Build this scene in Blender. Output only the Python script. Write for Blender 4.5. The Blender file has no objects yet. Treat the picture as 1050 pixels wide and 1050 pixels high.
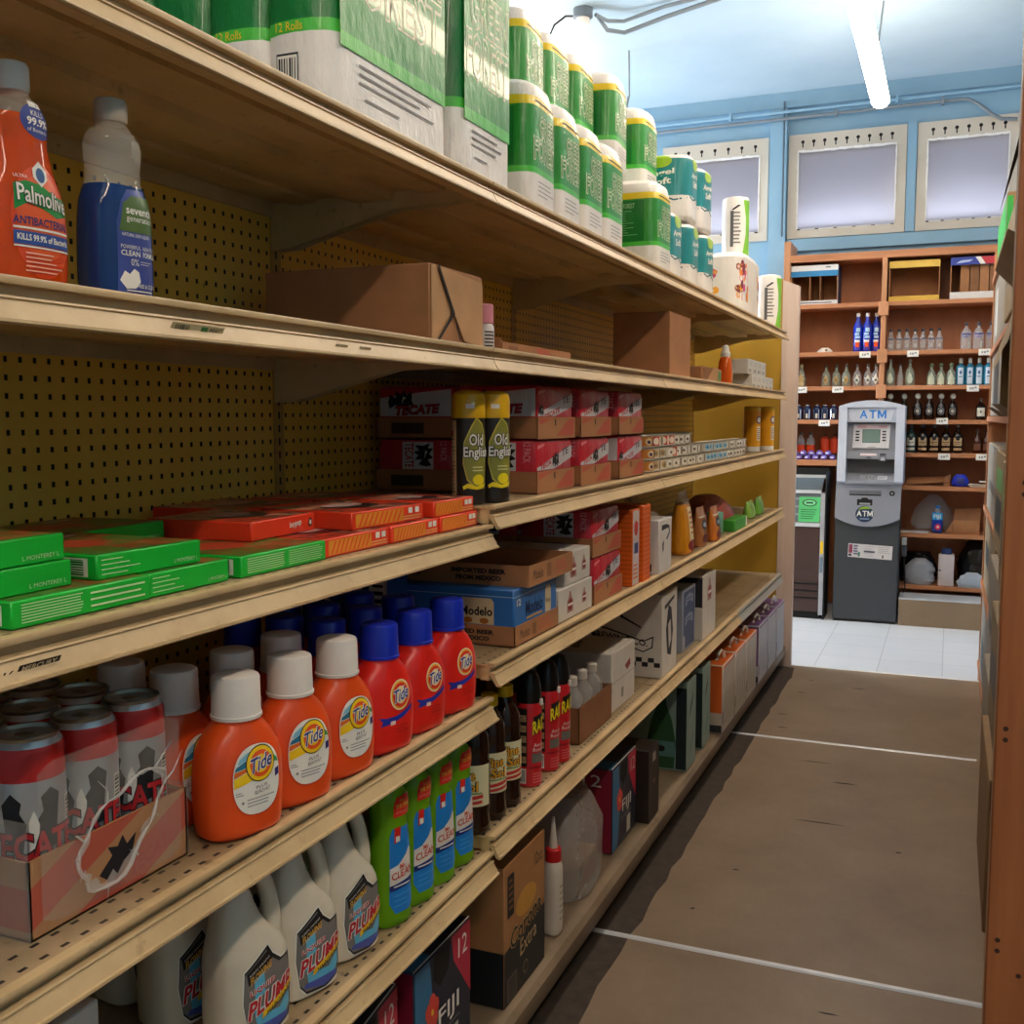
import bpy, bmesh, math, random
from math import sin, cos, pi, radians, sqrt
from mathutils import Vector
from mathutils.geometry import tessellate_polygon
random.seed(11)
SC = bpy.context.scene
COL = SC.collection
H = 1.28                      # camera height above the floor

# ------------------------------------------------------------------ materials
def lin(h):
    h = h.lstrip('#')
    r = []
    for i in (0, 2, 4):
        c = int(h[i:i+2], 16)/255
        r.append(c/12.92 if c <= .04045 else ((c+.055)/1.055)**2.4)
    return (r[0], r[1], r[2], 1)
def scale(c, k): return (min(c[0]*k, 1), min(c[1]*k, 1), min(c[2]*k, 1), 1)
def newmat(name):
    m = bpy.data.materials.new(name); m.use_nodes = True
    nt = m.node_tree; nt.nodes.clear()
    return m, nt.nodes, nt.links
def noise_fac(N, L, sc, detail=3, rough=.6, coord='Object', mapping=None):
    tc = N.new('ShaderNodeTexCoord'); no = N.new('ShaderNodeTexNoise')
    no.inputs['Scale'].default_value = sc; no.inputs['Detail'].default_value = detail
    no.inputs['Roughness'].default_value = rough
    src = tc.outputs[coord]
    if mapping:
        mp = N.new('ShaderNodeMapping'); mp.inputs['Scale'].default_value = mapping
        L.new(src, mp.inputs['Vector']); src = mp.outputs[0]
    L.new(src, no.inputs['Vector'])
    return no.outputs['Fac']
def ramp(N, L, src, stops):
    r = N.new('ShaderNodeValToRGB'); e = r.color_ramp.elements
    e[0].position, e[0].color = stops[0]; e[1].position, e[1].color = stops[-1]
    for p, c in stops[1:-1]:
        x = e.new(p); x.color = c
    L.new(src, r.inputs[0]); return r.outputs[0]
def mixc(N, L, fac, a, b):
    m = N.new('ShaderNodeMix'); m.data_type = 'RGBA'
    if hasattr(fac, 'links'): L.new(fac, m.inputs[0])
    else: m.inputs[0].default_value = fac
    for k, x in ((6, a), (7, b)):
        if hasattr(x, 'links'): L.new(x, m.inputs[k])
        else: m.inputs[k].default_value = x
    return m.outputs[2]
def math_n(N, L, op, a, b=None, c=None):
    m = N.new('ShaderNodeMath'); m.operation = op
    for k, x in enumerate((a, b, c)):
        if x is None: continue
        if hasattr(x, 'links'): L.new(x, m.inputs[k])
        else: m.inputs[k].default_value = x
    return m.outputs[0]
def finish(m, N, L, col, rough=.5, metal=0, spec=.5, bump=None, bstr=.2, bdist=.002, trans=0, coat=0, ior=1.45):
    p = N.new('ShaderNodeBsdfPrincipled'); o = N.new('ShaderNodeOutputMaterial')
    if hasattr(col, 'links'): L.new(col, p.inputs['Base Color'])
    else: p.inputs['Base Color'].default_value = col
    p.inputs['Roughness'].default_value = rough; p.inputs['Metallic'].default_value = metal
    p.inputs['Specular IOR Level'].default_value = spec; p.inputs['IOR'].default_value = ior
    p.inputs['Transmission Weight'].default_value = trans; p.inputs['Coat Weight'].default_value = coat
    if bump is not None:
        b = N.new('ShaderNodeBump'); b.inputs['Strength'].default_value = bstr; b.inputs['Distance'].default_value = bdist
        L.new(bump, b.inputs['Height']); L.new(b.outputs[0], p.inputs['Normal'])
    L.new(p.outputs[0], o.inputs['Surface'])
    return p
MC = {}
def C(h, rough=.5, metal=0, spec=.5, var=.05, ns=14, bump=0, bs=80, trans=0, coat=0):
    """plain material of one colour with a little procedural variation"""
    key = (h, rough, metal, spec, var, ns, bump, bs, trans, coat)
    if key in MC: return MC[key]
    m, N, L = newmat('surface_' + h.strip('#'))
    c = lin(h); f = noise_fac(N, L, ns)
    col = ramp(N, L, f, [(.3, scale(c, 1-var*1.4)), (.7, scale(c, 1+var))])
    b = noise_fac(N, L, bs, 2) if bump else None
    finish(m, N, L, col, rough, metal, spec, b, bump, .002, trans, coat)
    MC[key] = m; return m
def film(name, h, opacity=.3, rough=.12, bump=0, bs=30):
    """thin clear plastic: partly see-through, with a gloss"""
    m, N, L = newmat(name)
    t = N.new('ShaderNodeBsdfTransparent'); t.inputs[0].default_value = (1, 1, 1, 1)
    p = N.new('ShaderNodeBsdfPrincipled'); p.inputs['Base Color'].default_value = lin(h)
    p.inputs['Roughness'].default_value = rough
    if bump:
        f = noise_fac(N, L, bs, 4, .55); b = N.new('ShaderNodeBump')
        b.inputs['Strength'].default_value = bump; b.inputs['Distance'].default_value = .01
        L.new(f, b.inputs['Height']); L.new(b.outputs[0], p.inputs['Normal'])
    x = N.new('ShaderNodeMixShader'); o = N.new('ShaderNodeOutputMaterial')
    x.inputs[0].default_value = opacity
    L.new(t.outputs[0], x.inputs[1]); L.new(p.outputs[0], x.inputs[2]); L.new(x.outputs[0], o.inputs['Surface'])
    return m
def liquid(name, h, tint=.5, rough=.08):
    """coloured clear plastic full of liquid: some light passes, tinted, the rest scatters back"""
    m, N, L = newmat(name); c = lin(h)
    t = N.new('ShaderNodeBsdfTransparent'); t.inputs[0].default_value = c
    p = N.new('ShaderNodeBsdfPrincipled'); p.inputs['Base Color'].default_value = c
    p.inputs['Roughness'].default_value = rough
    x = N.new('ShaderNodeMixShader'); o = N.new('ShaderNodeOutputMaterial'); x.inputs[0].default_value = 1-tint
    L.new(t.outputs[0], x.inputs[1]); L.new(p.outputs[0], x.inputs[2]); L.new(x.outputs[0], o.inputs['Surface'])
    return m
def glow(name, h, s):
    m, N, L = newmat(name); e = N.new('ShaderNodeEmission'); o = N.new('ShaderNodeOutputMaterial')
    e.inputs[0].default_value = lin(h); e.inputs[1].default_value = s
    L.new(e.outputs[0], o.inputs[0]); return m

# ------------------------------------------------------------------ mesh builder
class Flat:
    curved = False
    def __init__(s, o, U, V):
        s.o = Vector(o); s.U = Vector(U).normalized(); s.V = Vector(V).normalized(); s.N = s.U.cross(s.V)
    def __call__(s, u, v, e): return s.o + s.U*u + s.V*v + s.N*e
def front(x, y=0, z=0): return Flat((x, y, z), (0, 1, 0), (0, 0, 1))      # a face looking to +X
def side(y, x=0, z=0): return Flat((x, y, z), (1, 0, 0), (0, 0, 1))        # a face looking to -Y
def topf(z, x=0, y=0): return Flat((x, y, z), (0, 1, 0), (-1, 0, 0))       # looks up, read from +X
class Cyl:
    curved = True; dv = None
    def __init__(s, r, a0=0, cx=0, cy=0, step=None): s.r = r; s.a0 = radians(a0); s.cx = cx; s.cy = cy; s.du = step or r*.22
    def __call__(s, u, v, e):
        t = s.a0 + u/s.r; r = s.r + e
        return Vector((s.cx + r*cos(t), s.cy + r*sin(t), v))
class Loft:
    """front of a lofted bottle: keys = (z, halfwidth along Y, halfdepth along X, superellipse power)"""
    curved = True
    def __init__(s, keys, du=.008, dv=.012, swap=False): s.k = keys; s.du = du; s.dv = dv; s.swap = swap
    def __call__(s, u, v, e):
        a, b, n = ikey(s.k, v)
        if s.swap: a, b = b, a
        q = min(abs(u)/a, .985); d = b*(1-q**n)**(1/n) + e
        uu = max(-a*.985, min(a*.985, u))
        return Vector((uu, -d, v)) if s.swap else Vector((d, uu, v))
def ikey(k, z):
    if z <= k[0][0]: return k[0][1:4]
    if z >= k[-1][0]: return k[-1][1:4]
    for i in range(len(k)-1):
        if k[i][0] <= z <= k[i+1][0]:
            t = (z-k[i][0])/max(k[i+1][0]-k[i][0], 1e-9)
            p0 = k[max(i-1, 0)]; p1 = k[i]; p2 = k[i+1]; p3 = k[min(i+2, len(k)-1)]
            out = []
            for j in (1, 2, 3):
                m1 = (p2[j]-p0[j])/max(p2[0]-p0[0], 1e-9)*(p2[0]-p1[0])
                m2 = (p3[j]-p1[j])/max(p3[0]-p1[0], 1e-9)*(p2[0]-p1[0])
                lo, hi = min(p1[j], p2[j]), max(p1[j], p2[j])
                q = (2*t**3-3*t*t+1)*p1[j]+(t**3-2*t*t+t)*m1+(-2*t**3+3*t*t)*p2[j]+(t**3-t*t)*m2
                out.append(max(lo, min(hi, q)))
            return out
def sring(z, a, b, n, cx=0, cy=0, seg=28):
    r = []
    for i in range(seg):
        t = 2*pi*i/seg; c, s_ = cos(t), sin(t)
        r.append((cx + b*math.copysign(abs(c)**(2/n), c), cy + a*math.copysign(abs(s_)**(2/n), s_), z))
    return r
TXT = {}
def text_geo(s, bold):
    if (s, bold) in TXT: return TXT[(s, bold)]
    cu = bpy.data.curves.new('lettering', 'FONT'); cu.body = s; cu.resolution_u = 2; cu.fill_mode = 'FRONT'; cu.offset = bold
    ob = bpy.data.objects.new('lettering', cu)
    me = bpy.data.meshes.new_from_object(ob)
    vs = [(v.co.x, v.co.y) for v in me.vertices]; fs = [tuple(p.vertices) for p in me.polygons]
    bpy.data.objects.remove(ob); bpy.data.meshes.remove(me); bpy.data.curves.remove(cu)
    x0 = min(v[0] for v in vs); x1 = max(v[0] for v in vs); y0 = min(v[1] for v in vs); y1 = max(v[1] for v in vs)
    vs = [((x-x0)/(x1-x0), (y-y0)/(y1-y0)) for x, y in vs]
    TXT[(s, bold)] = (vs, fs); return TXT[(s, bold)]
LAY = .00035
class MB:
    def __init__(s): s.v = []; s.f = []; s.mi = []; s.mats = []
    def k(s, m):
        if m not in s.mats: s.mats.append(m)
        return s.mats.index(m)
    def add(s, vs, fs, m):
        o = len(s.v); s.v += [tuple(p) for p in vs]
        i = s.k(m)
        for f in fs: s.f.append(tuple(o+q for q in f)); s.mi.append(i)
    def box(self, x0, x1, y0, y1, z0, z1, m, **kw):
        vs = [(x0,y0,z0),(x1,y0,z0),(x1,y1,z0),(x0,y1,z0),(x0,y0,z1),(x1,y0,z1),(x1,y1,z1),(x0,y1,z1)]
        F = {'b':(0,3,2,1),'t':(4,5,6,7),'s':(0,1,5,4),'f':(1,2,6,5),'n':(2,3,7,6),'k':(3,0,4,7)}
        o = len(self.v); self.v += vs
        for key, f in F.items():
            mm = kw.get(key, m)
            if mm is None: continue
            self.f.append(tuple(o+q for q in f)); self.mi.append(self.k(mm))
    def rings(s, R, m, cap0=True, cap1=True, m0=None, m1=None):
        n = len(R[0]); o = len(s.v)
        for r in R: s.v += [tuple(p) for p in r]
        for j in range(len(R)-1):
            i_ = s.k(m[j] if isinstance(m, list) else m)
            for i in range(n):
                a = o+j*n+i; b = o+j*n+(i+1) % n
                s.f.append((a, b, b+n, a+n)); s.mi.append(i_)
        if cap0: s.f.append(tuple(o+i for i in range(n-1, -1, -1))); s.mi.append(s.k(m0 or (m[0] if isinstance(m, list) else m)))
        if cap1: s.f.append(tuple(o+(len(R)-1)*n+i for i in range(n))); s.mi.append(s.k(m1 or (m[-1] if isinstance(m, list) else m)))
    def rbox(s, x0, x1, y0, y1, z0, z1, m, r=.004, seg=2):
        def ring(z, d):
            out = []
            for cx, cy, a0 in ((x1-r, y1-r, 0), (x0+r, y1-r, 90), (x0+r, y0+r, 180), (x1-r, y0+r, 270)):
                for i in range(seg+1):
                    t = radians(a0 + 90*i/seg); q = r-d
                    out.append((cx+q*cos(t), cy+q*sin(t), z))
            return out
        B = [ring(z0+r*(1-cos(radians(90*i/seg))), r*(1-sin(radians(90*i/seg)))) for i in range(seg+1)]
        T = [ring(z1-r*(1-cos(radians(90*i/seg))), r*(1-sin(radians(90*i/seg)))) for i in range(seg, -1, -1)]
        s.rings(B+T, m)
    def lathe(s, prof, m, seg=24, cx=0, cy=0, rib=0, cap0=True, cap1=True):
        R = []
        for r, z in prof:
            R.append([(cx+r*(1-(rib if i % 2 else 0))*cos(2*pi*i/seg), cy+r*(1-(rib if i % 2 else 0))*sin(2*pi*i/seg), z) for i in range(seg)])
        s.rings(R, m, cap0, cap1)
    def loft(s, keys, m, seg=28, n=None, zs=None, cx=0, cy=0, bands=None):
        """keys as Loft; bands = [(z_top, material)...] colours by height"""
        z0, z1 = keys[0][0], keys[-1][0]
        n = n or 18
        Z = sorted(set([round(z0+(z1-z0)*i/n, 5) for i in range(n+1)] + [round(k[0], 5) for k in keys] + ([round(b[0], 5) for b in bands[:-1]] if bands else [])))
        R = []; mm = []
        for z in Z:
            a, b, p = ikey(keys, z); R.append(sring(z, a, b, p, cx, cy, seg))
        for i in range(len(Z)-1):
            mid = (Z[i]+Z[i+1])/2
            if bands: mm.append(next(b[1] for b in bands if mid <= b[0] or b is bands[-1]))
            else: mm.append(m)
        s.rings(R, mm)
    def tube(s, pts, r, m, seg=8, ends=True):
        P = [Vector(p) for p in pts]; R = []
        up = Vector((.137, .291, .947))
        for i, p in enumerate(P):
            t = (P[min(i+1, len(P)-1)]-P[max(i-1, 0)]).normalized()
            a = t.cross(up).normalized(); b = t.cross(a).normalized()
            rr = r[i] if isinstance(r, (list, tuple)) else r
            R.append([p+(a*cos(2*pi*k/seg)+b*sin(2*pi*k/seg))*rr for k in range(seg)])
        s.rings(R, m, ends, ends)
    def prism_y(s, prof, y0, y1, m):
        """profile of (x, z) points drawn out along Y"""
        n = len(prof); o = len(s.v)
        s.v += [(x, y0, z) for x, z in prof] + [(x, y1, z) for x, z in prof]
        i_ = s.k(m)
        for i in range(n):
            j = (i+1) % n; s.f.append((o+i, o+j, o+n+j, o+n+i)); s.mi.append(i_)
        for base, rev in ((o, True), (o+n, False)):
            tri = tessellate_polygon([[Vector((p[0], p[1], 0)) for p in prof]])
            for t in tri: s.f.append(tuple(base+q for q in (t[::-1] if rev else t))); s.mi.append(i_)
    def decal(s, vs, fs, m, mp, lay=1):
        if mp.curved:
            bm = bmesh.new(); bv = [bm.verts.new((x, y, 0)) for x, y in vs]
            for f in fs:
                try: bm.faces.new([bv[q] for q in f])
                except ValueError: pass
            xs = [x for x, y in vs]; ys = [y for x, y in vs]
            for ax, st, lo, hi in ((0, mp.du, min(xs), max(xs)), (1, mp.dv, min(ys), max(ys))):
                if not st: continue
                n = int((hi-lo)/st)
                for i in range(1, n+1):
                    c = lo+(hi-lo)*i/(n+1)
                    bmesh.ops.bisect_plane(bm, geom=bm.verts[:]+bm.edges[:]+bm.faces[:], dist=1e-7,
                        plane_co=(c, 0, 0) if ax == 0 else (0, c, 0), plane_no=(1, 0, 0) if ax == 0 else (0, 1, 0))
            bm.verts.index_update()
            vs = [(v.co.x, v.co.y) for v in bm.verts]; fs = [[v.index for v in f.verts] for f in bm.faces]; bm.free()
        s.add([mp(x, y, lay*LAY) for x, y in vs], fs, m)
    def rect(s, u0, u1, v0, v1, m, mp, lay=1): s.decal([(u0,v0),(u1,v0),(u1,v1),(u0,v1)], [(0,1,2,3)], m, mp, lay)
    def poly(s, pts, m, mp, lay=1):
        tri = tessellate_polygon([[Vector((x, y, 0)) for x, y in pts]])
        fs = []
        for t in tri:
            a, b, c = (pts[q] for q in t)
            ar = (b[0]-a[0])*(c[1]-a[1])-(b[1]-a[1])*(c[0]-a[0])
            fs.append(t if ar > 0 else t[::-1])
        s.decal(pts, fs, m, mp, lay)
    def ell(s, cu, cv, ru, rv, m, mp, lay=1, n=24): s.poly([(cu+ru*cos(2*pi*i/n), cv+rv*sin(2*pi*i/n)) for i in range(n)], m, mp, lay)
    def text(s, t, u0, u1, v0, v1, m, mp, lay=2, bold=0, shear=0, rot=0, slope=0):
        vs, fs = text_geo(t, bold); w, h = u1-u0, v1-v0
        out = []
        cu, cv = (u0+u1)/2, (v0+v1)/2; cr, sr = cos(radians(rot)), sin(radians(rot))
        for x, y in vs:
            a = (x-.5)*w + shear*(y-.5)*h; b = (y-.5)*h + slope*(x-.5)*w
            out.append((cu+a*cr-b*sr, cv+a*sr+b*cr))
        s.decal(out, fs, m, mp, lay)
    def outlined(s, t, u0, u1, v0, v1, m, edge, mp, lay=2, bold=.02, grow=.045, **kw):
        dw = (u1-u0)*.012; dh = (v1-v0)*.05
        s.text(t, u0-dw, u1+dw, v0-dh, v1+dh, edge, mp, lay, bold=bold+grow, **kw)
        s.text(t, u0, u1, v0, v1, m, mp, lay+1, bold=bold, **kw)
    def letter_m(s, u0, u1, v0, v1, m, mp, lay=2):
        w, h = u1-u0, v1-v0; P = [(0, 0), (.2, 0), (.2, .62), (.43, .12), (.57, .12), (.8, .62), (.8, 0), (1, 0), (1, 1), (.78, 1), (.5, .42), (.22, 1), (0, 1)]
        s.poly([(u0+x*w, v0+y*h) for x, y in P], m, mp, lay)
    def lines(s, u0, u1, v0, v1, n, m, mp, lay=2, fill=.4, rag=.3):
        """rows of print too small to read"""
        h = (v1-v0)/n
        for i in range(n):
            v = v1-h*(i+.5); ue = u1-(u1-u0)*rag*random.random()
            s.rect(u0, ue, v-h*fill/2, v+h*fill/2, m, mp, lay)
    def barcode(s, u0, u1, v0, v1, mp, ink, paper, lay=2, vert=True, n=7):
        s.rect(u0, u1, v0, v1, paper, mp, lay)
        w = (u1-u0)/(2*n+1) if vert else (v1-v0)/(2*n+1)
        for i in range(n):
            a = w*(2*i+1)
            ww = w*random.choice((.7, 1, 1.4))
            if vert: s.rect(u0+a, u0+a+ww, v0+(v1-v0)*.1, v1-(v1-v0)*.1, ink, mp, lay+1)
            else: s.rect(u0+(u1-u0)*.1, u1-(u1-u0)*.1, v0+a, v0+a+ww, ink, mp, lay+1)
    def build(s, name, parent=None, label=None, loc=None, ang=38):
        me = bpy.data.meshes.new(name); me.from_pydata(s.v, [], s.f)
        for m in s.mats: me.materials.append(m)
        me.polygons.foreach_set('material_index', s.mi)
        me.polygons.foreach_set('use_smooth', [True]*len(s.f))
        me.validate(); me.update()
        bm = bmesh.new(); bm.from_mesh(me); bmesh.ops.recalc_face_normals(bm, faces=bm.faces); bm.to_mesh(me); bm.free()
        me.set_sharp_from_angle(angle=radians(ang))
        o = bpy.data.objects.new(name, me); COL.objects.link(o)
        if parent is not None: o.parent = parent
        if loc: o.location = loc
        if label: o['label'] = label
        return o
def tag(o, label, cat, group=None, kind=None):
    o['label'] = label; o['category'] = cat
    if group: o['group'] = group
    if kind: o['kind'] = kind
    return o
def thing(name, label, cat, loc=(0, 0, 0), rz=0, group=None):
    o = bpy.data.objects.new(name, None); COL.objects.link(o); o.empty_display_size = .05
    o.location = loc; o.rotation_euler = (0, 0, radians(rz)); return tag(o, label, cat, group)
def dup(root, loc, rz=None, label=None, group=None):
    def cp(o, par):
        c = o.copy(); COL.objects.link(c)
        if par is not None: c.parent = par
        for ch in o.children: cp(ch, c)
        return c
    r = cp(root, None); r.location = loc
    if rz is not None: r.rotation_euler = (0, 0, radians(rz))
    if label: r['label'] = label
    if group: r['group'] = group
    return r
def one(mb, name, label, cat, loc=(0, 0, 0), rz=0, group=None):
    o = mb.build(name); o.location = loc; o.rotation_euler = (0, 0, radians(rz)); return tag(o, label, cat, group)
def struct(mb, name): o = mb.build(name); o['kind'] = 'structure'; return o
ORD = ['first', 'second', 'third', 'fourth', 'fifth', 'sixth', 'seventh', 'eighth', 'ninth', 'tenth', 'eleventh', 'twelfth']
def series(make, spots, label, group):
    """spots = (loc, rz); the first call builds the thing, the rest are copies; {o} in the label is the ordinal"""
    root = None; out = []
    for i, (loc, rz) in enumerate(spots):
        lb = label[i] if isinstance(label, list) else label.format(o=ORD[i])
        if root is None:
            root = make(); root.location = loc; root.rotation_euler = (0, 0, radians(rz)); root['label'] = lb
            if group: root['group'] = group
            out.append(root)
        else: out.append(dup(root, loc, rz, lb, group))
    return out
DOOR_W, WIN_W, EXPO = 440, 4.5, -0.12
# ------------------------------------------------------------------ special surfaces
def mat_floor():
    m, N, L = newmat('hardboard_floor')
    f = noise_fac(N, L, 3, 5, .65); g = noise_fac(N, L, 55, 4, .7, mapping=(1, .35, 1))
    c = ramp(N, L, f, [(.25, lin('#7a6450')), (.55, lin('#8f7862')), (.8, lin('#9b846d'))])
    c2 = mixc(N, L, math_n(N, L, 'MULTIPLY', g, .4), c, lin('#6f5a46'))
    finish(m, N, L, c2, .42, bump=g, bstr=.15, spec=.4); return m
def mat_tile():
    m, N, L = newmat('white_floor_tile')
    tc = N.new('ShaderNodeTexCoord'); br = N.new('ShaderNodeTexBrick')
    br.inputs['Scale'].default_value = 1; br.inputs['Brick Width'].default_value = .305; br.inputs['Row Height'].default_value = .305
    br.inputs['Mortar Size'].default_value = .0022; br.offset = 0
    br.inputs['Color1'].default_value = lin('#e6e6e9'); br.inputs['Color2'].default_value = lin('#dfe0e4'); br.inputs['Mortar'].default_value = lin('#b8b8bc')
    L.new(tc.outputs['Object'], br.inputs['Vector'])
    f = noise_fac(N, L, 5, 4); c = mixc(N, L, math_n(N, L, 'MULTIPLY', f, .25), br.outputs[0], lin('#b9b4ae'))
    finish(m, N, L, c, .3); return m
def mat_paint(name, h, h2, dirt=.25):
    m, N, L = newmat(name)
    f = noise_fac(N, L, 2.2, 4, .6); g = noise_fac(N, L, 90, 2)
    c = ramp(N, L, f, [(.3, lin(h2)), (.65, lin(h))])
    finish(m, N, L, c, .55, bump=g, bstr=dirt*.3); return m
def mat_wood(name, a, b, axis=(14, 14, 1.2), rough=.5):
    m, N, L = newmat(name)
    f = noise_fac(N, L, 2.5, 6, .65, mapping=axis); g = noise_fac(N, L, 1.3, 2)
    c = ramp(N, L, f, [(.3, lin(b)), (.62, lin(a))]); c = mixc(N, L, math_n(N, L, 'MULTIPLY', g, .35), c, lin(b))
    finish(m, N, L, c, rough, bump=f, bstr=.08); return m
def sep(N, L):
    tc = N.new('ShaderNodeTexCoord'); s = N.new('ShaderNodeSeparateXYZ'); L.new(tc.outputs['Object'], s.inputs[0]); return s.outputs
def band(N, L, x, period, lo, hi, off=0):
    a = math_n(N, L, 'MULTIPLY_ADD', x, 1/period, off); a = math_n(N, L, 'FRACT', a)
    return math_n(N, L, 'MULTIPLY', math_n(N, L, 'GREATER_THAN', a, lo), math_n(N, L, 'LESS_THAN', a, hi))
def near(N, L, x, c, w): return math_n(N, L, 'LESS_THAN', math_n(N, L, 'ABSOLUTE', math_n(N, L, 'SUBTRACT', x, c)), w)
def mat_peg():
    m, N, L = newmat('pegboard'); x, y, z = sep(N, L)
    hole = math_n(N, L, 'MULTIPLY', band(N, L, y, .0254, .38, .62, .5), band(N, L, z, .0254, .34, .66))
    f = noise_fac(N, L, 4, 4); c = ramp(N, L, f, [(.3, lin('#f0c24e')), (.7, lin('#fcd260'))])
    g = noise_fac(N, L, 9, 5, .7); spot = math_n(N, L, 'GREATER_THAN', g, .69)
    c = mixc(N, L, math_n(N, L, 'MULTIPLY', spot, .5), c, lin('#5a4a22'))
    c = mixc(N, L, hole, c, lin('#0b0906'))
    finish(m, N, L, c, .5); return m
def mat_cream(name='cream_metal', h='#d8bc8a', h2='#c4a874', dots=False, slots=False, dirt=.5):
    m, N, L = newmat(name); x, y, z = sep(N, L)
    f = noise_fac(N, L, 6, 5, .65); c = ramp(N, L, f, [(.3, lin(h2)), (.6, lin(h))])
    g = noise_fac(N, L, 28, 5, .72); spot = ramp(N, L, g, [(.60, (0, 0, 0, 1)), (.70, (1, 1, 1, 1))])
    c = mixc(N, L, math_n(N, L, 'MULTIPLY', spot, dirt), c, lin('#6a573a'))
    if dots:
        r = None
        for k, (cx, off) in enumerate(((-.026, 0), (-.052, .5))):
            q = math_n(N, L, 'MULTIPLY', near(N, L, x, cx, .0025), band(N, L, y, .0254, .25, .65, off))
            r = q if r is None else math_n(N, L, 'MAXIMUM', r, q)
        c = mixc(N, L, r, c, lin('#120d08'))
    if slots:
        q = math_n(N, L, 'MULTIPLY', near(N, L, y, 0, .0028), band(N, L, z, .0254, .2, .75))
        c = mixc(N, L, q, c, lin('#0d0a06'))
    finish(m, N, L, c, .42, spec=.5); return m
CREAM = mat_cream(); SHELFTOP = mat_cream('cream_shelf_top', '#a89070', '#876f4e', dots=True, dirt=.85)
RAILM = mat_cream('cream_price_rail', '#c0a57c', '#aa8f68', dirt=.35); UPR = mat_cream('cream_upright', '#d0a656', '#bf9448', slots=True)
GALV = C('#b9b5aa', .35, .5); PEG = mat_peg()
WOOD = mat_wood('varnished_plywood', '#c4845a', '#a66a44', (1.2, 14, 14)); WOODV = mat_wood('varnished_upright', '#c98e66', '#ac754e', (14, 14, 1.2))
WOODB = mat_wood('bookcase_back_plywood', '#b5744a', '#995c38', (3, 3, 1)); POSTW = mat_wood('orange_pine', '#a9673a', '#8a4c26', (9, 9, .8))
BLUE = mat_paint('light_blue_paint', '#86abc3', '#7ba1ba'); CEILB = mat_paint('ceiling_blue_paint', '#adc2d0', '#a4bbca')
BEIGE = mat_paint('beige_window_paint', '#c9c0b2', '#b9b0a1'); BLACK = C('#0c0b0b', .6); WHITE = C('#e9e6e0', .5)
STEEL = C('#a9adb2', .3, .85); GREYP = C('#7d878f', .4, .3)
HBF = mat_floor(); TILE = mat_tile()

# ------------------------------------------------------------------ room shell
XL, XR, YF, YB, ZC = -5.6, 2.2, -2.6, 7.40, H+2.14
b = MB(); b.box(XL, XR, YF, 5.49, -.06, 0, HBF)
for (x, y, w, d, r) in ((-.60, 4.95, .05, .012, 10), (-.585, 5.2, .03, .008, -12), (-.63, 4.55, .05, .01, 14), (-.60, 4.35, .05, .012, 5), (-.36, 5.12, .07, .012, 18), (-.42, 3.95, .12, .008, 12), (-.30, 3.75, .09, .014, 15), (-.34, 3.35, .16, .01, 14), (-.52, 2.9, .02, .01, 0), (-.1, 3.2, .02, .012, 0), (-.58, 2.62, .012, .012, 0), (-.2, 2.25, .05, .008, 8)):
    pts = [(x-w/2, y-d*.2), (x-w*.1, y-d/2), (x+w/2, y), (x+w*.1, y+d/2), (x-w*.3, y+d*.3)]
    b.poly(pts, C('#2c2018', .7), Flat((0, 0, 0), (1, 0, 0), (0, 1, 0)), 1)
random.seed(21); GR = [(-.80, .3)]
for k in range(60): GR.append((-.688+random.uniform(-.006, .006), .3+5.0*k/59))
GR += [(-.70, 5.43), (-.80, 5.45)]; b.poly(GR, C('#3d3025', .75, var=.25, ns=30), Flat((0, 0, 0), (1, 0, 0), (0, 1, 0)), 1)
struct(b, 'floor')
b = MB(); b.box(XL, XR, 5.49, YB, -.06, .001, TILE); struct(b, 'floor')
for i, (y, w) in enumerate(((2.41, .020), (4.197, .016), (5.49, .018))):
    b = MB(); b.prism_y([(0, 0)], 0, 0, STEEL) if False else None
    prof = [(-w/2, .0005), (-w*.3, .004), (w*.3, .004), (w/2, .0005)]
    R = [[(XL+.6 if False else -.785, y+p, z) for p, z in prof], [(.13 if i < 2 else .2, y+p, z) for p, z in prof]]
    b.rings(R, C('#dcdcde', .35, .35)); struct(b, 'trim_%d' % (i+1))
b = MB(); b.box(XL, XR, YF, YB, ZC, ZC+.08, CEILB); struct(b, 'ceiling')
b = MB(); b.box(XR, XR+.1, YF, YB, 0, ZC, BLUE); struct(b, 'wall_right')
b = MB(); b.box(XL, XR, YF-.1, YF, 0, ZC, BLUE); struct(b, 'wall_front')
# left wall with the glazed shop entrance at its far end
DY0, DY1, DZ = 5.75, 7.15, 2.35
b = MB(); b.box(XL-.1, XL, YF, DY0, 0, ZC, BLUE); b.box(XL-.1, XL, DY1, YB, 0, ZC, BLUE); b.box(XL-.1, XL, DY0, DY1, DZ, ZC, BLUE); struct(b, 'wall_left')
b = MB()
for y0, y1 in ((DY0, DY0+.06), ((DY0+DY1)/2-.03, (DY0+DY1)/2+.03), (DY1-.06, DY1)): b.box(XL-.07, XL-.01, y0, y1, .0, DZ, STEEL)
for z0, z1 in ((0, .12), (1.0, 1.06), (DZ-.06, DZ)): b.box(XL-.06, XL-.02, DY0+.06, DY1-.06, z0, z1, STEEL)
d = struct(b, 'door_1')
b = MB(); b.box(XL-.045, XL-.04, DY0+.06, DY1-.06, .12, DZ-.06, film('door_glass', '#ffffff', .08, .03)); b.build('glass', d)
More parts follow.
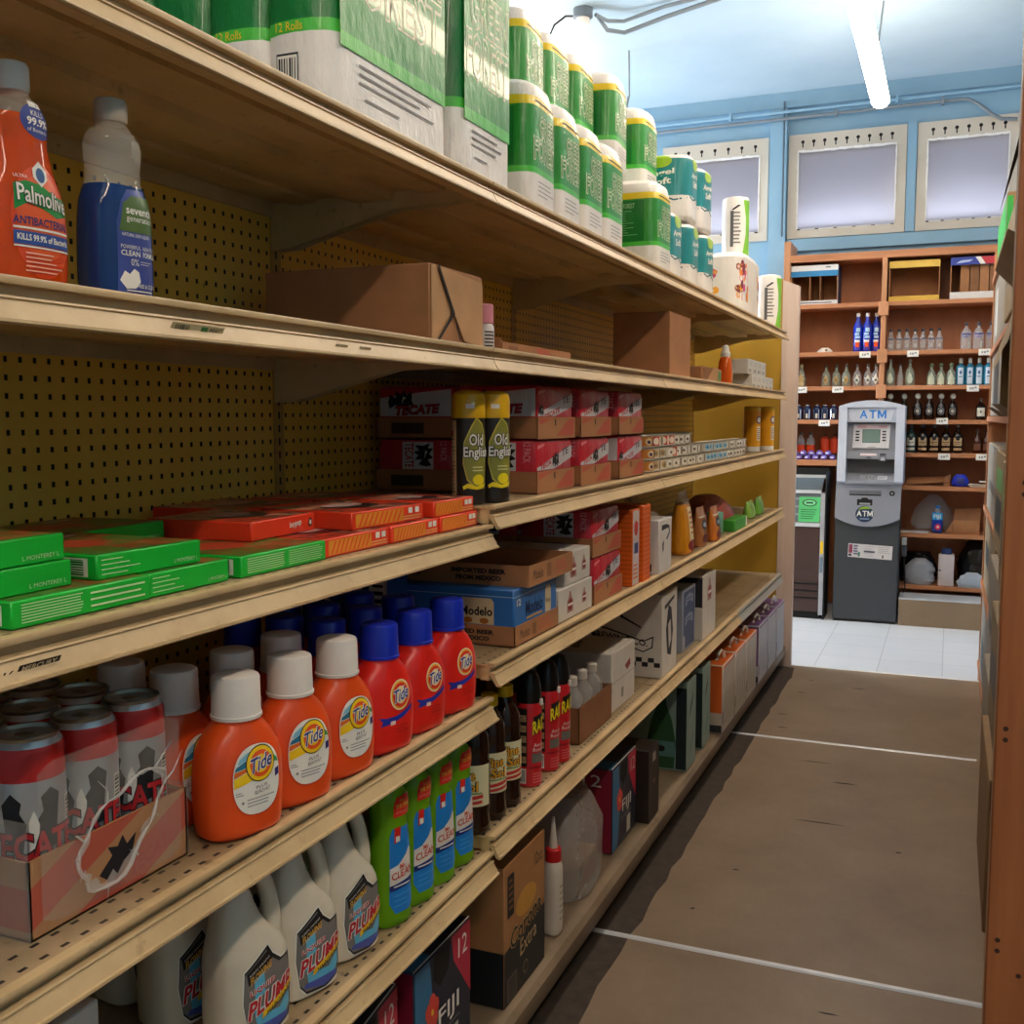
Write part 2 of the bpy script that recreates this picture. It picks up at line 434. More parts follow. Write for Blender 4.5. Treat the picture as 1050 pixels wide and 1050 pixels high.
# back wall with three openings
WIN = [(-1.93, -1.20), (-1.068, -.327), (-.262, .335)]
wz0, wz1 = 2.47, 3.148
b = MB(); b.box(XL, XR, YB, YB+.14, 0, wz0, BLUE); b.box(XL, XR, YB, YB+.14, wz1, ZC, BLUE)
xs = [XL] + [q for w in WIN for q in w] + [XR]
for i in range(0, len(xs), 2): b.box(xs[i], xs[i+1], YB, YB+.14, wz0, wz1, BLUE)
struct(b, 'wall_back')
m, N, L = newmat('frosted_pane')
t = N.new('ShaderNodeBsdfTranslucent'); t.inputs[0].default_value = (.86, .86, .93, 1); p = N.new('ShaderNodeBsdfPrincipled'); p.inputs['Base Color'].default_value = lin('#85848f'); p.inputs['Roughness'].default_value = .25
x = N.new('ShaderNodeMixShader'); x.inputs[0].default_value = .35; o = N.new('ShaderNodeOutputMaterial')
L.new(t.outputs[0], x.inputs[1]); L.new(p.outputs[0], x.inputs[2]); L.new(x.outputs[0], o.inputs[0]); FROST = m
for i, (x0, x1) in enumerate(WIN):
    fx = .062; pz0, pz1 = 2.525, 3.035
    b = MB()
    b.box(x0, x0+fx, YB-.018, YB+.05, wz0, wz1, BEIGE); b.box(x1-fx, x1, YB-.018, YB+.05, wz0, wz1, BEIGE)
    b.box(x0+fx, x1-fx, YB-.018, YB+.05, wz0, pz0, BEIGE); b.box(x0+fx, x1-fx, YB-.018, YB+.05, pz1, wz1, BEIGE)
    # torn white caulk around the pane
    CK = C('#e6e4e2', .7)
    for k in range(26):
        u = x0+fx+(x1-x0-2*fx)*k/26; w = (x1-x0-2*fx)/26
        b.box(u, u+w, YB-.021, YB-.014, pz1-.004-.006*random.random(), pz1+.004+.006*random.random(), CK)
        b.box(u, u+w, YB-.021, YB-.014, pz0-.003*random.random(), pz0+.003+.003*random.random(), CK if k % 5 else BLACK)
    for k in range(18):
        v = pz0+(pz1-pz0)*k/18; w = (pz1-pz0)/18
        for u in (x0+fx, x1-fx): b.box(u-.003-.003*random.random(), u+.003+.003*random.random(), YB-.021, YB-.014, v, v+w, CK)
    n = 9 if i == 1 else 7
    mp = side(YB-.018)
    for k in range(n):
        u = x0+.09+(x1-x0-.18)*k/(n-1)
        b.ell(u, 3.098, .0115, .0115, BLACK, mp, 1, 14); b.rect(u-.004, u+.004, 3.062, 3.098, BLACK, mp, 1)
    f = struct(b, 'window_%d' % (i+1))
    g = MB(); g.box(x0+fx-.004, x1-fx+.004, YB+.01, YB+.016, pz0-.004, pz1+.004, FROST); g.build('glass', f)
# painted piers, sill ledge and cornice boards
for i, (x0, x1, y0, z0, z1) in enumerate(((-1.19, -1.078, YB-.05, 0, ZC), (-.322, -.267, YB-.022, 2.47, 3.16), (-1.06, XR, YB-.035, 2.385, 2.462), (XL, XR, YB-.06, ZC-.10, ZC))):
    b = MB(); b.box(x0, x1, y0, YB, z0, z1, BLUE); struct(b, 'trim_%d' % (i+4))

# ------------------------------------------------------------------ conduits on wall and ceiling
def conduit(pts, r, label, m=GREYP, clips=()):
    b = MB(); b.tube(pts, r, m, 10); t = thing('conduit_pipe', label, 'pipe', pts[0])
    for v in range(len(b.v)): b.v[v] = tuple(b.v[v][k]-pts[0][k] for k in range(3))
    b.build('tube', t)
    for c in clips:
        q = MB(); q.box(c[0]-.008-pts[0][0], c[0]+.008-pts[0][0], c[1]-.02-pts[0][1], c[1]+.02-pts[0][1], c[2]-.022-pts[0][2], c[2]+.022-pts[0][2], m); q.build('clip', t)
yc = YB-.05
conduit([(-3.2, YB-.085, H+2.0), (.9, YB-.085, H+2.015)], .010, 'upper thin grey conduit running along the top of the blue back wall', BLUE, [(-.39, YB-.085, H+2.01), (-1.45, YB-.085, H+2.005)])
conduit([(-3.2, YB-.075, H+1.955), (-.05, YB-.075, H+1.972), (.03, YB-.075, H+1.968), (.09, YB-.07, H+1.93), (.16, YB-.06, H+1.87), (.22, YB-.05, H+1.835), (.31, YB-.05, H+1.825)], .011, 'lower grey conduit on the back wall bending down to the junction box', GREYP, [(-.765, YB-.075, H+1.968), (-.12, YB-.075, H+1.972)])
conduit([(-1.095, YB-.07, H+2.08), (-1.095, YB-.07, H+1.2)], .006, 'thin dark vertical conduit down the edge of the blue pier', C('#4a5a66', .5))
b = MB(); b.rbox(-.06, .06, -.04, .04, -.05, .05, C('#9a948c', .5), .008); one(b, 'junction_box', 'grey junction box right of the third window at the conduit end', 'electrical box', (.38, YB-.045, H+1.825))
zc = ZC-.02
conduit([(-1.805, 5.50, zc-.01), (-1.78, 5.60, zc-.055), (-1.70, 5.66, zc-.06), (-1.45, 5.60, zc-.03), (-1.1, 5.52, zc), (-.55, 5.44, zc), (.8, 5.30, zc)], .012, 'blue grey conduit curving along the ceiling from the round lamp base')
conduit([(-1.80, 5.46, zc-.02), (-1.76, 5.54, zc-.03), (-1.68, 5.58, zc-.03), (-1.45, 5.53, zc-.005), (-1.1, 5.46, zc), (-.55, 5.40, zc), (.8, 5.27, zc)], .010, 'second thinner conduit beside the first along the ceiling')
t = thing('junction_box', 'round grey ceiling box with a white base above the tissue packs', 'electrical box', (-1.87, 5.46, ZC))
b = MB(); b.lathe([(.045, -.05), (.052, -.045), (.052, -.001)], C('#5e6b76', .5), 18); b.build('body', t)
b = MB(); b.lathe([(.030, -.085), (.036, -.08), (.036, -.05)], WHITE, 18); b.build('socket', t)
b = MB(); b.tube([(-.05, 0, -.03), (-.10, .01, -.02), (-.16, .0, -.06), (-.20, -.02, -.16), (-.21, -.03, -.30)], .006, BLACK, 6); b.build('cable', t)
b = MB(); b.tube([(0, 0, 0), (.004, 0, -.26)], .006, GREYP, 6); b.tube([(0, 0, -.26), (-.015, 0, -.33)], .008, GREYP, 6); one(b, 'hanging_rod', 'thin grey rod hanging from the ceiling behind the tissue packs', 'rod', (-1.826, 6.17, ZC))

# ------------------------------------------------------------------ lamps
TUBE = glow('fluorescent_lens', '#ffe9cf', 36)
def strip_light(label, loc, n, rod=True, Lp=.95, w=.095):
    t = thing('ceiling_light', label, 'lamp', loc)
    tot = n*Lp+(n-1)*.02
    b = MB(); b.box(-w*.22, w*.22, 0, tot, .045, .07, WHITE); b.build('housing', t)
    for k in range(n):
        y0 = k*(Lp+.02); b = MB()
        prof = [(-w*.3, .044), (-w/2, .018), (-w/2, .0), (-w*.34, -.022), (0, -.03), (w*.34, -.022), (w/2, .0), (w/2, .018), (w*.3, .044)]
        b.prism_y(prof, y0+.005, y0+Lp-.005, TUBE); b.build('lens', t)
    if rod:
        up = ZC-loc[2]
        for y in (.3, tot-.45):
            b = MB(); b.tube([(.0, y, .07), (.03, y, up)], .005, GREYP, 6); b.build('rod', t)
    return t
strip_light('long double fluorescent lamp hanging over the aisle', (-.43, 2.55, H+1.75), 4)
strip_light('fluorescent lamp hanging over the aisle behind the camera', (-.43, -1.7, H+1.75), 2)
strip_light('added fluorescent fill lamp right of the aisle near the shop front', (.72, -2.1, H+1.75), 3)  # added fill, out of view: throws light sideways into the left shelves
strip_light('added fluorescent fill lamp out of view beyond the right shelving', (.72, 1.6, H+1.75), 4)  # second added fill row, reaches the upper left shelves over the right unit
strip_light('fluorescent lamp hanging over the neighbouring aisle beyond the shelving', (-2.35, 3.6, H+1.88), 3)

# ------------------------------------------------------------------ shelving bays along the left of the aisle
def shelf_part(bay, z, Ln, rail=RAILM):
    b = MB()
    b.box(-.452, -.010, .003, Ln-.003, z-.003, z, CREAM, t=SHELFTOP)
    b.box(-.452, -.446, .003, Ln-.003, z-.03, z-.003, CREAM); b.box(-.030, -.012, .006, Ln-.006, z-.030, z-.003, CREAM)
    for x0, x1, d in ((-.265, -.19, .016), (-.135, -.085, .008), (-.40, -.35, .008)): b.box(x0, x1, .01, Ln-.01, z-.003-d, z-.003, CREAM)
    s = b.build('shelf', bay)
    b = MB()
    prof = [(-.014, .0), (-.013, .003), (0, .003), (.001, .001), (.0, -.004), (-.009, -.0045), (-.009, -.0135), (.0, -.0145), (.001, -.0165), (-.0005, -.018), (.0085, -.0345), (.0115, -.035), (.012, -.038), (.0105, -.0395), (.004, -.039), (-.006, -.024), (-.0125, -.014), (-.013, -.004)]
    b.prism_y([(x, z+q) for x, q in prof], .002, Ln-.002, rail); b.build('price_rail', s)
    for y in (.012, Ln-.016):
        b = MB(); b.prism_y([(-.452, z-.004), (-.452, z-.092), (-.41, z-.090), (-.19, z-.034), (-.032, z-.029), (-.032, z-.004)], y, y+.004, CREAM); b.build('bracket', s)
    return s
def bay(label, y0, Ln, levels, last=False, deck=None, tail=None):
    t = thing('shelving_bay', label, 'shelving', (-.75, y0, 0))
    b = MB(); b.box(-.462, -.456, .016, Ln-.016, .10, 1.73, PEG); b.build('back_panel', t)
    for y in ([0] + ([Ln] if last else [])):
        b = MB(); b.box(-.49, -.4535, -.0155, .0155, 0, 1.735, UPR); u = b.build('upright', t); u.location = (0, y, 0)
    b = MB(); D = deck or Ln
    DK = DECKM
    prof = [(-.452, .04), (-.452, .115), (-.03, .115), (-.008, .112), (.003, .100), (.004, .070), (-.004, .050), (-.02, .044)]
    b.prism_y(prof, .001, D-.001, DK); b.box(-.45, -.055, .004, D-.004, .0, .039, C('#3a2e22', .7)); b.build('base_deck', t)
    for i, z in enumerate(levels): shelf_part(t, z, Ln, GALV if (tail and i in tail) else RAILM)
    return t
DECKM = mat_cream('worn_deck', '#836f58', '#695641', dirt=.7)
J = [.47, 1.715, 2.905, 4.15, 5.27]
LA = (H+.405, H+.118, H-.195, H-.510, H-.800); LB = (H+.405, H+.118, H-.162, H-.450, H-.774)
bA = bay('cream shelving bay with pegboard back nearest the camera, holding orange and red detergent bottles', J[0], J[1]-J[0], LA)
bay('cream shelving bay behind the stacked red beer cases and blue beer carton', J[1], J[2]-J[1], LB)
bay('cream shelving bay with rows of small food cans, third along the aisle', J[2], J[3]-J[2], LB)
bay('far cream shelving bay ending at the yellow panel', J[3], J[4]-J[3], LB, True, 5.44-J[3], tail=(4,))
# writing left on the price rails of the nearest bay
t = [o for o in bA.children if o.name.startswith('shelf')]
b = MB(); U = Flat((.0015, 0, H-.195-.030), (0, 1, 0), (.55, 0, 1)); INK = C('#1d1a17', .7)
b.rect(.196, .243, .0015, .0105, INK, U, 4); b.text('MERCURY', .2, .239, .0032, .0088, C('#d8cba8'), U, 5, bold=.02)
b.build('rail_sticker', t[2]); b = MB(); b.rect(.203, .248, -.0095, -.0005, C('#4a453d'), U, 4); b.text('LOC MONEY', .207, .244, -.0075, -.0025, C('#d8cba8'), U, 5, bold=.02); b.build('rail_sticker', t[2]); b = MB(); b.text('20K', .160, .193, -.008, .007, INK, U, 4)
b.build('rail_sticker', t[2])
b = MB(); U = Flat((.0015, 0, H+.118-.030), (0, 1, 0), (.55, 0, 1))
b.rect(.405, .49, -.003, .011, C('#c9bb92'), U, 3); b.barcode(.41, .434, .0, .010, U, INK, C('#bdb08a'), 4); b.rect(.452, .463, .003, .009, C('#2f7a3c'), U, 4); b.text('MWC', .466, .485, .002, .009, INK, U, 4, shear=.4)
b.build('rail_sticker', t[1])
for y in (.72, .78): b = MB(); b.rect(y, y+.03, -.002, .008, C('#b9ab8c'), U, 3); b.build('rail_sticker', t[1])

# end panel and its pale edge board
YEL = mat_paint('mustard_paint', '#b98f2a', '#ab8222')
t = thing('end_panel', 'mustard yellow end panel with pale edge board closing the shelving run', 'panel', (-.75, 5.46, 0))
b = MB(); b.box(-.52, -.052, -.012, .012, 0, 1.965, YEL); b.build('panel', t)
b = MB(); o_ = [(-.05, 0), (.03, 0), (.03, 1.925), (-.05, 1.958)]
R = [[(x, -.02, z) for x, z in o_], [(x, .025, z) for x, z in o_]]; b.rings(R, mat_wood('pale_edge_board', '#d3beb0', '#c4ab9b')); b.build('edge_board', t)

# ------------------------------------------------------------------ wall side shelving at the right edge of the picture
t = thing('end_panel', 'orange brown pine end panel at the right edge of the picture', 'panel', (.068, 1.5, 0))
b = MB(); b.rbox(0, .50, 0, .02, 0, 2.05, POSTW, .002, 1)
mp = side(0)
for u, v in ((.022, H-.085), (.022, H-.10), (.045, H-.092), (.012, H-.41), (.012, H-.425), (.045, H-.417), (.013, H-.70), (.013, H-.715), (.04, H-.745), (.018, H+.2), (.018, H+.185)): b.ell(u, v, .0035, .0035, C('#3a1c10', .7), mp, 1, 10)
b.build('panel', t)
b = MB(); b.box(.0, .004, .021, .05, 0, 2.0, mat_wood('raw_edge', '#c9a27c', '#b48a62')); b.build('edge_strip', t)
t = thing('shelving_unit', 'brown wooden shelving along the right of the aisle, stocked with cartons', 'shelving', (.155, 1.56, 0))
for z in (.10, .50, .86, 1.28, 1.58, 1.92):
    b = MB(); b.box(0, .40, 0, 3.95, z-.022, z, WOOD); b.build('board', t)
b = MB(); b.box(.40, .415, 0, 3.95, 0, 2.05, WOODB); b.build('back_panel', t)
for y in (0, 3.93):
    b = MB(); b.box(.005, .40, y, y+.02, 0, 2.05, WOODV); b.build('upright', t)
# ------------------------------------------------------------------ common colours
INKB = C('#141318', .6); PAPER = C('#e8e4da', .6); NAVY = C('#1c2a6b', .4); RED = C('#c4202a', .4); KRAFT = C('#a9744c', .75, var=.09); KRAFTD = C('#8a5d3c', .75, var=.09)
YELLOW = C('#f2c81c', .4); ORANGE = C('#e8501a', .32, coat=.1); TREDO = C('#e2261c', .3, coat=.1); GOLD = C('#d9a441', .4); SILVER = C('#c3c6c9', .25, .75); GREYI = C('#8d8b88', .6)
CAPW = C('#ebe2d8', .45); CAPB = C('#1a2fb4', .3)
Z1, Z2, Z3, Z3B, Z4, Z4B, Z5, Z5B, ZD = H+.405, H+.118, H-.195, H-.162, H-.510, H-.450, H-.800, H-.774, .115
EPS = .0008

# ------------------------------------------------------------------ laundry detergent
DK = [(0, .045, .027, 2.8), (.005, .052, .033, 2.8), (.03, .0555, .036, 2.7), (.06, .0565, .0365, 2.7), (.088, .0555, .0362, 2.65), (.106, .0520, .035, 2.55), (.121, .0455, .0325, 2.4), (.132, .0375, .0305, 2.2), (.1395, .0300, .0288, 2), (.150, .0285, .0285, 2)]
def detergent(blue):
    body = TREDO if blue else ORANGE
    t = thing('detergent_bottle', 'x', 'bottle')
    b = MB(); b.loft(DK, body, 32); b.build('body', t)
    b = MB(); cm = CAPB if blue else CAPW
    b.lathe([(.0312, .1440), (.0315, .148), (.0300, .149), (.0290, .192), (.0276, .1955), (.024, .197)], cm, 64, rib=.022); b.build('cap', t)
    mp = Loft(DK); b = MB()
    if not blue:
        pts = []
        for i in range(36):
            a = 2*pi*i/36; c, s = cos(a), sin(a)
            pts.append((.004+.034*math.copysign(abs(c)**.85, c), .072+.043*math.copysign(abs(s)**.85, s)))
        b.poly([(.004+(x-.004)*1.05, .072+(y-.072)*1.04) for x, y in pts], C('#d8401a', .4), mp, 1)
        b.poly(pts, PAPER, mp, 2)
        def clip(poly): return [(.004+(x-.004)*min(1, .97/max(1e-6, (abs((x-.004)/.034)**2.35+abs((y-.072)/.043)**2.35)**(1/2.35))), .072+(y-.072)*min(1, .97/max(1e-6, (abs((x-.004)/.034)**2.35+abs((y-.072)/.043)**2.35)**(1/2.35)))) for x, y in poly]
        b.poly(clip([(-.030, .066), (-.012, .070), (.004, .074), (.004, .090), (-.012, .083), (-.029, .078)]), YELLOW, mp, 3)
        b.poly(clip([(-.029, .079), (-.012, .084), (.004, .090), (.004, .094), (-.014, .088), (-.028, .086)]), C('#e06a1c'), mp, 3)
        b.poly(clip([(-.028, .087), (-.014, .089), (.004, .094), (.004, .101), (-.014, .097), (-.025, .092)]), C('#2a6f8e'), mp, 3)
        b.poly(clip([(-.024, .094), (-.012, .098), (.004, .103), (.002, .110), (-.012, .106), (-.02, .101)]), C('#86c2d8'), mp, 3)
        b.poly(clip([(.030, .068), (.038, .070), (.038, .080), (.030, .078)]), C('#2a2166'), mp, 3)
        b.poly(clip([(.026, .098), (.036, .092), (.036, .086), (.028, .088)]), C('#3f8f4a'), mp, 3)
        cu, cv = .008, .091
        b.ell(cu, cv, .0215, .0225, C('#232018'), mp, 4); b.ell(cu, cv, .0202, .0212, YELLOW, mp, 5); b.ell(cu, cv, .0158, .0165, C('#e8551c'), mp, 6); b.ell(cu, cv, .0105, .0112, YELLOW, mp, 7)
        b.outlined('Tide', cu-.0165, cu+.0165, cv-.008, cv+.0105, C('#1d2a7d'), PAPER, mp, 8, bold=.012, grow=.05, shear=.15, slope=.22)
        b.text('PLUS', .001, .017, .0605, .0645, INKB, mp, 3, slope=.1); b.text('BLEACH ALT', -.001, .021, .0545, .0590, INKB, mp, 3, slope=.1)
        b.lines(-.012, .028, .039, .051, 3, GREYI, mp, 3, .3); b.lines(-.027, -.016, .0555, .061, 2, GREYI, mp, 3); b.ell(-.018, .047, .002, .002, GREYI, mp, 3, 10)
    else:
        cu, cv = .009, .089
        b.ell(cu, cv, .0215, .0235, C('#f0e3b4'), mp, 1); b.ell(cu, cv, .0195, .0212, C('#f0a828'), mp, 2); b.ell(cu, cv, .017, .0185, C('#e2301c'), mp, 3); b.ell(cu, cv, .0125, .0135, C('#f3d9a0'), mp, 4)
        b.outlined('Tide', cu-.0165, cu+.0165, cv-.009, cv+.011, C('#1d2a8d'), PAPER, mp, 5, bold=.012, grow=.05, shear=.15, slope=.2)
        b.poly([(-.034, .060), (-.02, .0575), (0, .058), (.018, .063), (.036, .071), (.036, .064), (.02, .056), (.002, .0505), (-.016, .0475), (-.031, .046), (-.027, .053)], C('#22309a'), mp, 1)
        b.rect(-.013, -.003, .0455, .0515, C('#f2c8b8'), mp, 2); b.lines(.0, .028, .030, .044, 3, C('#b01c18'), mp, 1, .25)
    b.build('label', t); return t
yw = [1.034, 1.148, 1.264]; yb = [1.380, 1.494, 1.614]
w = series(lambda: detergent(False), [((-.797, y, Z4+EPS), -17+random.uniform(-3, 3)) for y in yw] + [((-.886, y, Z4+EPS), 0) for y in (1.028, 1.143, 1.256)] + [((-.972, 1.03, Z4+EPS), 0)],
    ['orange detergent bottle with white cap at shelf front, nearest the beer can tray', 'orange detergent bottle with white cap, middle of the three at the shelf front', 'orange detergent bottle with white cap at the front, beside the blue capped ones',
     'orange detergent bottle with white cap directly behind the frontmost, beside the can tray', 'white capped orange detergent bottle in second row, showing between first and second front bottles', 'white capped orange detergent bottle in second row, between second and third front bottles',
     'white capped orange detergent bottle at the back just behind the silver beer cans'], 'orange detergent bottles with white caps')
series(lambda: detergent(True), [((-.795, y, Z4+EPS), -15+random.uniform(-3, 3)) for y in yb] + [((-.884, 1.374, Z4+EPS), 0), ((-.884, 1.489, Z4+EPS), 0), ((-.886, 1.606, Z4+EPS), 0), ((-.962, 1.374, Z4+EPS), 0), ((-.964, 1.489, Z4+EPS), 0), ((-.966, 1.605, Z4+EPS), 0), ((-1.042, 1.374, Z4+EPS), 0), ((-1.044, 1.489, Z4+EPS), 0)],
    ['red detergent bottle with blue cap at the front, beside the white capped ones', 'red detergent bottle with blue cap, middle of the three at the shelf front', 'red detergent bottle with blue cap at the front right end by the beer cartons',
     'dark blue capped bottle in second row, behind the last white capped front bottle', 'blue capped red bottle in second row, peeking between first and second front red bottles', 'blue capped red bottle in second row, peeking between second and third front red bottles',
     'blue capped bottle in third row above the second row white cap', 'blue capped bottle in third row, centre of the dark caps', 'blue capped bottle in third row at the right end of the dark caps',
     'blue capped bottle in the back row against the pegboard, leftmost dark cap', 'blue capped bottle in the back row against the pegboard, second dark cap from left'], 'red detergent bottles with blue caps')

# ------------------------------------------------------------------ tray of tall beer cans in torn film
def tallcan():
    t = thing('beer_can', 'x', 'can'); r = .0355
    RD = C('#c9302c', .3, .35); SV = C('#b9bdc1', .3, .55)
    b = MB(); prof = [(.026, 0), (.031, .004), (r, .012), (r, .148), (r, .176), (.034, .181), (.0305, .187)]
    R = [[(q*cos(2*pi*i/28), q*sin(2*pi*i/28), z) for i in range(28)] for q, z in prof]
    b.rings(R, [SV, SV, SV, RD, RD, SV]); b.build('body', t)
    b = MB(); ALU = C('#8e8a7c', .3, .8); b.lathe([(.0305, .187), (.0315, .190), (.0305, .1915), (.0285, .191), (.0275, .1865), (.010, .1865)], ALU, 28, cap0=False)
    b.rbox(-.010, .006, -.006, .006, .1866, .1882, ALU, .0007, 1); b.build('lid', t)
    mp = Cyl(r, -42); b = MB()
    b.poly([(.004, .075), (.020, .080), (.026, .132), (.016, .140), (.006, .132), (.008, .118), (.0, .106)], INKB, mp, 1); b.poly([(-.026, .080), (-.012, .075), (-.008, .106), (-.014, .118), (-.012, .128), (-.022, .138), (-.032, .126)], INKB, mp, 1); b.poly([(-.006, .075), (.002, .075), (.004, .105), (-.001, .12), (-.006, .108)], PAPER, mp, 2)
    b.outlined('TECATE', -.050, .044, .070, .098, C('#b8242a'), INKB, mp, 3, bold=.03); b.barcode(.036, .048, .095, .125, mp, INKB, PAPER, 1, False)
    b.build('label', t); return t
spots = []
cl = []
names = [['front row can of the beer tray at the left picture edge', 'middle can in the front row of the beer tray', 'front row can of the beer tray next to the orange bottles'],
         ['second row beer can in the tray, left of the row', 'second row beer can in the tray, middle of the row', 'second row beer can in the tray, next to the white capped bottle'],
         ['third row beer can in the shaded tray, left of the row', 'third row beer can in the shaded tray, middle of the row', 'third row beer can in the shaded tray, right of the row'],
         ['rearmost beer can in the tray by the pegboard, left', 'rearmost beer can in the tray by the pegboard, middle', 'rearmost beer can in the tray by the pegboard, right']]
for i in range(4):
    for j in range(3): spots.append(((-.848-.074*i, .765+.0735*j, Z4+.0045), 8 if j == 0 else -6)); cl.append(names[i][j])
series(tallcan, spots, cl, 'tall silver and red beer cans in the torn tray')
def mat_redkraft():
    m, N, L = newmat('red_printed_kraft'); x, y, z = sep(N, L)
    q = math_n(N, L, 'ADD', math_n(N, L, 'MULTIPLY', y, 1.0), math_n(N, L, 'MULTIPLY', z, -2.2)); s = band(N, L, q, .17, .0, .55, .35)
    f = noise_fac(N, L, 30, 3); c = mixc(N, L, s, lin('#b08058'), lin('#b5503e')); c = mixc(N, L, math_n(N, L, 'MULTIPLY', f, .3), c, lin('#8a5a40'))
    finish(m, N, L, c, .7); return m
RK = mat_redkraft()
t = thing('can_tray', 'torn red printed cardboard tray holding silver beer cans, lower left shelf', 'tray', (-.96, .8385, Z4+EPS))
x0, x1, y0, y1 = -.155, .153, -.115, .1125
b = MB(); b.box(x0, x1, y0, y1, 0, .002, KRAFT)
for bx in ((x1-.003, x1, y0, y1), (x0, x0+.003, y0, y1), (x0, x1, y0, y0+.0025), (x0, x1, y1-.0025, y1)): b.box(*bx, 0, .080, KRAFT, f=RK, s=RK)
b.build('tray', t)
b = MB(); mp = front(x1)
b.poly([(-.025, .030), (-.006, .045), (-.012, .056), (.002, .052), (.010, .062), (.016, .050), (.030, .058), (.024, .040), (.030, .026), (.016, .034), (.004, .022), (-.010, .018)], INKB, mp, 1)
b.text('TECATE', .02, .09, .018, .036, C('#b03a34'), mp, 1, bold=.02, slope=.25); b.build('print', t)
FILM = film('shrink_film', '#d8d4cc', .16, .15, .8, 22); FILMT = film('torn_film_edge', '#efece6', .38, .3, .8, 60)
b = MB(); mp = Flat((x1+.0015, 0, 0), (0, 1, 0), (0, 0, 1)); n = 40
hole = []
for i in range(n):
    a = 2*pi*i/n; r = 1+.10*sin(3*a+.6)+.05*sin(7*a); hole.append((.005+.062*r*cos(a), .072+.045*r*sin(a)+.028*cos(a)))
outer = []
for i in range(n):
    a = 2*pi*i/n; c, s = cos(a), sin(a); k = min((.101/abs(c)) if abs(c) > 1e-6 else 9, (.082/abs(s)) if abs(s) > 1e-6 else 9); outer.append((c*k, .090+s*k))
o = len(b.v); bow = lambda u, v: .0 - (.006 if v > .085 else 0)
b.v += [tuple(mp(u, v, .0)) for u, v in outer] + [tuple(mp(u, v, .002)) for u, v in hole]; i_ = b.k(FILM)
for i in range(n): j = (i+1) % n; b.f.append((o+i, o+j, o+n+j, o+n+i)); b.mi.append(i_)
b.box(x0-.001, x1+.001, y1+.0006, y1+.001, .0, .086, FILM); b.box(x0-.001, x1+.001, y0-.001, y0-.0006, .0, .12, FILM)
b.build('wrap_film', t)
b = MB(); o = len(b.v)
for u, v in hole:
    k = 1-.03-.22*random.random()*(1 if v < .075 else .5); b.v += [tuple(mp(u, v, .0025)), tuple(mp(.005+(u-.005)*k, .085+(v-.085)*k, .004))]
i_ = b.k(FILMT)
for i in range(n): j = (i+1) % n; b.f.append((o+2*i, o+2*j, o+2*j+1, o+2*i+1)); b.mi.append(i_)
b.tube([tuple(mp(u, v, .003+.002*random.random())) for u, v in hole+hole[:1]], [.0006+.0014*random.random()*(1.6 if v < .07 else 1) for u, v in hole+hole[:1]], FILMT, 6)
for k in range(10):
    u, v = hole[(k*4) % n]; b.tube([tuple(mp(u, v, .003)), tuple(mp(u*1.1+.01*random.uniform(-1, 1), v+.012*random.uniform(-1, 1), .004)), tuple(mp(u*1.2+.02*random.uniform(-1, 1), v+.03*random.uniform(-1, 1), .002))], [.0016, .001, .0004], FILMT, 5)
b.build('torn_edge', t)

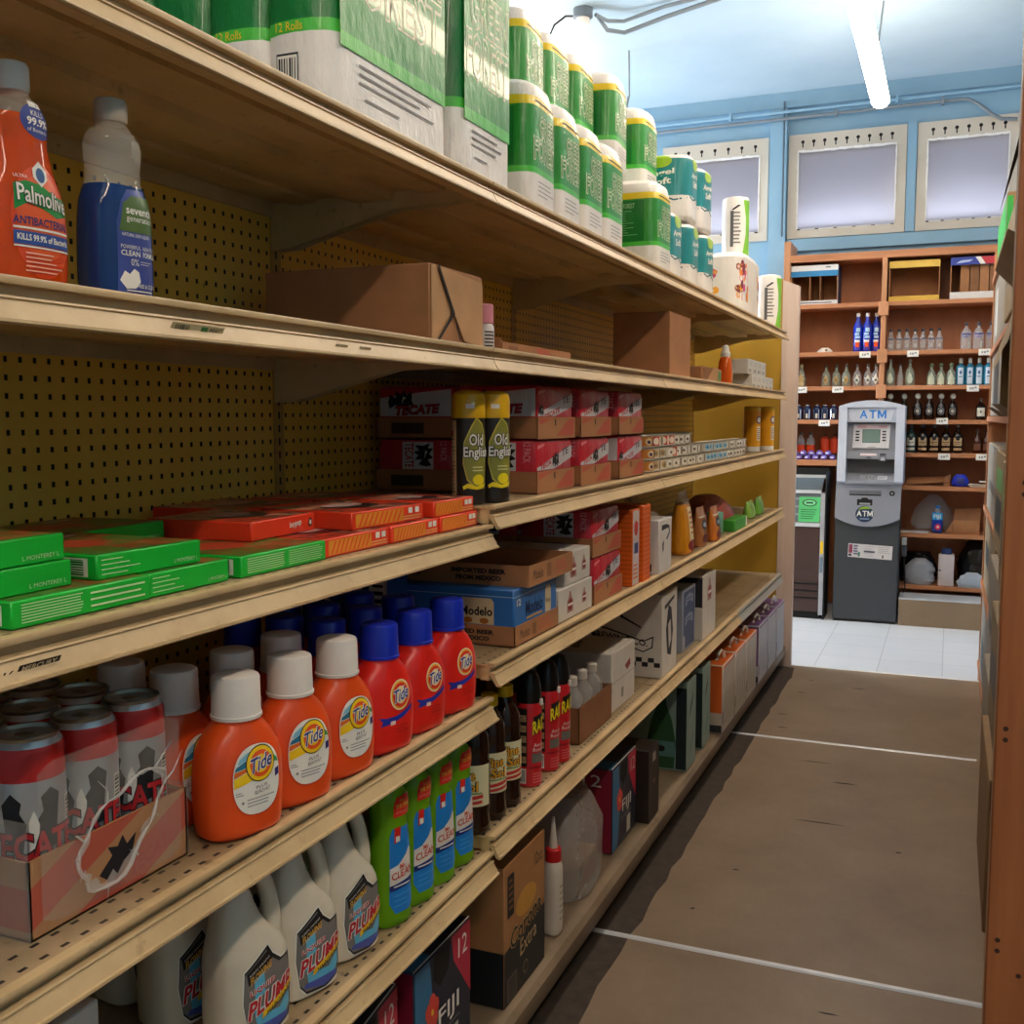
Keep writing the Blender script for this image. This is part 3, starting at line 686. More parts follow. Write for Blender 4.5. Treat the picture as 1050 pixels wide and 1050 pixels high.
# ------------------------------------------------------------------ thin flat boxes on the third shelf
GRN = C('#12b234', .4); GRND = C('#0b6e22', .45); RBX = C('#ea3f20', .4); OBX = C('#e89430', .45)
def mat_foodtop(name, a, b_, c_):
    m, N, L = newmat(name); f = noise_fac(N, L, 16, 3, .6)
    c = ramp(N, L, f, [(.36, lin(a)), (.46, lin(b_)), (.54, lin(c_)), (.6, lin(a))]); finish(m, N, L, c, .35); return m
GTOP = mat_foodtop('green_box_top', '#4f7a2e', '#a86a34', '#8d3a22'); RTOP = mat_foodtop('red_box_top', '#c8402a', '#d89a78', '#3a2420')
PRNT = C('#bfe0a8', .6)
def flatbox(red, face, w, d, h=.0262):
    t = thing('flat_food_box', 'x', 'box'); m = RBX if red else GRN
    b = MB(); b.rbox(-d/2, d/2, -w/2, w/2, 0, h, m, .0015, 1); b.build('carton', t)
    b = MB(); mp = topf(h); b.rect(-w/2+.004, w/2-.004, -d/2+.004, d/2-.004, RTOP if red else GTOP, mp, 1)
    if red: b.ell(.0, -.01, w*.3, d*.22, C('#2a2124', .3), mp, 2); b.ell(.0, .005, w*.22, d*.14, C('#c9a7a0', .4), mp, 3)
    else: b.ell(-w*.12, 0, w*.22, d*.2, C('#b8472c', .4), mp, 2); b.rect(.05*w, .3*w, d*.3, d*.34, PAPER, mp, 2)
    b.build('top_print', t)
    b = MB(); mp = front(d/2)
    if red and face == 0:
        b.rect(-w/2+.05*w, w/2-.30*w, .003, h-.003, OBX, mp, 1)
        for i in range(9): b.poly([(-w*.42+i*w*.065, .004), (-w*.40+i*w*.065, .004), (-w*.34+i*w*.065, h-.004), (-w*.36+i*w*.065, h-.004)], RBX, mp, 2)
        for k in (.30, .40): b.rect(k*w-.006, k*w+.006, h*.52, h*.86, PAPER, mp, 2)
        b.lines(.20*w, .46*w, .003, h*.42, 2, C('#f0b070'), mp, 2, .5, .05)
        q = side(-w/2); e = MB(); e.ell(d*.05, h*.5, h*.34, h*.34, C('#20283e'), q, 1); e.ell(d*.05, h*.52, h*.18, h*.14, C('#b9c4d4'), q, 2); e.build('end_emblem', t)
    elif red:
        b.text('boypop', w*.08, w*.27, h*.30, h*.74, PAPER, mp, 1, bold=.02, slope=.08); b.ell(w*.42, h*.5, h*.22, h*.26, C('#3a2022'), mp, 1, 14); b.ell(w*.42, h*.5, h*.12, h*.14, PAPER, mp, 2, 12)
    elif face == 0:
        b.lines(-w*.46, -w*.05, h*.12, h*.88, 4, PRNT, mp, 1, .2, .6); b.text('L MONTEREY L', w*.22, w*.46, h*.18, h*.34, PRNT, mp, 1)
    else:
        b.lines(-w*.44, -w*.02, h*.14, h*.88, 7, PRNT, mp, 1, .35, .06); b.lines(w*.03, w*.46, h*.14, h*.88, 7 if face == 2 else 3, PRNT, mp, 1, .3, .1)
    if not red: q = side(-w/2); e = MB(); e.barcode(-d/2+.02+d*.55, d/2-.012, h*.12, h*.85, q, GRND, PAPER, 1, False); e.build('barcode', t)
    b.build('side_print', t); return t
hb = .0265
def fb(red, face, w, d, x, y, k, label, rz=0):
    o = flatbox(red, face, w, d); o.location = (x-d/2, y, Z3+EPS+k*(hb+.0004)); o.rotation_euler = (0, 0, radians(rz)); o['label'] = label; o['group'] = 'flat red boxes' if red else 'flat green boxes'; return o
fb(False, 1, .180, .20, -.782, .785, 0, 'flat green food box at the bottom left front, its side full of fine print')
fb(False, 0, .195, .20, -.800, .688, 1, 'flat green food box lying second in the left pile, over the front one', 2)
fb(False, 0, .195, .20, -.800, .680, 2, 'flat green food box topmost at the left picture edge', 3)
fb(False, 0, .135, .20, -.786, .945, 0, 'flat green food box low at the front, beside the fine print box', 0)
fb(False, 0, .155, .20, -.796, .898, 1, 'flat green food box with a barcode end, resting in the middle of the green pile', -2)
fb(False, 2, .185, .19, -.782, 1.124, 0, 'flat green food box lowest at the right, touching the red boxes')
fb(False, 0, .20, .17, -.995, .93, 0, 'flat green food box lying low by the pegboard behind the front piles')
fb(False, 0, .20, .15, -.98, 1.03, 1, 'flat green food box upper one behind, left of the red box with white lettering', 4)
fb(True, 0, .178, .17, -.786, 1.310, 0, 'flat red food box at the front, right beside the last green box')
fb(True, 0, .160, .17, -.784, 1.483, 0, 'flat red food box at the front between two red boxes')
fb(True, 0, .145, .17, -.781, 1.638, 0, 'flat red food box at the right end of the shelf, underneath')
fb(True, 0, .145, .17, -.783, 1.625, 1, 'flat red food box at the right end, on top', -2)
fb(True, 0, .20, .17, -.800, 1.432, 1, 'flat red food box with dark emblem, on top in the middle front', -4)
fb(True, 1, .19, .15, -.965, 1.20, 0, 'flat red food box lying underneath the white lettered red box')
fb(True, 1, .165, .17, -.862, 1.232, 1, 'flat red food box with white lettering, next to the upper green box', 3)
fb(True, 0, .19, .17, -.985, 1.40, 0, 'flat red food box lying low behind the middle red pile')
fb(True, 0, .20, .17, -.985, 1.40, 1, 'flat red food box lying on top at the back by the upright', 3)
fb(True, 0, .17, .15, -.975, 1.60, 0, 'flat red food box lying low at the back right, beside the yellow topped cans')
fb(True, 0, .17, .15, -.975, 1.60, 1, 'flat red food box on top at the back right, beside the yellow topped cans', -2)

# ------------------------------------------------------------------ dish soap on the second shelf
OL = liquid('orange_dish_soap', '#f4601c', .45, .06); BL = liquid('blue_dish_soap', '#20407c', .25, .06); CLR = film('clear_plastic', '#e9e2d2', .22, .05)
t = thing('dish_soap_bottle', 'orange antibacterial dish soap bottle with clear cap at left edge of second shelf', 'bottle', (-.822, .757, Z2+EPS), -4)
PK = [(0, .038, .022, 2.6), (.006, .045, .027, 2.6), (.05, .0475, .030, 2.4), (.09, .043, .029, 2.3), (.118, .034, .025, 2.2), (.138, .030, .023, 2.2), (.155, .031, .023, 2.2), (.170, .026, .020, 2.1), (.180, .015, .0145, 2), (.187, .013, .013, 2)]
b = MB(); b.loft(PK, OL, 28, bands=[(.160, OL), (.2, CLR)]); b.build('body', t)
b = MB(); b.lathe([(.0145, .183), (.0155, .186), (.0155, .206), (.014, .209)], C('#d8cfc2', .35), 24); b.build('cap', t)
mp = Loft(PK); b = MB()
b.ell(.006, .062, .034, .052, C('#d9481e', .3), mp, 1, 30); b.poly([(.006+.029*cos(a/20*2*pi), .066+.040*sin(a/20*2*pi)) for a in range(20)], C('#e05a2a', .35), mp, 2)
b.poly([(-.025, .070), (-.012, .078), (.004, .074), (.02, .068), (.036, .072), (.036, .088), (.02, .088), (.004, .096), (-.012, .098), (-.024, .094)], C('#1f8a3c', .35), mp, 3)
b.poly([(.004, .094), (.012, .102), (.012, .110), (.004, .118), (-.004, .110), (-.004, .102)], PAPER, mp, 4); b.ell(.004, .105, .005, .007, C('#1d4f86'), mp, 5, 14)
b.outlined('Palmolive', -.022, .034, .076, .092, PAPER, C('#0f4f24'), mp, 5, bold=.015, slope=-.1)
b.text('ANTIBACTERIAL', -.027, .036, .0575, .065, C('#2a2f6b'), mp, 4, bold=.02); b.rect(-.027, .036, .0535, .0555, PAPER, mp, 4); b.rect(-.027, .036, .0395, .0515, C('#254a94'), mp, 4); b.text('KILLS 99.9% of Bacteria', -.024, .034, .043, .049, PAPER, mp, 5, bold=.02)
b.rect(-.027, .036, .037, .0385, PAPER, mp, 4); b.lines(-.016, .028, .014, .034, 5, C('#f0b9a0'), mp, 4, .3, .4); b.text('ULTRA', -.023, -.010, .100, .103, PAPER, mp, 4)
b.ell(.010, .156, .0205, .0165, C('#2a3f8c'), mp, 1, 20); b.text('KILLS', .001, .016, .160, .165, PAPER, mp, 2); b.text('99.9%', -.004, .022, .151, .1585, PAPER, mp, 2, bold=.03); b.text('of Bacteria', -.004, .020, .1455, .149, PAPER, mp, 2)
b.rect(.0, .015, .168, .1735, PAPER, mp, 3); b.build('label', t)
t = thing('dish_soap_bottle', 'clear blue dish soap bottle with see-through upper half beside the orange soap', 'bottle', (-.812, .872, Z2+EPS), -6)
SK = [(0, .032, .021, 3), (.006, .037, .026, 3), (.06, .0385, .027, 2.8), (.10, .036, .026, 2.6), (.125, .029, .022, 2.3), (.142, .030, .022, 2.2), (.158, .0315, .022, 2.2), (.170, .027, .019, 2.1), (.180, .0155, .0145, 2), (.186, .0135, .0135, 2)]
b = MB(); b.loft(SK, BL, 28, bands=[(.117, BL), (.2, CLR)]); b.build('body', t)
b = MB(); b.lathe([(.0155, .182), (.0165, .185), (.0165, .202), (.015, .205)], C('#b9ad9a', .3, trans=.2), 24); b.build('cap', t)
b = MB(); mp = Loft(SK); b.poly([(-.020, .008), (.034, .008), (.035, .05), (.033, .085), (.027, .115), (-.004, .113), (-.013, .10), (-.019, .08)], C('#3a4a8e', .3), mp, 1)
b.poly([(-.017, .070), (.034, .070), (.031, .100), (.026, .108), (.0, .107), (-.011, .098)], C('#4f6a34', .35), mp, 2)
b.text('seventh', -.008, .029, .088, .0965, PAPER, mp, 3, bold=.015); b.text('generation', -.008, .029, .079, .0865, PAPER, mp, 3); b.text('NATURAL DISH LIQUID', -.014, .022, .0645, .0685, PAPER, mp, 3)
b.text('POWERFUL', -.016, .009, .0525, .0565, PAPER, mp, 3); b.text('CLEAN', -.016, .008, .0455, .051, PAPER, mp, 3, bold=.02); b.text('NON-TOXIC', .012, .034, .0525, .0565, PAPER, mp, 3); b.text('FORMULA', .012, .034, .0455, .051, PAPER, mp, 3, bold=.02)
b.text('0%', -.004, .006, .036, .043, PAPER, mp, 3); b.lines(.008, .024, .037, .042, 2, PAPER, mp, 3, .2)
b.poly([(-.018, .020), (-.012, .030), (-.006, .027), (0, .033), (.006, .030), (.008, .020), (.002, .013), (-.010, .012)], PAPER, mp, 2); b.text('FREE & CLEAR', .004, .031, .014, .018, PAPER, mp, 3); b.lines(-.010, .030, .009, .012, 1, PAPER, mp, 3, .4)
b.ell(.016, .153, .011, .013, CLR, mp, 2, 18); b.build('label', t)
t = thing('dish_soap_bottle', 'orange soap bottle cut by the left picture edge behind the antibacterial soap', 'bottle', (-.885, .665, Z2+EPS))
b = MB(); b.loft(PK, OL, 24, bands=[(.160, OL), (.2, CLR)]); b.build('body', t); b = MB(); b.lathe([(.0145, .183), (.0155, .206), (.014, .209)], C('#d8cfc2', .35), 20); b.build('cap', t)

# ------------------------------------------------------------------ cardboard on the second shelf
def carton(mb, x0, x1, y0, y1, z0, z1, m=None, r=.002): mb.rbox(x0, x1, y0, y1, z0, z1, m or KRAFT, r, 1)
def box_thing(name, label, cat, x0, x1, y0, y1, z, h, m=KRAFT, group=None, deco=None, rz=0):
    """closed carton with its front at x1; deco(mb, front map, side map, top map) prints on it"""
    cx, cy = (x0+x1)/2, (y0+y1)/2; t = thing(name, label, cat, (cx, cy, z+EPS), rz, group)
    b = MB(); dx, dy = (x1-x0)/2, (y1-y0)/2; carton(b, -dx, dx, -dy, dy, 0, h, m); b.build('carton', t)
    if deco: b = MB(); deco(b, front(dx), side(-dy), topf(h), dx, dy, h); b.build('print', t)
    return t
t = box_thing('cardboard_box', 'long plain brown cardboard box with torn folded end on the second shelf', 'box', -1.11, -.79, 1.547, 1.755, Z2, .130)
b = MB(); mp = Flat((.161, 0, 0), (0, 1, 0), (0, 0, 1)); FLP = C('#b98b60', .75, var=.08)
for pts in (((-.100, .128), (-.085, .1295), (-.025, .060), (-.034, .050), (-.060, .020), (-.085, .001), (-.100, .001)),): b.poly(pts, FLP, mp, 2)
b.poly([(-.080, .129), (.098, .118), (.100, .004), (.02, .012), (-.02, .058)], FLP, mp, 8); b.build('end_flap', t)
b = MB(); b.poly([(-.082, .129), (-.076, .129), (-.018, .055), (-.085, .0), (-.088, .004), (-.028, .056)], BLACK, mp, 12); b.poly([(-.02, .055), (-.013, .03), (.0, .010), (.003, .012), (-.008, .032)], BLACK, mp, 12); b.poly([(.0, .010), (.045, .004), (.045, .006)], BLACK, mp, 12); b.build('tear', t)
t = box_thing('cardboard_box', 'upright plain brown cardboard box standing on the second shelf', 'box', -.968, -.790, 3.13, 3.40, Z2, .196)
t = thing('cardboard_box', 'low brown cardboard box with open flap beside the orange spray bottle', 'box', (-.87, 3.78, Z2+EPS))
b = MB(); carton(b, -.07, .07, -.16, .16, 0, .055); b.build('carton', t)
b = MB(); b.add([(.072, -.10, .0), (.074, .02, .058), (.074, .155, .05), (.072, .155, .002)], [(0, 1, 2, 3)], FLP); b.build('flap', t); b = MB(); b.add([(.0725, -.16, .05), (.0725, -.10, .0), (.0725, .02, .055)], [(0, 1, 2)], KRAFTD); b.build('flap', t); b = MB()
b.rect(.09, .14, .012, .045, C('#5d8a4e'), front(.075), 2); b.build('sticker', t)
t = thing('cardboard_tray', 'flattened brown cardboard tray with red print lying beside the long cardboard box', 'tray', (-.95, 2.12, Z2+EPS))
b = MB(); b.box(-.15, .13, -.20, .20, 0, .003, KRAFT); b.box(.127, .13, -.20, .20, .003, .028, KRAFT); b.box(-.15, -.147, -.20, .20, .003, .034, KRAFT); b.box(-.147, .127, -.20, -.197, .003, .035, KRAFT); b.box(-.147, .127, .197, .2, .003, .03, KRAFT)
b.build('tray', t); b = MB(); mp = front(.13); b.poly([(.0, .004), (.09, .004), (.05, .026), (-.02, .026)], C('#b0533a'), mp, 1); b.rect(-.17, -.12, .006, .022, KRAFTD, mp, 1); b.build('print', t)
t = thing('small_bottle', 'small bottle with a pink cap behind the long cardboard box', 'bottle', (-.93, 2.02, Z2+.0042))
t.location = (-.832, 1.862, Z2+EPS)
b = MB(); b.lathe([(.017, 0), (.018, .004), (.018, .052), (.012, .060)], C('#d8cbc4', .3), 18); b.build('body', t); b = MB(); b.lathe([(.0165, .058), (.0165, .092), (.014, .095)], C('#d98a96', .4), 18); b.build('cap', t); b = MB(); b.lines(-.012, .012, .012, .045, 5, INKB, Cyl(.018, -30), 1); b.build('label', t)
t = thing('spray_bottle', 'orange cleaner bottle with a white pump top on the second shelf', 'bottle', (-.815, 4.10, Z2+EPS))
ORL = liquid('orange_cleaner', '#ee6a1c', .3)
b = MB(); b.loft([(0, .030, .024, 2.6), (.01, .034, .027, 2.6), (.07, .033, .026, 2.5), (.10, .026, .022, 2.2), (.112, .016, .016, 2)], ORL, 22, 10); b.build('body', t)
b = MB(); b.lathe([(.018, .110), (.019, .125), (.014, .132), (.012, .150), (.006, .156)], WHITE, 18); b.build('cap', t)
b = MB(); b.rect(.0, .030, .02, .085, C('#d9c9a0'), Loft([(0, .030, .024, 2.6), (.01, .034, .027, 2.6), (.07, .033, .026, 2.5), (.10, .026, .022, 2.2)]), 1); b.build('label', t)
def whitebox(w):
    t = thing('small_white_box', 'x', 'box'); b = MB(); b.rbox(-.06, .06, -w/2, w/2, 0, .0625, C('#d9d4cc', .55), .0015, 1); b.build('carton', t)
    b = MB(); mp = front(.06); b.ell(-w*.28, .014, .007, .009, INKB, mp, 1, 12); b.rect(-w*.05, w*.12, .008, .02, C('#55504c'), mp, 1); b.lines(-w*.35, w*.35, .034, .054, 2, C('#b7afa4'), mp, 1, .3); b.build('print', t); return t
series(lambda: whitebox(.112), [((-.862, 4.68+.1145*i, Z2+EPS), 0) for i in range(5)] + [((-.866, 4.60+.1145*i, Z2+.0645), 0) for i in range(4)],
    ['{} small white box from left, bottom row near the yellow end panel'.format(o) for o in ORD[:5]] + ['{} small white box from left, upper row near the yellow end panel'.format(o) for o in ORD[:4]], 'small white boxes at the end of the second shelf')
# ------------------------------------------------------------------ bath tissue and towels on the top shelf
def mat_pack(name, stops, glossy=.18):
    """printed plastic wrap: noise-creased and shiny"""
    return stops
def wrapmat(name, h, bump=.5, bs=8, rough=.33):
    m, N, L = newmat(name); c = lin(h); f = noise_fac(N, L, bs, 6, .55, mapping=(1.4, 1, .55)); g = noise_fac(N, L, 7, 2)
    col = ramp(N, L, g, [(.3, scale(c, .9)), (.7, scale(c, 1.06))])
    finish(m, N, L, col, rough, bump=f, bstr=bump, bdist=.022, coat=.2); return m
WG = wrapmat('green_tissue_wrap', '#2f8f33'); WGD = wrapmat('dark_green_tissue_wrap', '#12702a'); WGL = wrapmat('light_green_band_wrap', '#4bb83c'); WW = wrapmat('white_tissue_wrap', '#e6dfd8', .55, 9); WY = wrapmat('yellow_band_wrap', '#e8c81e', .3)
CRM = C('#e9e2c4', .35)
def tissue(w=.165, d=.205, h=.262, plain=False):
    t = thing('bath_tissue_pack', 'x', 'tissue pack')
    a, q = w/2, d/2
    K = [(0, a*.93, q*.95, 6), (.012, a, q, 6.5), (h-.062, a, q, 6), (h-.040, a*.985, q*.985, 4.6), (h-.016, a*.92, q*.93, 3.6), (h-.003, a*.66, q*.74, 3), (h, a*.35, q*.45, 2.6)]
    b = MB(); b.loft(K, WG, 36, 14, bands=[(.072, WW), (.084, WGL), (h-.060, WG), (h-.042, WY), (h+1, WW)]); b.build('wrap', t)
    b = MB(); mp = Loft([(z, k1, k2, k3) for z, k1, k2, k3 in K], .02, .03)
    b.outlined('GREEN', -a*.45, a*.82, .146, .186, WG, CRM, mp, 1, bold=-.004, grow=.05); b.outlined('FOREST', -a*.76, a*.90, .098, .142, WG, CRM, mp, 1, bold=-.004, grow=.05)
    b.lines(-a*.55, a*.75, .028, .062, 4, C('#8a8784'), mp, 1, .22, .5); b.lines(-a*.7, a*.75, h-.055, h-.047, 1, INKB, mp, 1, .4, .1)
    b.build('front_print', t)
    b = MB(); mp = Loft([(z, k1, k2, k3) for z, k1, k2, k3 in K], .02, .03, True)
    b.rect(-q*.80, q*.62, .086, h-.064, WGD, mp, 1); b.lines(-q*.55, q*.45, .10, h-.09, 11, C('#7cc080'), mp, 2, .25, .4); b.text('GREEN FOREST', -q*.3, q*.35, h-.085, h-.072, C('#bcd7a8'), mp, 2); b.barcode(-q*.45, q*.05, .022, .062, mp, INKB, PAPER, 1)
    b.build('side_print', t); return t
ZT = Z1+EPS; d2 = .205/2
lo = [(2.030, -.774), (2.203, -.778), (2.375, -.780), (2.546, -.782), (2.722, -.990), (3.000, -.774)]
hi = [(2.330, -.912), (2.500, -.91), (2.668, -.90), (2.850, -.862), (3.205, -.872), (3.62, -1.0)]
series(tissue, [((x-d2, y, ZT), random.uniform(-3, 3)) for y, x in lo] + [((-1.0985, y, ZT), 0) for y in (2.35, 2.52, 2.90, 3.2, 3.62)],
    ['green bath tissue pack, first in the lower row beside the tall twelve roll bundle', 'green bath tissue pack, second in the lower row after the tall bundle', 'green bath tissue pack, third in the lower row, slightly crumpled', 'green bath tissue pack, fourth in the lower row, mostly hidden', 'green bath tissue pack set back behind the pack with the barcode', 'green bath tissue pack with barcode on its side, last of the lower row'] + ['green bath tissue pack in the hidden back row under upper pack, {} one'.format(o) for o in ORD[:5]], 'green bath tissue packs')
bt = [o for o in bpy.data.objects if o.name.startswith('bath_tissue_pack')]
series(lambda: dup(bt[0], (0, 0, 0)), [((x-d2, y, ZT+.2625), random.uniform(-4, 4)) for y, x in hi],
    ['green bath tissue pack, first in the upper row next to the tall bundle', 'green bath tissue pack, second in the upper row, below the ceiling cable', 'green bath tissue pack, third in the upper row', 'green bath tissue pack with dark side, fourth in the upper row', 'green bath tissue pack with small print side, fifth in the upper row', 'green bath tissue pack rearmost in the upper row, above the teal packs'], 'green bath tissue packs')
b = MB()
for y, z in ((3.62, ZT+.125),): pass
def bundle(cols, w, d, h):
    t = thing('tissue_bundle', 'x', 'tissue pack')
    # scalloped plan: roll columns along the side, flat printed front
    def ring(z, k):
        R = []; r = d/cols/2
        x = -d/2
        for i in range(cols):
            cx = -d/2+r+2*r*i
            for j in range(7):
                a = pi+pi*j/6; R.append(((cx+r*cos(a))*k, (-w/2+r*.35+r*.35*sin(a)*1.0)*k, z))
        for j in range(5): a = -pi/2+pi/2*j/4; R.append(((d/2-.02+.03*cos(a))*k, (-w/2+.035+.03*sin(a))*k, z)) if j else None
        for j in range(6): a = pi/2*j/5; R.append(((d/2-.02+.03*cos(a))*k, (w/2-.03+.03*sin(a))*k, z))
        for i in range(cols-1, -1, -1):
            cx = -d/2+r+2*r*i
            for j in range(5): a = pi*j/4; R.append(((cx+r*cos(a))*k, (w/2-r*.2+r*.2*sin(a))*k, z))
        return R
    Z = [0, .012, .06, .115, .132, .2, h-.06, h-.03, h-.008, h]; K = [.95, 1, 1, 1, 1, 1, 1, .99, .93, .7]
    mats = [WW, WW, WW, WGL, WGD, WGD, WGD, WY, WW]
    b = MB(); b.rings([ring(z, k) for z, k in zip(Z, K)], mats); b.build('wrap', t)
    b = MB(); mp = front(d/2+.0115); u = w/2-.02
    b.rect(-u, u, .118, h-.07, WG, mp, 1); b.rect(-u, u, .098, .118, WGL, mp, 1); b.outlined('GREEN', -u*.75, u*.9, h*.60, h*.76, WG, CRM, mp, 2, bold=-.004, grow=.045); b.outlined('FOREST', -u*.9, u*.9, h*.40, h*.58, WG, CRM, mp, 2, bold=-.004, grow=.045)
    b.lines(-u*.7, u*.8, .055, .090, 3, C('#6d6a68'), mp, 1, .25, .3); b.lines(-u*.6, u*.1, .036, .046, 1, C('#6d6a68'), mp, 1, .3, .2); b.build('front_print', t)
    r = d/cols/2
    for i in range(cols):
        b = MB(); cx = -d/2+r+2*r*i; mp = Flat((cx, -w/2-.0005, 0), (1, 0, 0), (0, 0, 1))
        b.text('12 Rolls', -r*.55, r*.3, .117, .129, YELLOW, mp, 3); b.build('side_print', t)
        if i >= cols-2: b = MB(); b.rect(-r*.55, r*.15, .045, .088, INKB, mp, 2); b.barcode(-r*.52, r*.12, .048, .085, mp, INKB, PAPER, 3); b.build('barcode', t)
    return t
t = bundle(4, .36, .40, .43); t.location = (-.995, 1.435, ZT); t['label'] = 'large green twelve roll tissue bundle nearest the camera on the top shelf'; t['group'] = 'tall tissue bundles'
t2 = bundle(4, .235, .40, .43); t2.location = (-.990, 1.757, ZT); t2['label'] = 'narrow tall green tissue bundle between the large bundle and the stacked packs'; t2['group'] = 'tall tissue bundles'
# teal packs
TEAL = wrapmat('teal_tissue_wrap', '#1c8286', .6); LIME = wrapmat('lime_emblem', '#a8c832', .3)
def teal():
    t = thing('bath_tissue_pack', 'x', 'tissue pack'); a, q, h = .088, .10, .215
    K = [(0, a*.92, q*.94, 5), (.01, a, q, 4.6), (h-.03, a, q, 4.4), (h-.01, a*.9, q*.92, 3.4), (h, a*.45, q*.5, 2.6)]
    b = MB(); b.loft(K, TEAL, 32, 12, bands=[(.078, WW), (h-.022, TEAL), (1, WW)]); b.build('wrap', t)
    b = MB()
    for sw, q2 in ((False, a), (True, q)):
        mp = Loft(K, .02, .03, sw)
        b.ell(0, h-.030, q2*.42, .020, LIME, mp, 1); b.text('Angel', -q2*.55, q2*.5, .135, .158, PAPER, mp, 2, bold=.03, slope=.1); b.text('Soft', -q2*.3, q2*.4, .112, .133, PAPER, mp, 2, bold=.03, slope=.1)
        b.poly([(-q2*.9, .082), (-q2*.4, .070), (q2*.1, .080), (q2*.5, .066), (q2*.9, .072), (q2*.9, .068), (q2*.5, .061), (q2*.1, .075), (-q2*.4, .065), (-q2*.9, .077)], C('#1d5f66'), mp, 1)
    mp = Loft(K, .02, .03, True); b.rect(-q*.30, q*.22, .060, .105, C('#e87a2a'), mp, 2); b.text('60', -q*.22, q*.14, .085, .101, PAPER, mp, 3, bold=.03); b.lines(-q*.22, q*.16, .064, .080, 2, PAPER, mp, 3)
    b.build('print', t); return t
series(teal, [((-.890, 3.21, ZT), 0), ((-.885, 3.43, ZT), 2), ((-.883, 3.645, ZT), -2), ((-.892, 3.43, ZT+.2155), 3), ((-.890, 3.63, ZT+.2155), -4)],
    ['teal bath tissue pack at the bottom next to the green pack with barcode', 'teal bath tissue pack in the bottom middle, creased shiny wrap', 'teal bath tissue pack at the bottom right, next to the flowered towels', 'teal bath tissue pack with orange tag stacked on top, left one', 'teal bath tissue pack stacked on top, right one'], 'teal bath tissue packs')
# paper towels
t = thing('paper_towel_pack', 'white paper towel pack with flower print in front of the yellow panel', 'paper towels', (-.868, 4.53, ZT))
FL1, FL2, FL3, FL4 = C('#c8457a'), C('#e8a02a'), C('#7a2a3a'), C('#e07a3a')
b = MB(); K = [(0, .205, .070, 4.5), (.01, .222, .078, 4.5), (.235, .222, .078, 4.5), (.255, .205, .068, 3.5), (.262, .12, .04, 3)]; b.loft(K, WW, 36, 10); b.build('wrap', t)
b = MB(); random.seed(5)
for sw, u0, u1 in ((True, -.07, -.03), (False, -.20, -.12), (False, .08, .20), (True, .05, .07)):
    mp = Loft(K, .02, .03, sw)
    for i in range(16 if not sw else 10):
        u, v = random.uniform(u0, u1), random.uniform(.06, .21); b.ell(u, v, random.uniform(.008, .016), random.uniform(.009, .02), random.choice((FL1, FL2, FL3, FL4)), mp, 1+i % 3, 8)
b.build('print', t)
GRW = wrapmat('fresh_green_wrap', '#7cb82e', .3)
def towel():
    t = thing('paper_towel_roll', 'x', 'paper towels'); b = MB(); b.lathe([(.050, 0), (.056, .006), (.057, .02), (.057, .245), (.053, .258), (.035, .263)], WW, 28); b.build('wrap', t)
    mp = Cyl(.0572, -58); b = MB(); b.poly([(.006, .0), (.055, .01), (.055, .245), (.012, .245), (.026, .17), (.026, .10), (.016, .05)], GRW, mp, 1); b.lines(-.040, .004, .06, .20, 9, C('#7d7a78'), mp, 1, .45, .3); b.rect(-.044, -.030, .05, .20, C('#5b5a5c'), mp, 2)
    b.poly([(-.04, .205), (-.01, .225), (.0, .222), (-.03, .203)], INKB, mp, 1); b.build('label', t); return t
series(towel, [((-.885, 4.62, ZT+.2625), 0), ((-.825, 5.17, ZT), 0)], ['paper towel roll with green label standing on top of the flowered pack', 'paper towel roll with green label on the top shelf end, next to the yellow panel'], 'green labelled paper towel rolls')

# ------------------------------------------------------------------ beer cases
RW = wrapmat('red_case_wrap', '#c02636', .5, 18, .3); SVW = wrapmat('silver_case_print', '#c9c9cc', .4, 20, .3)
EAGLE = [(-.5, -.1), (-.42, .3), (-.2, .1), (-.22, .5), (-.02, .3), (.12, .55), (.2, .25), (.42, .48), (.4, .0), (.52, -.35), (.3, -.2), (.28, -.5), (.05, -.28), (-.12, -.5), (-.2, -.2), (-.45, -.4)]
def eagle(b, cu, cv, w, h, mp, lay, rot=0):
    c, s = cos(radians(rot)), sin(radians(rot)); b.poly([(cu+(x*c-y*s)*w, cv+(x*s+y*c)*h) for x, y in EAGLE], INKB, mp, lay)
    b.poly([(cu+.02*w, cv-.2*h), (cu+.08*w, cv+.2*h), (cu+.2*w, cv+.12*h), (cu+.1*w, cv+.05*h)], PAPER, mp, lay+1)
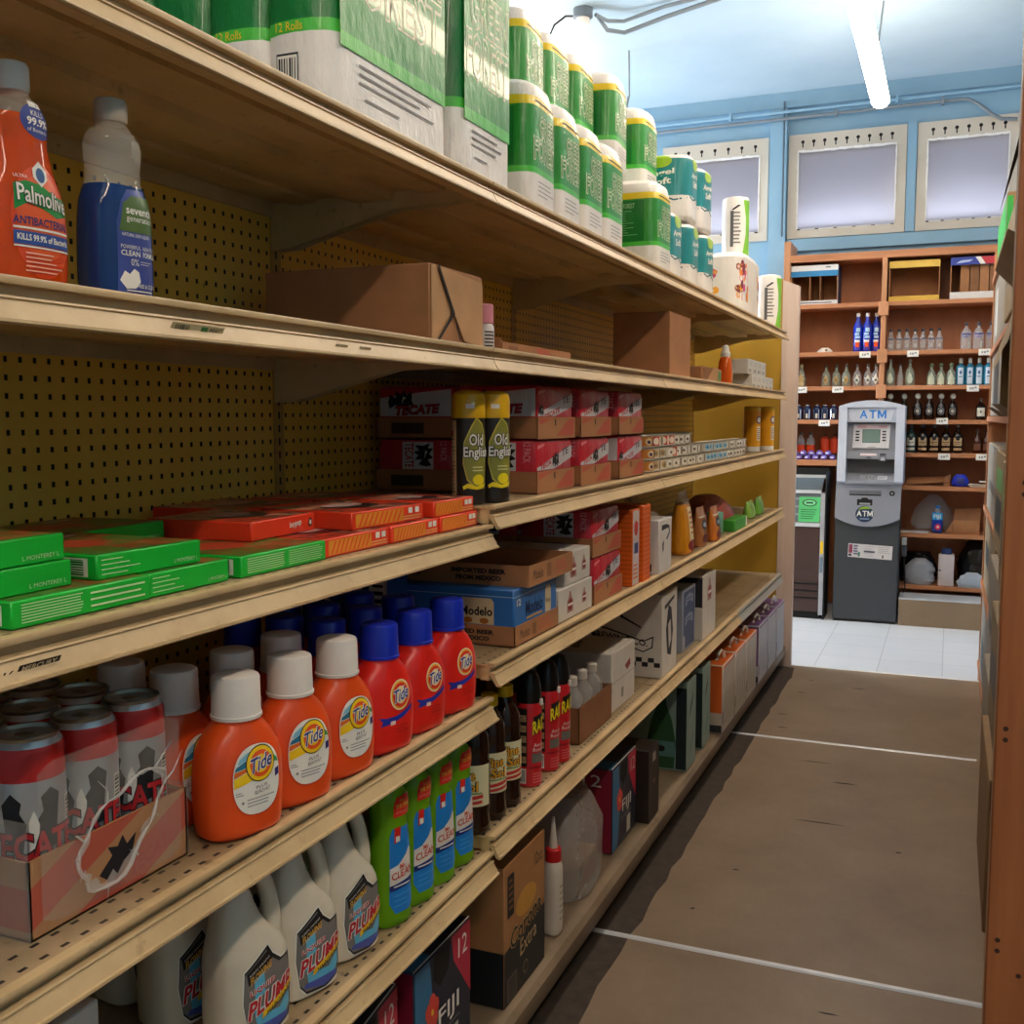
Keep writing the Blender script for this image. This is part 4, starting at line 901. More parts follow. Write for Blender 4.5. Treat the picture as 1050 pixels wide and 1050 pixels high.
def beercase(var, w=.232, d=.19):
    t = thing('beer_case', 'x', 'beer case'); h = .1125
    b = MB(); b.rbox(-d/2+.004, d/2-.004, -w/2+.004, w/2-.004, .004, h, RW, .010, 2); b.build('wrapped_cans', t)
    b = MB()
    for bx in ((-d/2, d/2, -w/2, w/2, 0, .002), (d/2-.002, d/2, -w/2, w/2, 0, .046), (-d/2, -d/2+.002, -w/2, w/2, 0, .046), (-d/2, d/2, -w/2, -w/2+.002, 0, .046), (-d/2, d/2, w/2-.002, w/2, 0, .046)): b.box(*bx, KRAFT)
    mp = front(d/2); b.poly([(-w*.02, .006), (w*.46, .006), (w*.46, .043), (w*.30, .040)], C('#b5543f', .7), mp, 1); b.poly([(-w*.46, .030), (-w*.12, .043), (-w*.46, .043)], C('#b5543f', .7), mp, 1); b.rect(-w*.07, -w*.04, .028, .042, INKB, mp, 2)
    mp = side(-w/2); b.rect(-d*.30, d*.12, .010, .034, C('#3f2a1c'), mp, 1); b.build('tray', t)
    b = MB(); mp = front(d/2-.004)
    b.poly([(-w*.46, .048), (-w*.46, .054), (w*.46, .098), (w*.46, .070), (-w*.02, .048)], SVW, mp, 1)
    b.poly([(-w*.45, .092), (-w*.28, .1), (-w*.28, .104), (-w*.45, .100)], C('#e08a90'), mp, 1)
    eagle(b, -w*.38, .060, w*.14, .024, mp, 2) if var else eagle(b, .02*w, .068, w*.18, .034, mp, 2)
    b.text('TECATE', -w*.30, w*.10, .049, .060, C('#b8202c'), mp, 2, bold=.03, slope=.18) if var else b.text('TECA', -w*.38, -w*.10, .053, .064, C('#b8202c'), mp, 2, bold=.03, slope=.18)
    b.text('TE', w*.18, w*.36, .076, .092, C('#5a5560'), mp, 2, bold=.03, slope=.18)
    mp = side(-w/2+.004)
    if var:
        b.poly([(-d*.46, .048), (d*.46, .048), (d*.46, .106), (d*.10, .100), (-d*.46, .088)], SVW, mp, 1); eagle(b, -d*.18, .082, d*.34, .045, mp, 2); b.outlined('TECATE', -d*.26, d*.30, .052, .072, C('#b8202c'), INKB, mp, 4, bold=.02, grow=.05, shear=.2, slope=.05)
    else:
        b.rect(-d*.16, d*.24, .047, .106, SVW, mp, 1); eagle(b, d*.12, .078, d*.24, .050, mp, 2, 90); b.text('TECATE', -d*.21, d*.07, .066, .088, C('#b8202c'), mp, 2, bold=.02, rot=-90); b.text('12 PACK', d*.26, d*.48, .078, .094, C('#e0a0a4'), mp, 2, rot=-90)
    b.build('print', t); return t
cy = [2.148, 2.428, 2.722]; du = -.79-.095
A0 = beercase(0); A0.location = (du, cy[0], Z3B+EPS); A0['label'] = 'red beer case at bottom left of the stacks, right of the yellow topped spray cans'; A0['group'] = 'red beer cases on the third shelf'
A1 = beercase(1); A1.location = (du, cy[0]+.004, Z3B+.1145); A1['label'] = 'red beer case with white panel on top left, above the spray cans'; A1['group'] = A0['group']
for i, (o, y, lv, lb) in enumerate(((A0, cy[1], 0, 'red beer case at the bottom of the middle stack on the third shelf'), (A0, cy[1]-.006, 1, 'red beer case on top of the middle stack on the third shelf'), (A1, cy[2], 0, 'red beer case at the bottom of the right stack beside the food cans'), (A0, cy[2]-.012, 1, 'red beer case on top of the right stack above the food cans'))): dup(o, (du+.002*i, y, Z3B+(EPS if lv == 0 else .1145)), 0, lb)
dup(A0, (du-.193, cy[0], Z3B+EPS), 0, 'red beer case at the bottom back by the pegboard, left of the spray cans')
dup(A1, (du-.193, cy[0]+.004, Z3B+.1145), 0, 'red beer case with white panel on top at the back, left of the spray cans')
dup(A0, (-.772-.095-.193, 2.478, Z4B+EPS), 0, 'red beer case at the back bottom behind the white cartons, fourth shelf', 'red beer cases on the fourth shelf'); dup(A0, (-.775-.095-.193, 2.472, Z4B+.1145), 0, 'red beer case at the back top in shade, fourth shelf', 'red beer cases on the fourth shelf')
dup(A0, (-.772-.095, 2.478, Z4B+EPS), 0, 'red beer case underneath, beside the tall orange boxes on the fourth shelf', 'red beer cases on the fourth shelf'); dup(A0, (-.775-.095, 2.472, Z4B+.1145), 0, 'red beer case on top, beside the tall orange boxes on the fourth shelf', 'red beer cases on the fourth shelf')
# spray polish cans
def polish():
    t = thing('spray_can', 'x', 'can'); r = .0305
    b = MB(); DB = C('#2a2420', .35); b.lathe([(.029, 0), (.0305, .003), (r, .010), (r, .158)], DB, 28); b.build('body', t)
    b = MB(); b.lathe([(.0308, .1585), (.0312, .161), (.0312, .192), (.029, .202), (.022, .207), (.012, .209)], C('#e0b020', .3, coat=.3), 28); b.rect(-.012, .004, .176, .184, PAPER, Cyl(.0313, -40), 1); b.build('cap', t)
    b = MB(); mp = Cyl(r, -32); OLV = C('#8a8838', .35)
    b.poly([(.004, .160), (-.006, .145), (-.020, .115), (-.022, .075), (-.014, .045), (.004, .028), (.024, .030), (.03, .07), (.03, .115), (.018, .148)], C('#c8b848', .35), mp, 1); b.poly([(.004, .157), (-.004, .143), (-.018, .114), (-.020, .075), (-.012, .047), (.004, .031), (.022, .033), (.028, .07), (.028, .115), (.016, .146)], OLV, mp, 2)
    b.outlined('Old', -.010, .018, .108, .130, PAPER, INKB, mp, 3, bold=.02, grow=.07); b.outlined('English', -.020, .032, .082, .106, PAPER, INKB, mp, 5, bold=.02, grow=.07)
    b.lines(-.004, .02, .060, .072, 2, C('#d8d49a'), mp, 3, .35); b.ell(.008, .046, .012, .010, C('#f0d820'), mp, 4, 16); b.poly([(-.022, .034), (-.012, .040), (.004, .034), (.024, .040), (.022, .034), (.004, .028), (-.014, .031), (-.02, .028)], C('#f0d820'), mp, 5)
    mp = Cyl(r, -118); b.rect(-.022, .010, .012, .154, C('#c9ad86'), mp, 1); b.lines(-.020, .008, .02, .13, 16, C('#7d5f42'), mp, 2, .3); b.rect(-.020, .002, .125, .135, C('#a8402a'), mp, 3)
    b.build('label', t); return t
series(polish, [((-.82, 1.76, Z3B+EPS), -12), ((-.797, 1.8215, Z3B+EPS), -12)], ['black wood polish spray can with yellow cap, front one beside the red boxes', 'black wood polish spray can with yellow cap, half hidden behind the front one'], 'yellow capped spray cans')
# small food cans
def foodcan(body, lab, art):
    b = MB(); r = .0335; L_ = C('#c2bbab', .3, .6)
    b.rings([[(q*cos(2*pi*i/22), q*sin(2*pi*i/22), z) for i in range(22)] for q, z in ((.031, 0), (r, .002), (r, .004), (r-.001, .005), (r-.001, .031), (r, .032), (r, .034), (.0315, .0345), (.0305, .0325))], [L_, L_, L_, body, L_, L_, L_, L_])
    mp = Cyl(r-.001, -30); b.ell(-.002, .018, .012, .0105, lab, mp, 1, 14); b.rect(.014, .024, .006, .030, art, mp, 1); b.ell(-.002, .017, .006, .005, art, mp, 2, 10)
    return b
CB = [('#c8813a', '#d8c49a', '#3a2a5a'), ('#d8cdb8', '#b89a70', '#8a7a60'), ('#d6402c', '#e8ded0', '#f0e0c8'), ('#d8d2c4', '#e8e4da', '#7a6a60'), ('#cfc8ba', '#8ec0d8', '#4a86b0')]
protos = [foodcan(C(a, .35), C(b_, .5), C(c_, .5)) for a, b_, c_ in CB]; meshes = [None]*5
tn = ['orange banded', 'tan labelled', 'red labelled', 'cream labelled', 'pale blue labelled']
def foodcan_at(k, loc, label):
    if meshes[k] is None: o = protos[k].build('food_can'); meshes[k] = o.data
    else: o = bpy.data.objects.new('food_can', meshes[k]); COL.objects.link(o)
    o.location = loc; o.rotation_euler = (0, 0, random.uniform(-.3, .3)); tag(o, label, 'can', 'small food cans on the third shelf'); return o
def num(i): return ORD[i] if i < 12 else {12: 'thirteenth', 13: 'fourteenth', 14: 'fifteenth', 15: 'sixteenth', 16: 'seventeenth', 17: 'eighteenth', 18: 'nineteenth', 19: 'twentieth', 20: 'twenty-first', 21: 'twenty-second'}[i]
for lay in range(2):
    for i in range(22):
        y = 2.955+.0705*i
        if lay == 1 and i == 10: continue
        k = (0 if i < 1 else 1 if i < 3 else 2 if (i == 4 and lay) else 3 if i < 11 else 4 if i < 16 else 3)
        foodcan_at(k, (-.822+random.uniform(-.003, .003), y, Z3B+EPS+.0353*lay), '{} food can, {} from left, {} layer of the front row'.format(tn[k], num(i), 'bottom' if lay == 0 else 'middle'))
for i, y in enumerate((2.955, 3.026, 3.10, 3.17, 3.24, 3.31, 3.38, 3.45)):
    k = (0, 2, 1, 2, 2, 3, 3, 3)[i]; foodcan_at(k, (-.824 if i < 2 else -.832, y, Z3B+EPS+.0706), '{} food can, {} from left, top layer of the front row'.format(tn[k], num(i)))
for i in range(10):
    y = 3.10+.0705*i
    for lay in range(3): foodcan_at(3, (-.893, y, Z3B+EPS+.0353*lay), 'cream food can in the rear row, {} from left, {} layer'.format(num(i), ('bottom', 'middle', 'top')[lay]))
def wipes():
    t = thing('wipes_canister', 'x', 'canister'); b = MB(); YW = C('#eaa51e', .35); r = .038; b.lathe([(.037, 0), (r, .003), (r, .022)], WHITE, 24); b.build('base', t)
    b = MB(); b.lathe([(r-.0005, .022), (r, .024), (r, .185)], YW, 24); b.build('body', t); b = MB(); b.lathe([(r+.001, .185), (r+.001, .203), (.030, .208)], C('#e8bc2a', .35), 24); b.build('lid', t)
    b = MB(); mp = Cyl(r, -25); b.ell(0, .145, .017, .018, C('#5a3a78'), mp, 1); b.ell(0, .145, .012, .012, PAPER, mp, 2); b.rect(-.012, .012, .05, .115, C('#e8dfc8'), mp, 1); b.lines(-.01, .01, .055, .11, 6, C('#7a4a68'), mp, 2); b.build('label', t); return t
series(wipes, [((-.855, 4.95, Z3B+EPS), 0), ((-.815, 5.10, Z3B+EPS), 0)], ['yellow wipes canister near the yellow panel, left one', 'yellow wipes canister near the yellow panel, right one'], 'yellow wipes canisters')

# ------------------------------------------------------------------ fourth shelf
MB_ = C('#2f6fb4', .4); MBD = C('#1f4f8e', .4)
t = thing('beer_carton', 'blue beer carton of cans in a brown tray at the shelf end', 'beer carton', (-.955, 1.985, Z4B+EPS))
dx, dy = .185, .122
b = MB(); b.rbox(-dx+.003, dx-.003, -dy+.003, dy-.003, .003, .113, MB_, .003, 1); b.build('carton', t)
b = MB()
for bx in ((-dx, dx, -dy, dy, 0, .002), (dx-.002, dx, -dy, dy, 0, .040), (-dx, -dx+.002, -dy, dy, 0, .040), (-dx, dx, -dy, -dy+.002, 0, .040), (-dx, dx, dy-.002, dy, 0, .040)): b.box(*bx, KRAFT)
mp = front(dx); b.text('Modelo', -.095, -.045, .012, .030, INKB, mp, 1); b.rect(-.03, -.008, .008, .032, KRAFTD, mp, 1); b.lines(.01, .09, .008, .034, 3, C('#b5563a'), mp, 1, .5)
mp = side(-dy); b.text('IMPORTED BEER', .02, .14, .022, .031, INKB, mp, 1, bold=.05); b.text('FROM MEXICO', .03, .13, .009, .018, INKB, mp, 1, bold=.05); b.build('tray', t)
b = MB(); mp = front(dx-.003); TANC = C('#d6c39a', .5)
b.rect(-dy+.004, dy-.004, .097, .0985, C('#a9c8e0'), mp, 1); b.text('12', -.105, -.085, .078, .092, PAPER, mp, 1, bold=.03); b.text('Modelo', -.06, .035, .052, .082, C('#16294e'), mp, 2, bold=.02); b.rect(-.055, .035, .045, .049, GOLD, mp, 2)
b.poly([(.050, .041), (.050, .088), (.056, .096), (.078, .096), (.084, .088), (.084, .041)], TANC, mp, 1); b.text('Modelo', .053, .081, .060, .070, INKB, mp, 2)
mp = side(-dy+.003); b.poly([(.063, .041), (.063, .086), (.070, .093), (.133, .093), (.139, .086), (.139, .041)], TANC, mp, 1); b.text('Modelo', .067, .136, .058, .076, INKB, mp, 2, bold=.03); b.ell(.083, .048, .010, .006, C('#b06a2a'), mp, 2, 12); b.ell(.118, .048, .010, .006, C('#b06a2a'), mp, 2, 12); b.rect(-.18, .182, .097, .0985, C('#a9c8e0'), mp, 1)
b.build('print', t)
t = thing('cardboard_tray', 'empty open brown beer tray lying on top of the blue beer carton', 'tray', (-.945, 2.028, Z4B+.1145))
b = MB(); dx, dy = .19, .128
for bx in ((-dx, dx, -dy, dy, 0, .002), (dx-.003, dx, -dy, dy, .002, .042), (-dx, -dx+.003, -dy, dy, .002, .042), (-dx+.003, dx-.003, -dy, -dy+.003, .002, .042), (-dx+.003, dx-.003, dy-.003, dy, .002, .042)): b.box(*bx, KRAFT)
b.build('tray', t); b = MB(); mp = front(dx); b.text('Modelo', -.105, -.05, .012, .032, INKB, mp, 1); b.rect(-.03, -.005, .008, .036, KRAFTD, mp, 1); b.lines(.02, .10, .008, .036, 3, C('#b5563a'), mp, 1, .5)
mp = side(-dy); b.text('IMPORTED BEER', .02, .14, .023, .033, INKB, mp, 1, bold=.05); b.text('FROM MEXICO', .03, .13, .009, .019, INKB, mp, 1, bold=.05); b.text('Modelo', -.12, -.05, .012, .03, INKB, mp, 1); b.build('print', t)
WC = C('#d2cbc2', .55); EMB = C('#8a2a2a', .5)
def emblem(b, cu, cv, s, mp, lay=1):
    b.poly([(cu-.5*s, cv-.55*s), (cu-.5*s, cv+.1*s), (cu-.25*s, cv+.3*s), (cu-.12*s, cv+.62*s), (cu+.12*s, cv+.62*s), (cu+.25*s, cv+.3*s), (cu+.5*s, cv+.1*s), (cu+.5*s, cv-.55*s)], C('#a8837a', .5), mp, lay)
    b.ell(cu, cv-.12*s, .36*s, .34*s, EMB, mp, lay+1, 16); b.rect(cu-.42*s, cv-.2*s if False else cv-.18*s, cv-.02*s, cv-.06*s, PAPER, mp, lay+2) if False else b.rect(cu-.40*s, cu+.40*s, cv-.18*s, cv-.04*s, PAPER, mp, lay+2)
def wcase(bm, F, S, T, dx, dy, h): emblem(bm, -dy*.35, h*.5, h*.55, F); emblem(bm, dy*.5, h*.52, h*.4, F)
box_thing('beer_carton', 'white beer carton with red emblem, lower of two beside the blue carton', 'beer carton', -1.14, -.772, 2.115, 2.345, Z4B, .073, WC, 'white beer cartons', wcase)
box_thing('beer_carton', 'white beer carton with red emblem, upper of two beside the blue carton', 'beer carton', -1.14, -.776, 2.165, 2.340, Z4B+.0745, .073, WC, 'white beer cartons', wcase)
def blueb(bm, F, S, T, dx, dy, h): S_ = S; bm.rect(.01, .045, .03, h-.02, WC, S_, 1); bm.rect(.06, .10, .04, h-.03, WC, S_, 1); bm.barcode(.065, .095, .05, h-.04, S_, INKB, PAPER, 2, False); bm.text('12', -.06, -.02, .06, .09, PAPER, S_, 1)
box_thing('beer_carton', 'dark blue carton with barcode standing in shade behind the open tray', 'beer carton', -1.185, -1.145+.16, 2.163, 2.21, Z4B+.1485, .10, MBD, None, blueb) if False else None
t = box_thing('beer_carton', 'dark blue beer carton with barcode in shade at the back left of the open tray', 'beer carton', -1.19, -1.00, 1.76, 1.855, Z4B, .205, MBD, None, blueb)
OB = C('#df6414', .45)
def ah(bm, F, S, T, dx, dy, h):
    bm.rect(-dy*.95, dy*.95, .004, h-.004, C('#cfc4c0', .5), F, 1); bm.rect(-dy*.5, dy*.6, h*.42, h*.56, NAVY, F, 2); bm.ell(0, h*.75, dy*.6, h*.10, C('#c8342a'), F, 2, 14); bm.lines(-dy*.8, dy*.8, h*.08, h*.3, 4, C('#d86a2a'), F, 2)
    for i in range(16): bm.rect(-dx*.96, dx*.96, h*(.04+.06*i), h*(.052+.06*i), C('#c04e0e', .5), S, 1)
box_thing('detergent_box', 'tall orange washing powder box, left of the pair beside the red beer cases', 'box', -.865, -.764, 2.658, 2.722, Z4B, .205, OB, 'tall orange boxes', ah)
def ah2(bm, F, S, T, dx, dy, h):
    for i in range(16): bm.rect(-dy*.9, dy*.9, h*(.04+.06*i), h*(.052+.06*i), C('#c04e0e', .5), F, 1); bm.rect(-dx*.96, dx*.96, h*(.04+.06*i), h*(.052+.06*i), C('#c04e0e', .5), S, 1)
box_thing('detergent_box', 'tall orange washing powder box, right of the pair next to the white box', 'box', -.865, -.757, 2.738, 2.812, Z4B, .210, OB, 'tall orange boxes', ah2)
def wb(bm, F, S, T, dx, dy, h):
    bm.poly([(dy*.1, h*.9), (dy*.6, h*.86), (dy*.7, h*.72), (dy*.3, h*.6), (dy*.1, h*.62), (dy*.55, h*.74), (dy*.45, h*.82), (-dy*.6, h*.80), (-dy*.6, h*.9)], INKB, F, 1); bm.poly([(-dy*.5, h*.55), (-dy*.2, h*.62), (-dy*.3, h*.45), (-dy*.1, h*.5), (-dy*.4, h*.38)], INKB, F, 1); bm.rect(-dx*.7, dx*.5, h*.06, h*.2, INKB, S, 1); bm.rect(-dx*.5, dx*.3, h*.10, h*.15, PAPER, S, 2)
t = box_thing('white_box', 'white carton with black swirl lettering and crumpled plastic on its top', 'box', -.835, -.752, 2.885, 3.03, Z4B, .155, C('#cfcac6', .5), None, wb)
b = MB(); b.rings([sring(.1565+.018*k/3, .055*(1-.2*k), .034*(1-.22*k), 2+.5*(k % 2), 0, -.01, 16) for k in range(4)], FILM); b.build('plastic', t)
def pouch(w, h, d, c, deco=None, name='food_pouch', label='x', cat='pouch', loc=(0, 0, 0), rz=0, group=None, top=None):
    t = thing(name, label, cat, loc, rz, group); K = [(0, w*.44, d*.42, 2.6), (h*.06, w*.5, d*.5, 2.4), (h*.35, w*.5, d*.46, 2.3), (h*.75, w*.48, d*.28, 2.2), (h*.93, w*.47, d*.08, 2.2), (h, w*.47, d*.03, 2.2)]
    b = MB(); b.loft(K, c, 26, 14, bands=[(h*.8, c), (h+1, top or c)]); b.build('pouch', t)
    if deco: b = MB(); deco(b, Loft(K, .02, .03), w, h); b.build('print', t)
    return t
YB_ = wrapmat('yellow_bag', '#d98e1c', .5, 25, .25); PB = wrapmat('brown_pouch', '#a86a3a', .5, 25, .25); OBG = wrapmat('orange_pouch', '#c8742a', .5, 25, .25)
def d1(b, mp, w, h): b.poly([(-w*.2, h*.2), (w*.2, h*.2), (w*.3, h*.75), (-w*.15, h*.75)], C('#e8d8a0'), mp, 1); b.text('snack', -w*.14, w*.2, h*.5, h*.62, C('#a82a1c'), mp, 2, rot=70) if False else b.lines(-w*.1, w*.2, h*.3, h*.7, 5, C('#b8402a'), mp, 2); b.ell(0, h*.14, w*.3, h*.09, C('#8a1f1c'), mp, 1, 16)
pouch(.135, .205, .075, YB_, d1, 'snack_bag', 'yellow snack bag standing on the fourth shelf, clear top pinched', 'bag', (-.81, 3.40, Z4B+EPS), 0, None, film('bag_top', '#d8cfc0', .35, .15, .6))
def d2_(b, mp, w, h): b.ell(0, h*.55, w*.26, h*.14, C('#20242e'), mp, 1, 18); b.ell(0, h*.55, w*.18, h*.06, C('#a8b4c0'), mp, 2, 12); b.ell(0, h*.2, w*.3, h*.13, C('#6a2a1c'), mp, 1, 16); b.rect(-w*.4, w*.4, h*.74, h*.78, C('#e8dcc8'), mp, 1)
pouch(.125, .135, .05, PB, d2_, 'food_pouch', 'brown pet food pouch with round dark emblem beside the yellow bag', 'pouch', (-.80, 3.62, Z4B+EPS)); pouch(.12, .125, .05, OBG, d2_, 'food_pouch', 'orange pet food pouch half hidden behind the brown pouch', 'pouch', (-.79, 3.80, Z4B+EPS))
b = MB(); b.lathe([(.030, 0), (.032, .003), (.032, .082), (.030, .085)], C('#6fae9a', .4), 20); one(b, 'food_can', 'pale green can between the orange pouch and the green box', 'can', (-.825, 4.0, Z4B+EPS))
RN = wrapmat('red_net_bag', '#a8402c', .8, 40, .4)
t = thing('snack_bag', 'large rust red netted bag lying at the back of the fourth shelf', 'bag', (-.93, 4.32, Z4B+EPS))
b = MB(); b.loft([(0, .20, .09, 2.4), (.02, .24, .11, 2.3), (.06, .23, .10, 2.2), (.10, .17, .07, 2.1), (.125, .08, .04, 2)], RN, 26, 12); b.build('bag', t)
b = MB(); b.poly([(.07, .03), (.10, .03), (.09, .09), (.07, .09)], C('#3a6a9a'), Loft([(0, .20, .09, 2.4), (.02, .24, .11, 2.3), (.06, .23, .10, 2.2), (.10, .17, .07, 2.1), (.125, .08, .04, 2)], .02, .02), 1); b.build('label', t)
box_thing('small_box', 'small bright green box with white end in front of the netted bag', 'box', -.815, -.765, 4.10, 4.36, Z4B, .045, C('#3f9a34', .4), None, lambda b, F, S, T, dx, dy, h: b.rect(dy*.72, dy*.98, .004, h-.004, PAPER, F, 1))
pouch(.16, .075, .05, wrapmat('lime_packet', '#8fc24a', .6, 30, .2), None, 'snack_bag', 'pale green packet at the fourth shelf end by the yellow panel', 'bag', (-.82, 4.72, Z4B+EPS)); pouch(.15, .08, .05, wrapmat('green_packet', '#6fae3a', .6, 30, .2), None, 'snack_bag', 'bright green packet last on the fourth shelf by the yellow panel', 'bag', (-.815, 4.93, Z4B+EPS))
t = thing('snack_bag', 'clear bag of dark snacks behind the yellow bag', 'bag', (-.93, 3.22, Z4B+EPS)); b = MB(); b.loft([(0, .06, .05, 2.4), (.03, .075, .06, 2.3), (.12, .07, .045, 2.2), (.2, .055, .01, 2)], film('clear_bag', '#b8b0a4', .4, .1, .8), 22, 12); b.build('bag', t); b = MB(); b.loft([(.004, .05, .04, 2.4), (.06, .06, .045, 2.3), (.10, .05, .03, 2)], C('#3a2418', .7, bump=.6), 18, 8); b.build('contents', t)
# ------------------------------------------------------------------ drain cleaner jugs
JUG = C('#ddd2bd', .38, coat=.1)
def jug():
    t = thing('drain_cleaner_jug', 'x', 'jug')
    K = [(0, .046, .034, 3.2), (.006, .0535, .041, 3), (.06, .055, .042, 2.8), (.105, .0545, .041, 2.7)]
    b = MB(); R = []
    for z, cy, a, q, p_ in ((0, 0, .046, .034, 3.2), (.006, 0, .0535, .041, 3), (.03, 0, .055, .042, 2.9), (.06, 0, .055, .042, 2.8), (.09, 0, .0548, .0415, 2.7), (.105, -.0005, .054, .041, 2.7), (.118, -.003, .051, .039, 2.6), (.130, -.007, .045, .0365, 2.5), (.142, -.0115, .038, .034, 2.3), (.156, -.015, .032, .031, 2.2), (.175, -.0175, .0265, .027, 2.1), (.195, -.0185, .0215, .022, 2), (.212, -.0185, .0185, .0185, 2), (.222, -.0185, .0175, .018, 2)): R.append(sring(z, a, q, p_, 0, cy, 30))
    b.rings(R, JUG)
    pts = [(0, -.016, .208), (0, -.002, .2155), (0, .012, .2135), (0, .024, .204), (0, .0325, .189), (0, .0385, .170), (0, .0415, .150), (0, .0425, .130), (0, .041, .112), (0, .036, .098)]
    b.tube(pts, [.012, .0115, .011, .011, .0112, .0116, .0125, .0135, .0145, .016], JUG, 14); b.build('body', t)
    b = MB(); b.lathe([(.0185, .222), (.019, .224), (.0185, .240), (.016, .243)], C('#b41c20', .4), 24, 0, -.018, rib=.03); b.build('cap', t)
    b = MB(); mp = Loft(K); BLK = C('#1b191b', .4)
    out = [(-.030, .100), (.004, .126), (.012, .112), (.026, .100), (.044, .101), (.047, .09), (.047, .03), (.040, .016), (.015, .008), (-.018, .010), (-.028, .022), (-.033, .06)]
    b.poly([(x*1.05, .06+(y-.06)*1.04) for x, y in out], PAPER, mp, 1); b.poly(out, BLK, mp, 2); b.poly([(.5*(-.004)+x*.93, .062+(y-.062)*.92) for x, y in out], C('#7c7874', .45), mp, 3)
    b.poly([(-.028, .098), (.003, .119), (.011, .108), (.006, .100), (-.026, .082)], BLK, mp, 4)
    b.text('KEEPS DRAINS', -.024, .006, .101, .104, PAPER, mp, 5, slope=.55); b.text('FLOWING', -.023, .009, .089, .099, GOLD, mp, 5, bold=.03, slope=.45)
    CY = C('#5fb6d8', .35); b.poly([(-.018, .088), (-.003, .094), (-.002, .066), (-.018, .060)], CY, mp, 5); b.poly([(-.020, .05), (-.006, .05), (.0, .038), (.020, .036), (.030, .046), (.040, .05), (.040, .034), (.026, .020), (.0, .018), (-.016, .026)], CY, mp, 5); b.poly([(-.024, .020), (.012, .012), (.036, .020), (.034, .026), (-.02, .026)], C('#4a58a8', .4), mp, 6)
    b.outlined('LIQUID', -.025, .014, .071, .079, C('#c01f2c'), PAPER, mp, 7, bold=.02, grow=.06, slope=.22)
    b.outlined('PLUMR', -.028, .046, .047, .071, C('#c01f2c'), PAPER, mp, 9, bold=.03, grow=.06, shear=.15, slope=.28)
    b.poly([(-.010, .034), (.046, .060), (.047, .068), (-.008, .043)], C('#f0c020', .4), mp, 11); b.text('MAINTAINER', -.002, .042, .046, .0525, INKB, mp, 12, slope=.46)
    b.build('label', t); return t
jy = [1.078, 1.192, 1.306]
series(jug, [((-.826, jy[0], Z5+EPS), -16), ((-.823, jy[1], Z5+EPS), -18), ((-.821, jy[2], Z5+EPS), -14), ((-.930, 1.075, Z5+EPS), -12), ((-.930, 1.19, Z5+EPS), -10), ((-.930, 1.305, Z5+EPS), -10), ((-1.03, 1.10, Z5+EPS), -10)],
    ['white drain cleaner jug at the front, left one by the shelf bottom', 'white drain cleaner jug at the front, middle of three', 'white drain cleaner jug at the front, right one beside the green bottles', 'white drain cleaner jug in the second row left of the front three', 'white drain cleaner jug in the second row, seen between the left and middle front jugs', 'white drain cleaner jug in the second row, seen left of the right front jug', 'white drain cleaner jug at the back left, only its label side showing'], 'white drain cleaner jugs')
box_thing('white_carton', 'white carton with thin printed border at the bottom left corner, under the can tray shelf', 'box', -1.06, -.80, .56, .800, Z5, .195, C('#d3cdc4', .5), None,
    lambda b, F, S, T, dx, dy, h: (b.rect(dy*.15, dy*.80, h*.12, h*.80, INKB, F, 1), b.rect(dy*.17, dy*.78, h*.13, h*.79, C('#d3cdc4', .5), F, 2), b.rect(dy*.25, dy*.70, h*.17, h*.74, INKB, F, 3), b.rect(dy*.265, dy*.685, h*.18, h*.73, C('#d3cdc4', .5), F, 4), b.rect(-dy*.9, dy*.9, -dx*.9, dx*.9, C('#5d5040', .7), T, 1)))

# ------------------------------------------------------------------ green cleaner bottles
GL = liquid('green_cleaner', '#86c81e', .45, .06)
def cleaner():
    t = thing('cleaner_bottle', 'x', 'bottle')
    K = [(0, .031, .023, 3), (.006, .036, .027, 2.8), (.05, .0355, .027, 2.6), (.13, .033, .026, 2.5), (.165, .030, .025, 2.4), (.20, .033, .026, 2.4), (.215, .026, .022, 2.2), (.225, .0145, .0145, 2), (.231, .014, .014, 2)]
    b = MB(); b.loft(K, GL, 26, 16); b.build('body', t); b = MB(); b.lathe([(.0165, .228), (.017, .231), (.0165, .245), (.014, .247)], C('#1c5fb0', .35), 24, rib=.02); b.build('cap', t)
    b = MB(); mp = Loft(K); LB_ = C('#1f7fd0', .35)
    b.poly([(-.012, .176), (.024, .176), (.028, .205), (.024, .210), (-.006, .207), (-.012, .196)], C('#d8261c', .35), mp, 1); b.text('KILLS', .0, .016, .199, .204, GOLD, mp, 2); b.text('99.9%', -.008, .022, .189, .197, GOLD, mp, 2, bold=.03); b.text('of bacteria', -.008, .022, .181, .186, C('#e8a08a'), mp, 2)
    b.poly([(-.022, .04), (-.012, .022), (.02, .022), (.031, .036), (.029, .158), (-.014, .158), (-.019, .145)], LB_, mp, 1)
    b.poly([(-.021, .068), (.030, .068), (.029, .118), (.020, .122), (.012, .112), (-.004, .100), (-.020, .096)], C('#e6dcd2', .4), mp, 2); b.poly([(-.012, .135), (.0, .138), (.002, .160), (-.010, .160)], C('#d8261c', .35), mp, 3); b.rect(-.009, -.001, .137, .146, PAPER, mp, 4)
    b.text('Mr.', -.002, .012, .092, .100, C('#c8402c'), mp, 4, bold=.02); b.text('CLEAN', -.018, .028, .079, .091, C('#c8402c'), mp, 4, bold=.02, slope=.1); b.poly([(-.022, .060), (.030, .064), (.030, .075), (-.022, .069)], C('#1b2f7a', .4), mp, 5); b.lines(-.015, .024, .064, .069, 1, PAPER, mp, 6, .4)
    b.lines(-.014, .022, .03, .055, 3, C('#4aa0e0'), mp, 3, .2); b.build('label', t); return t
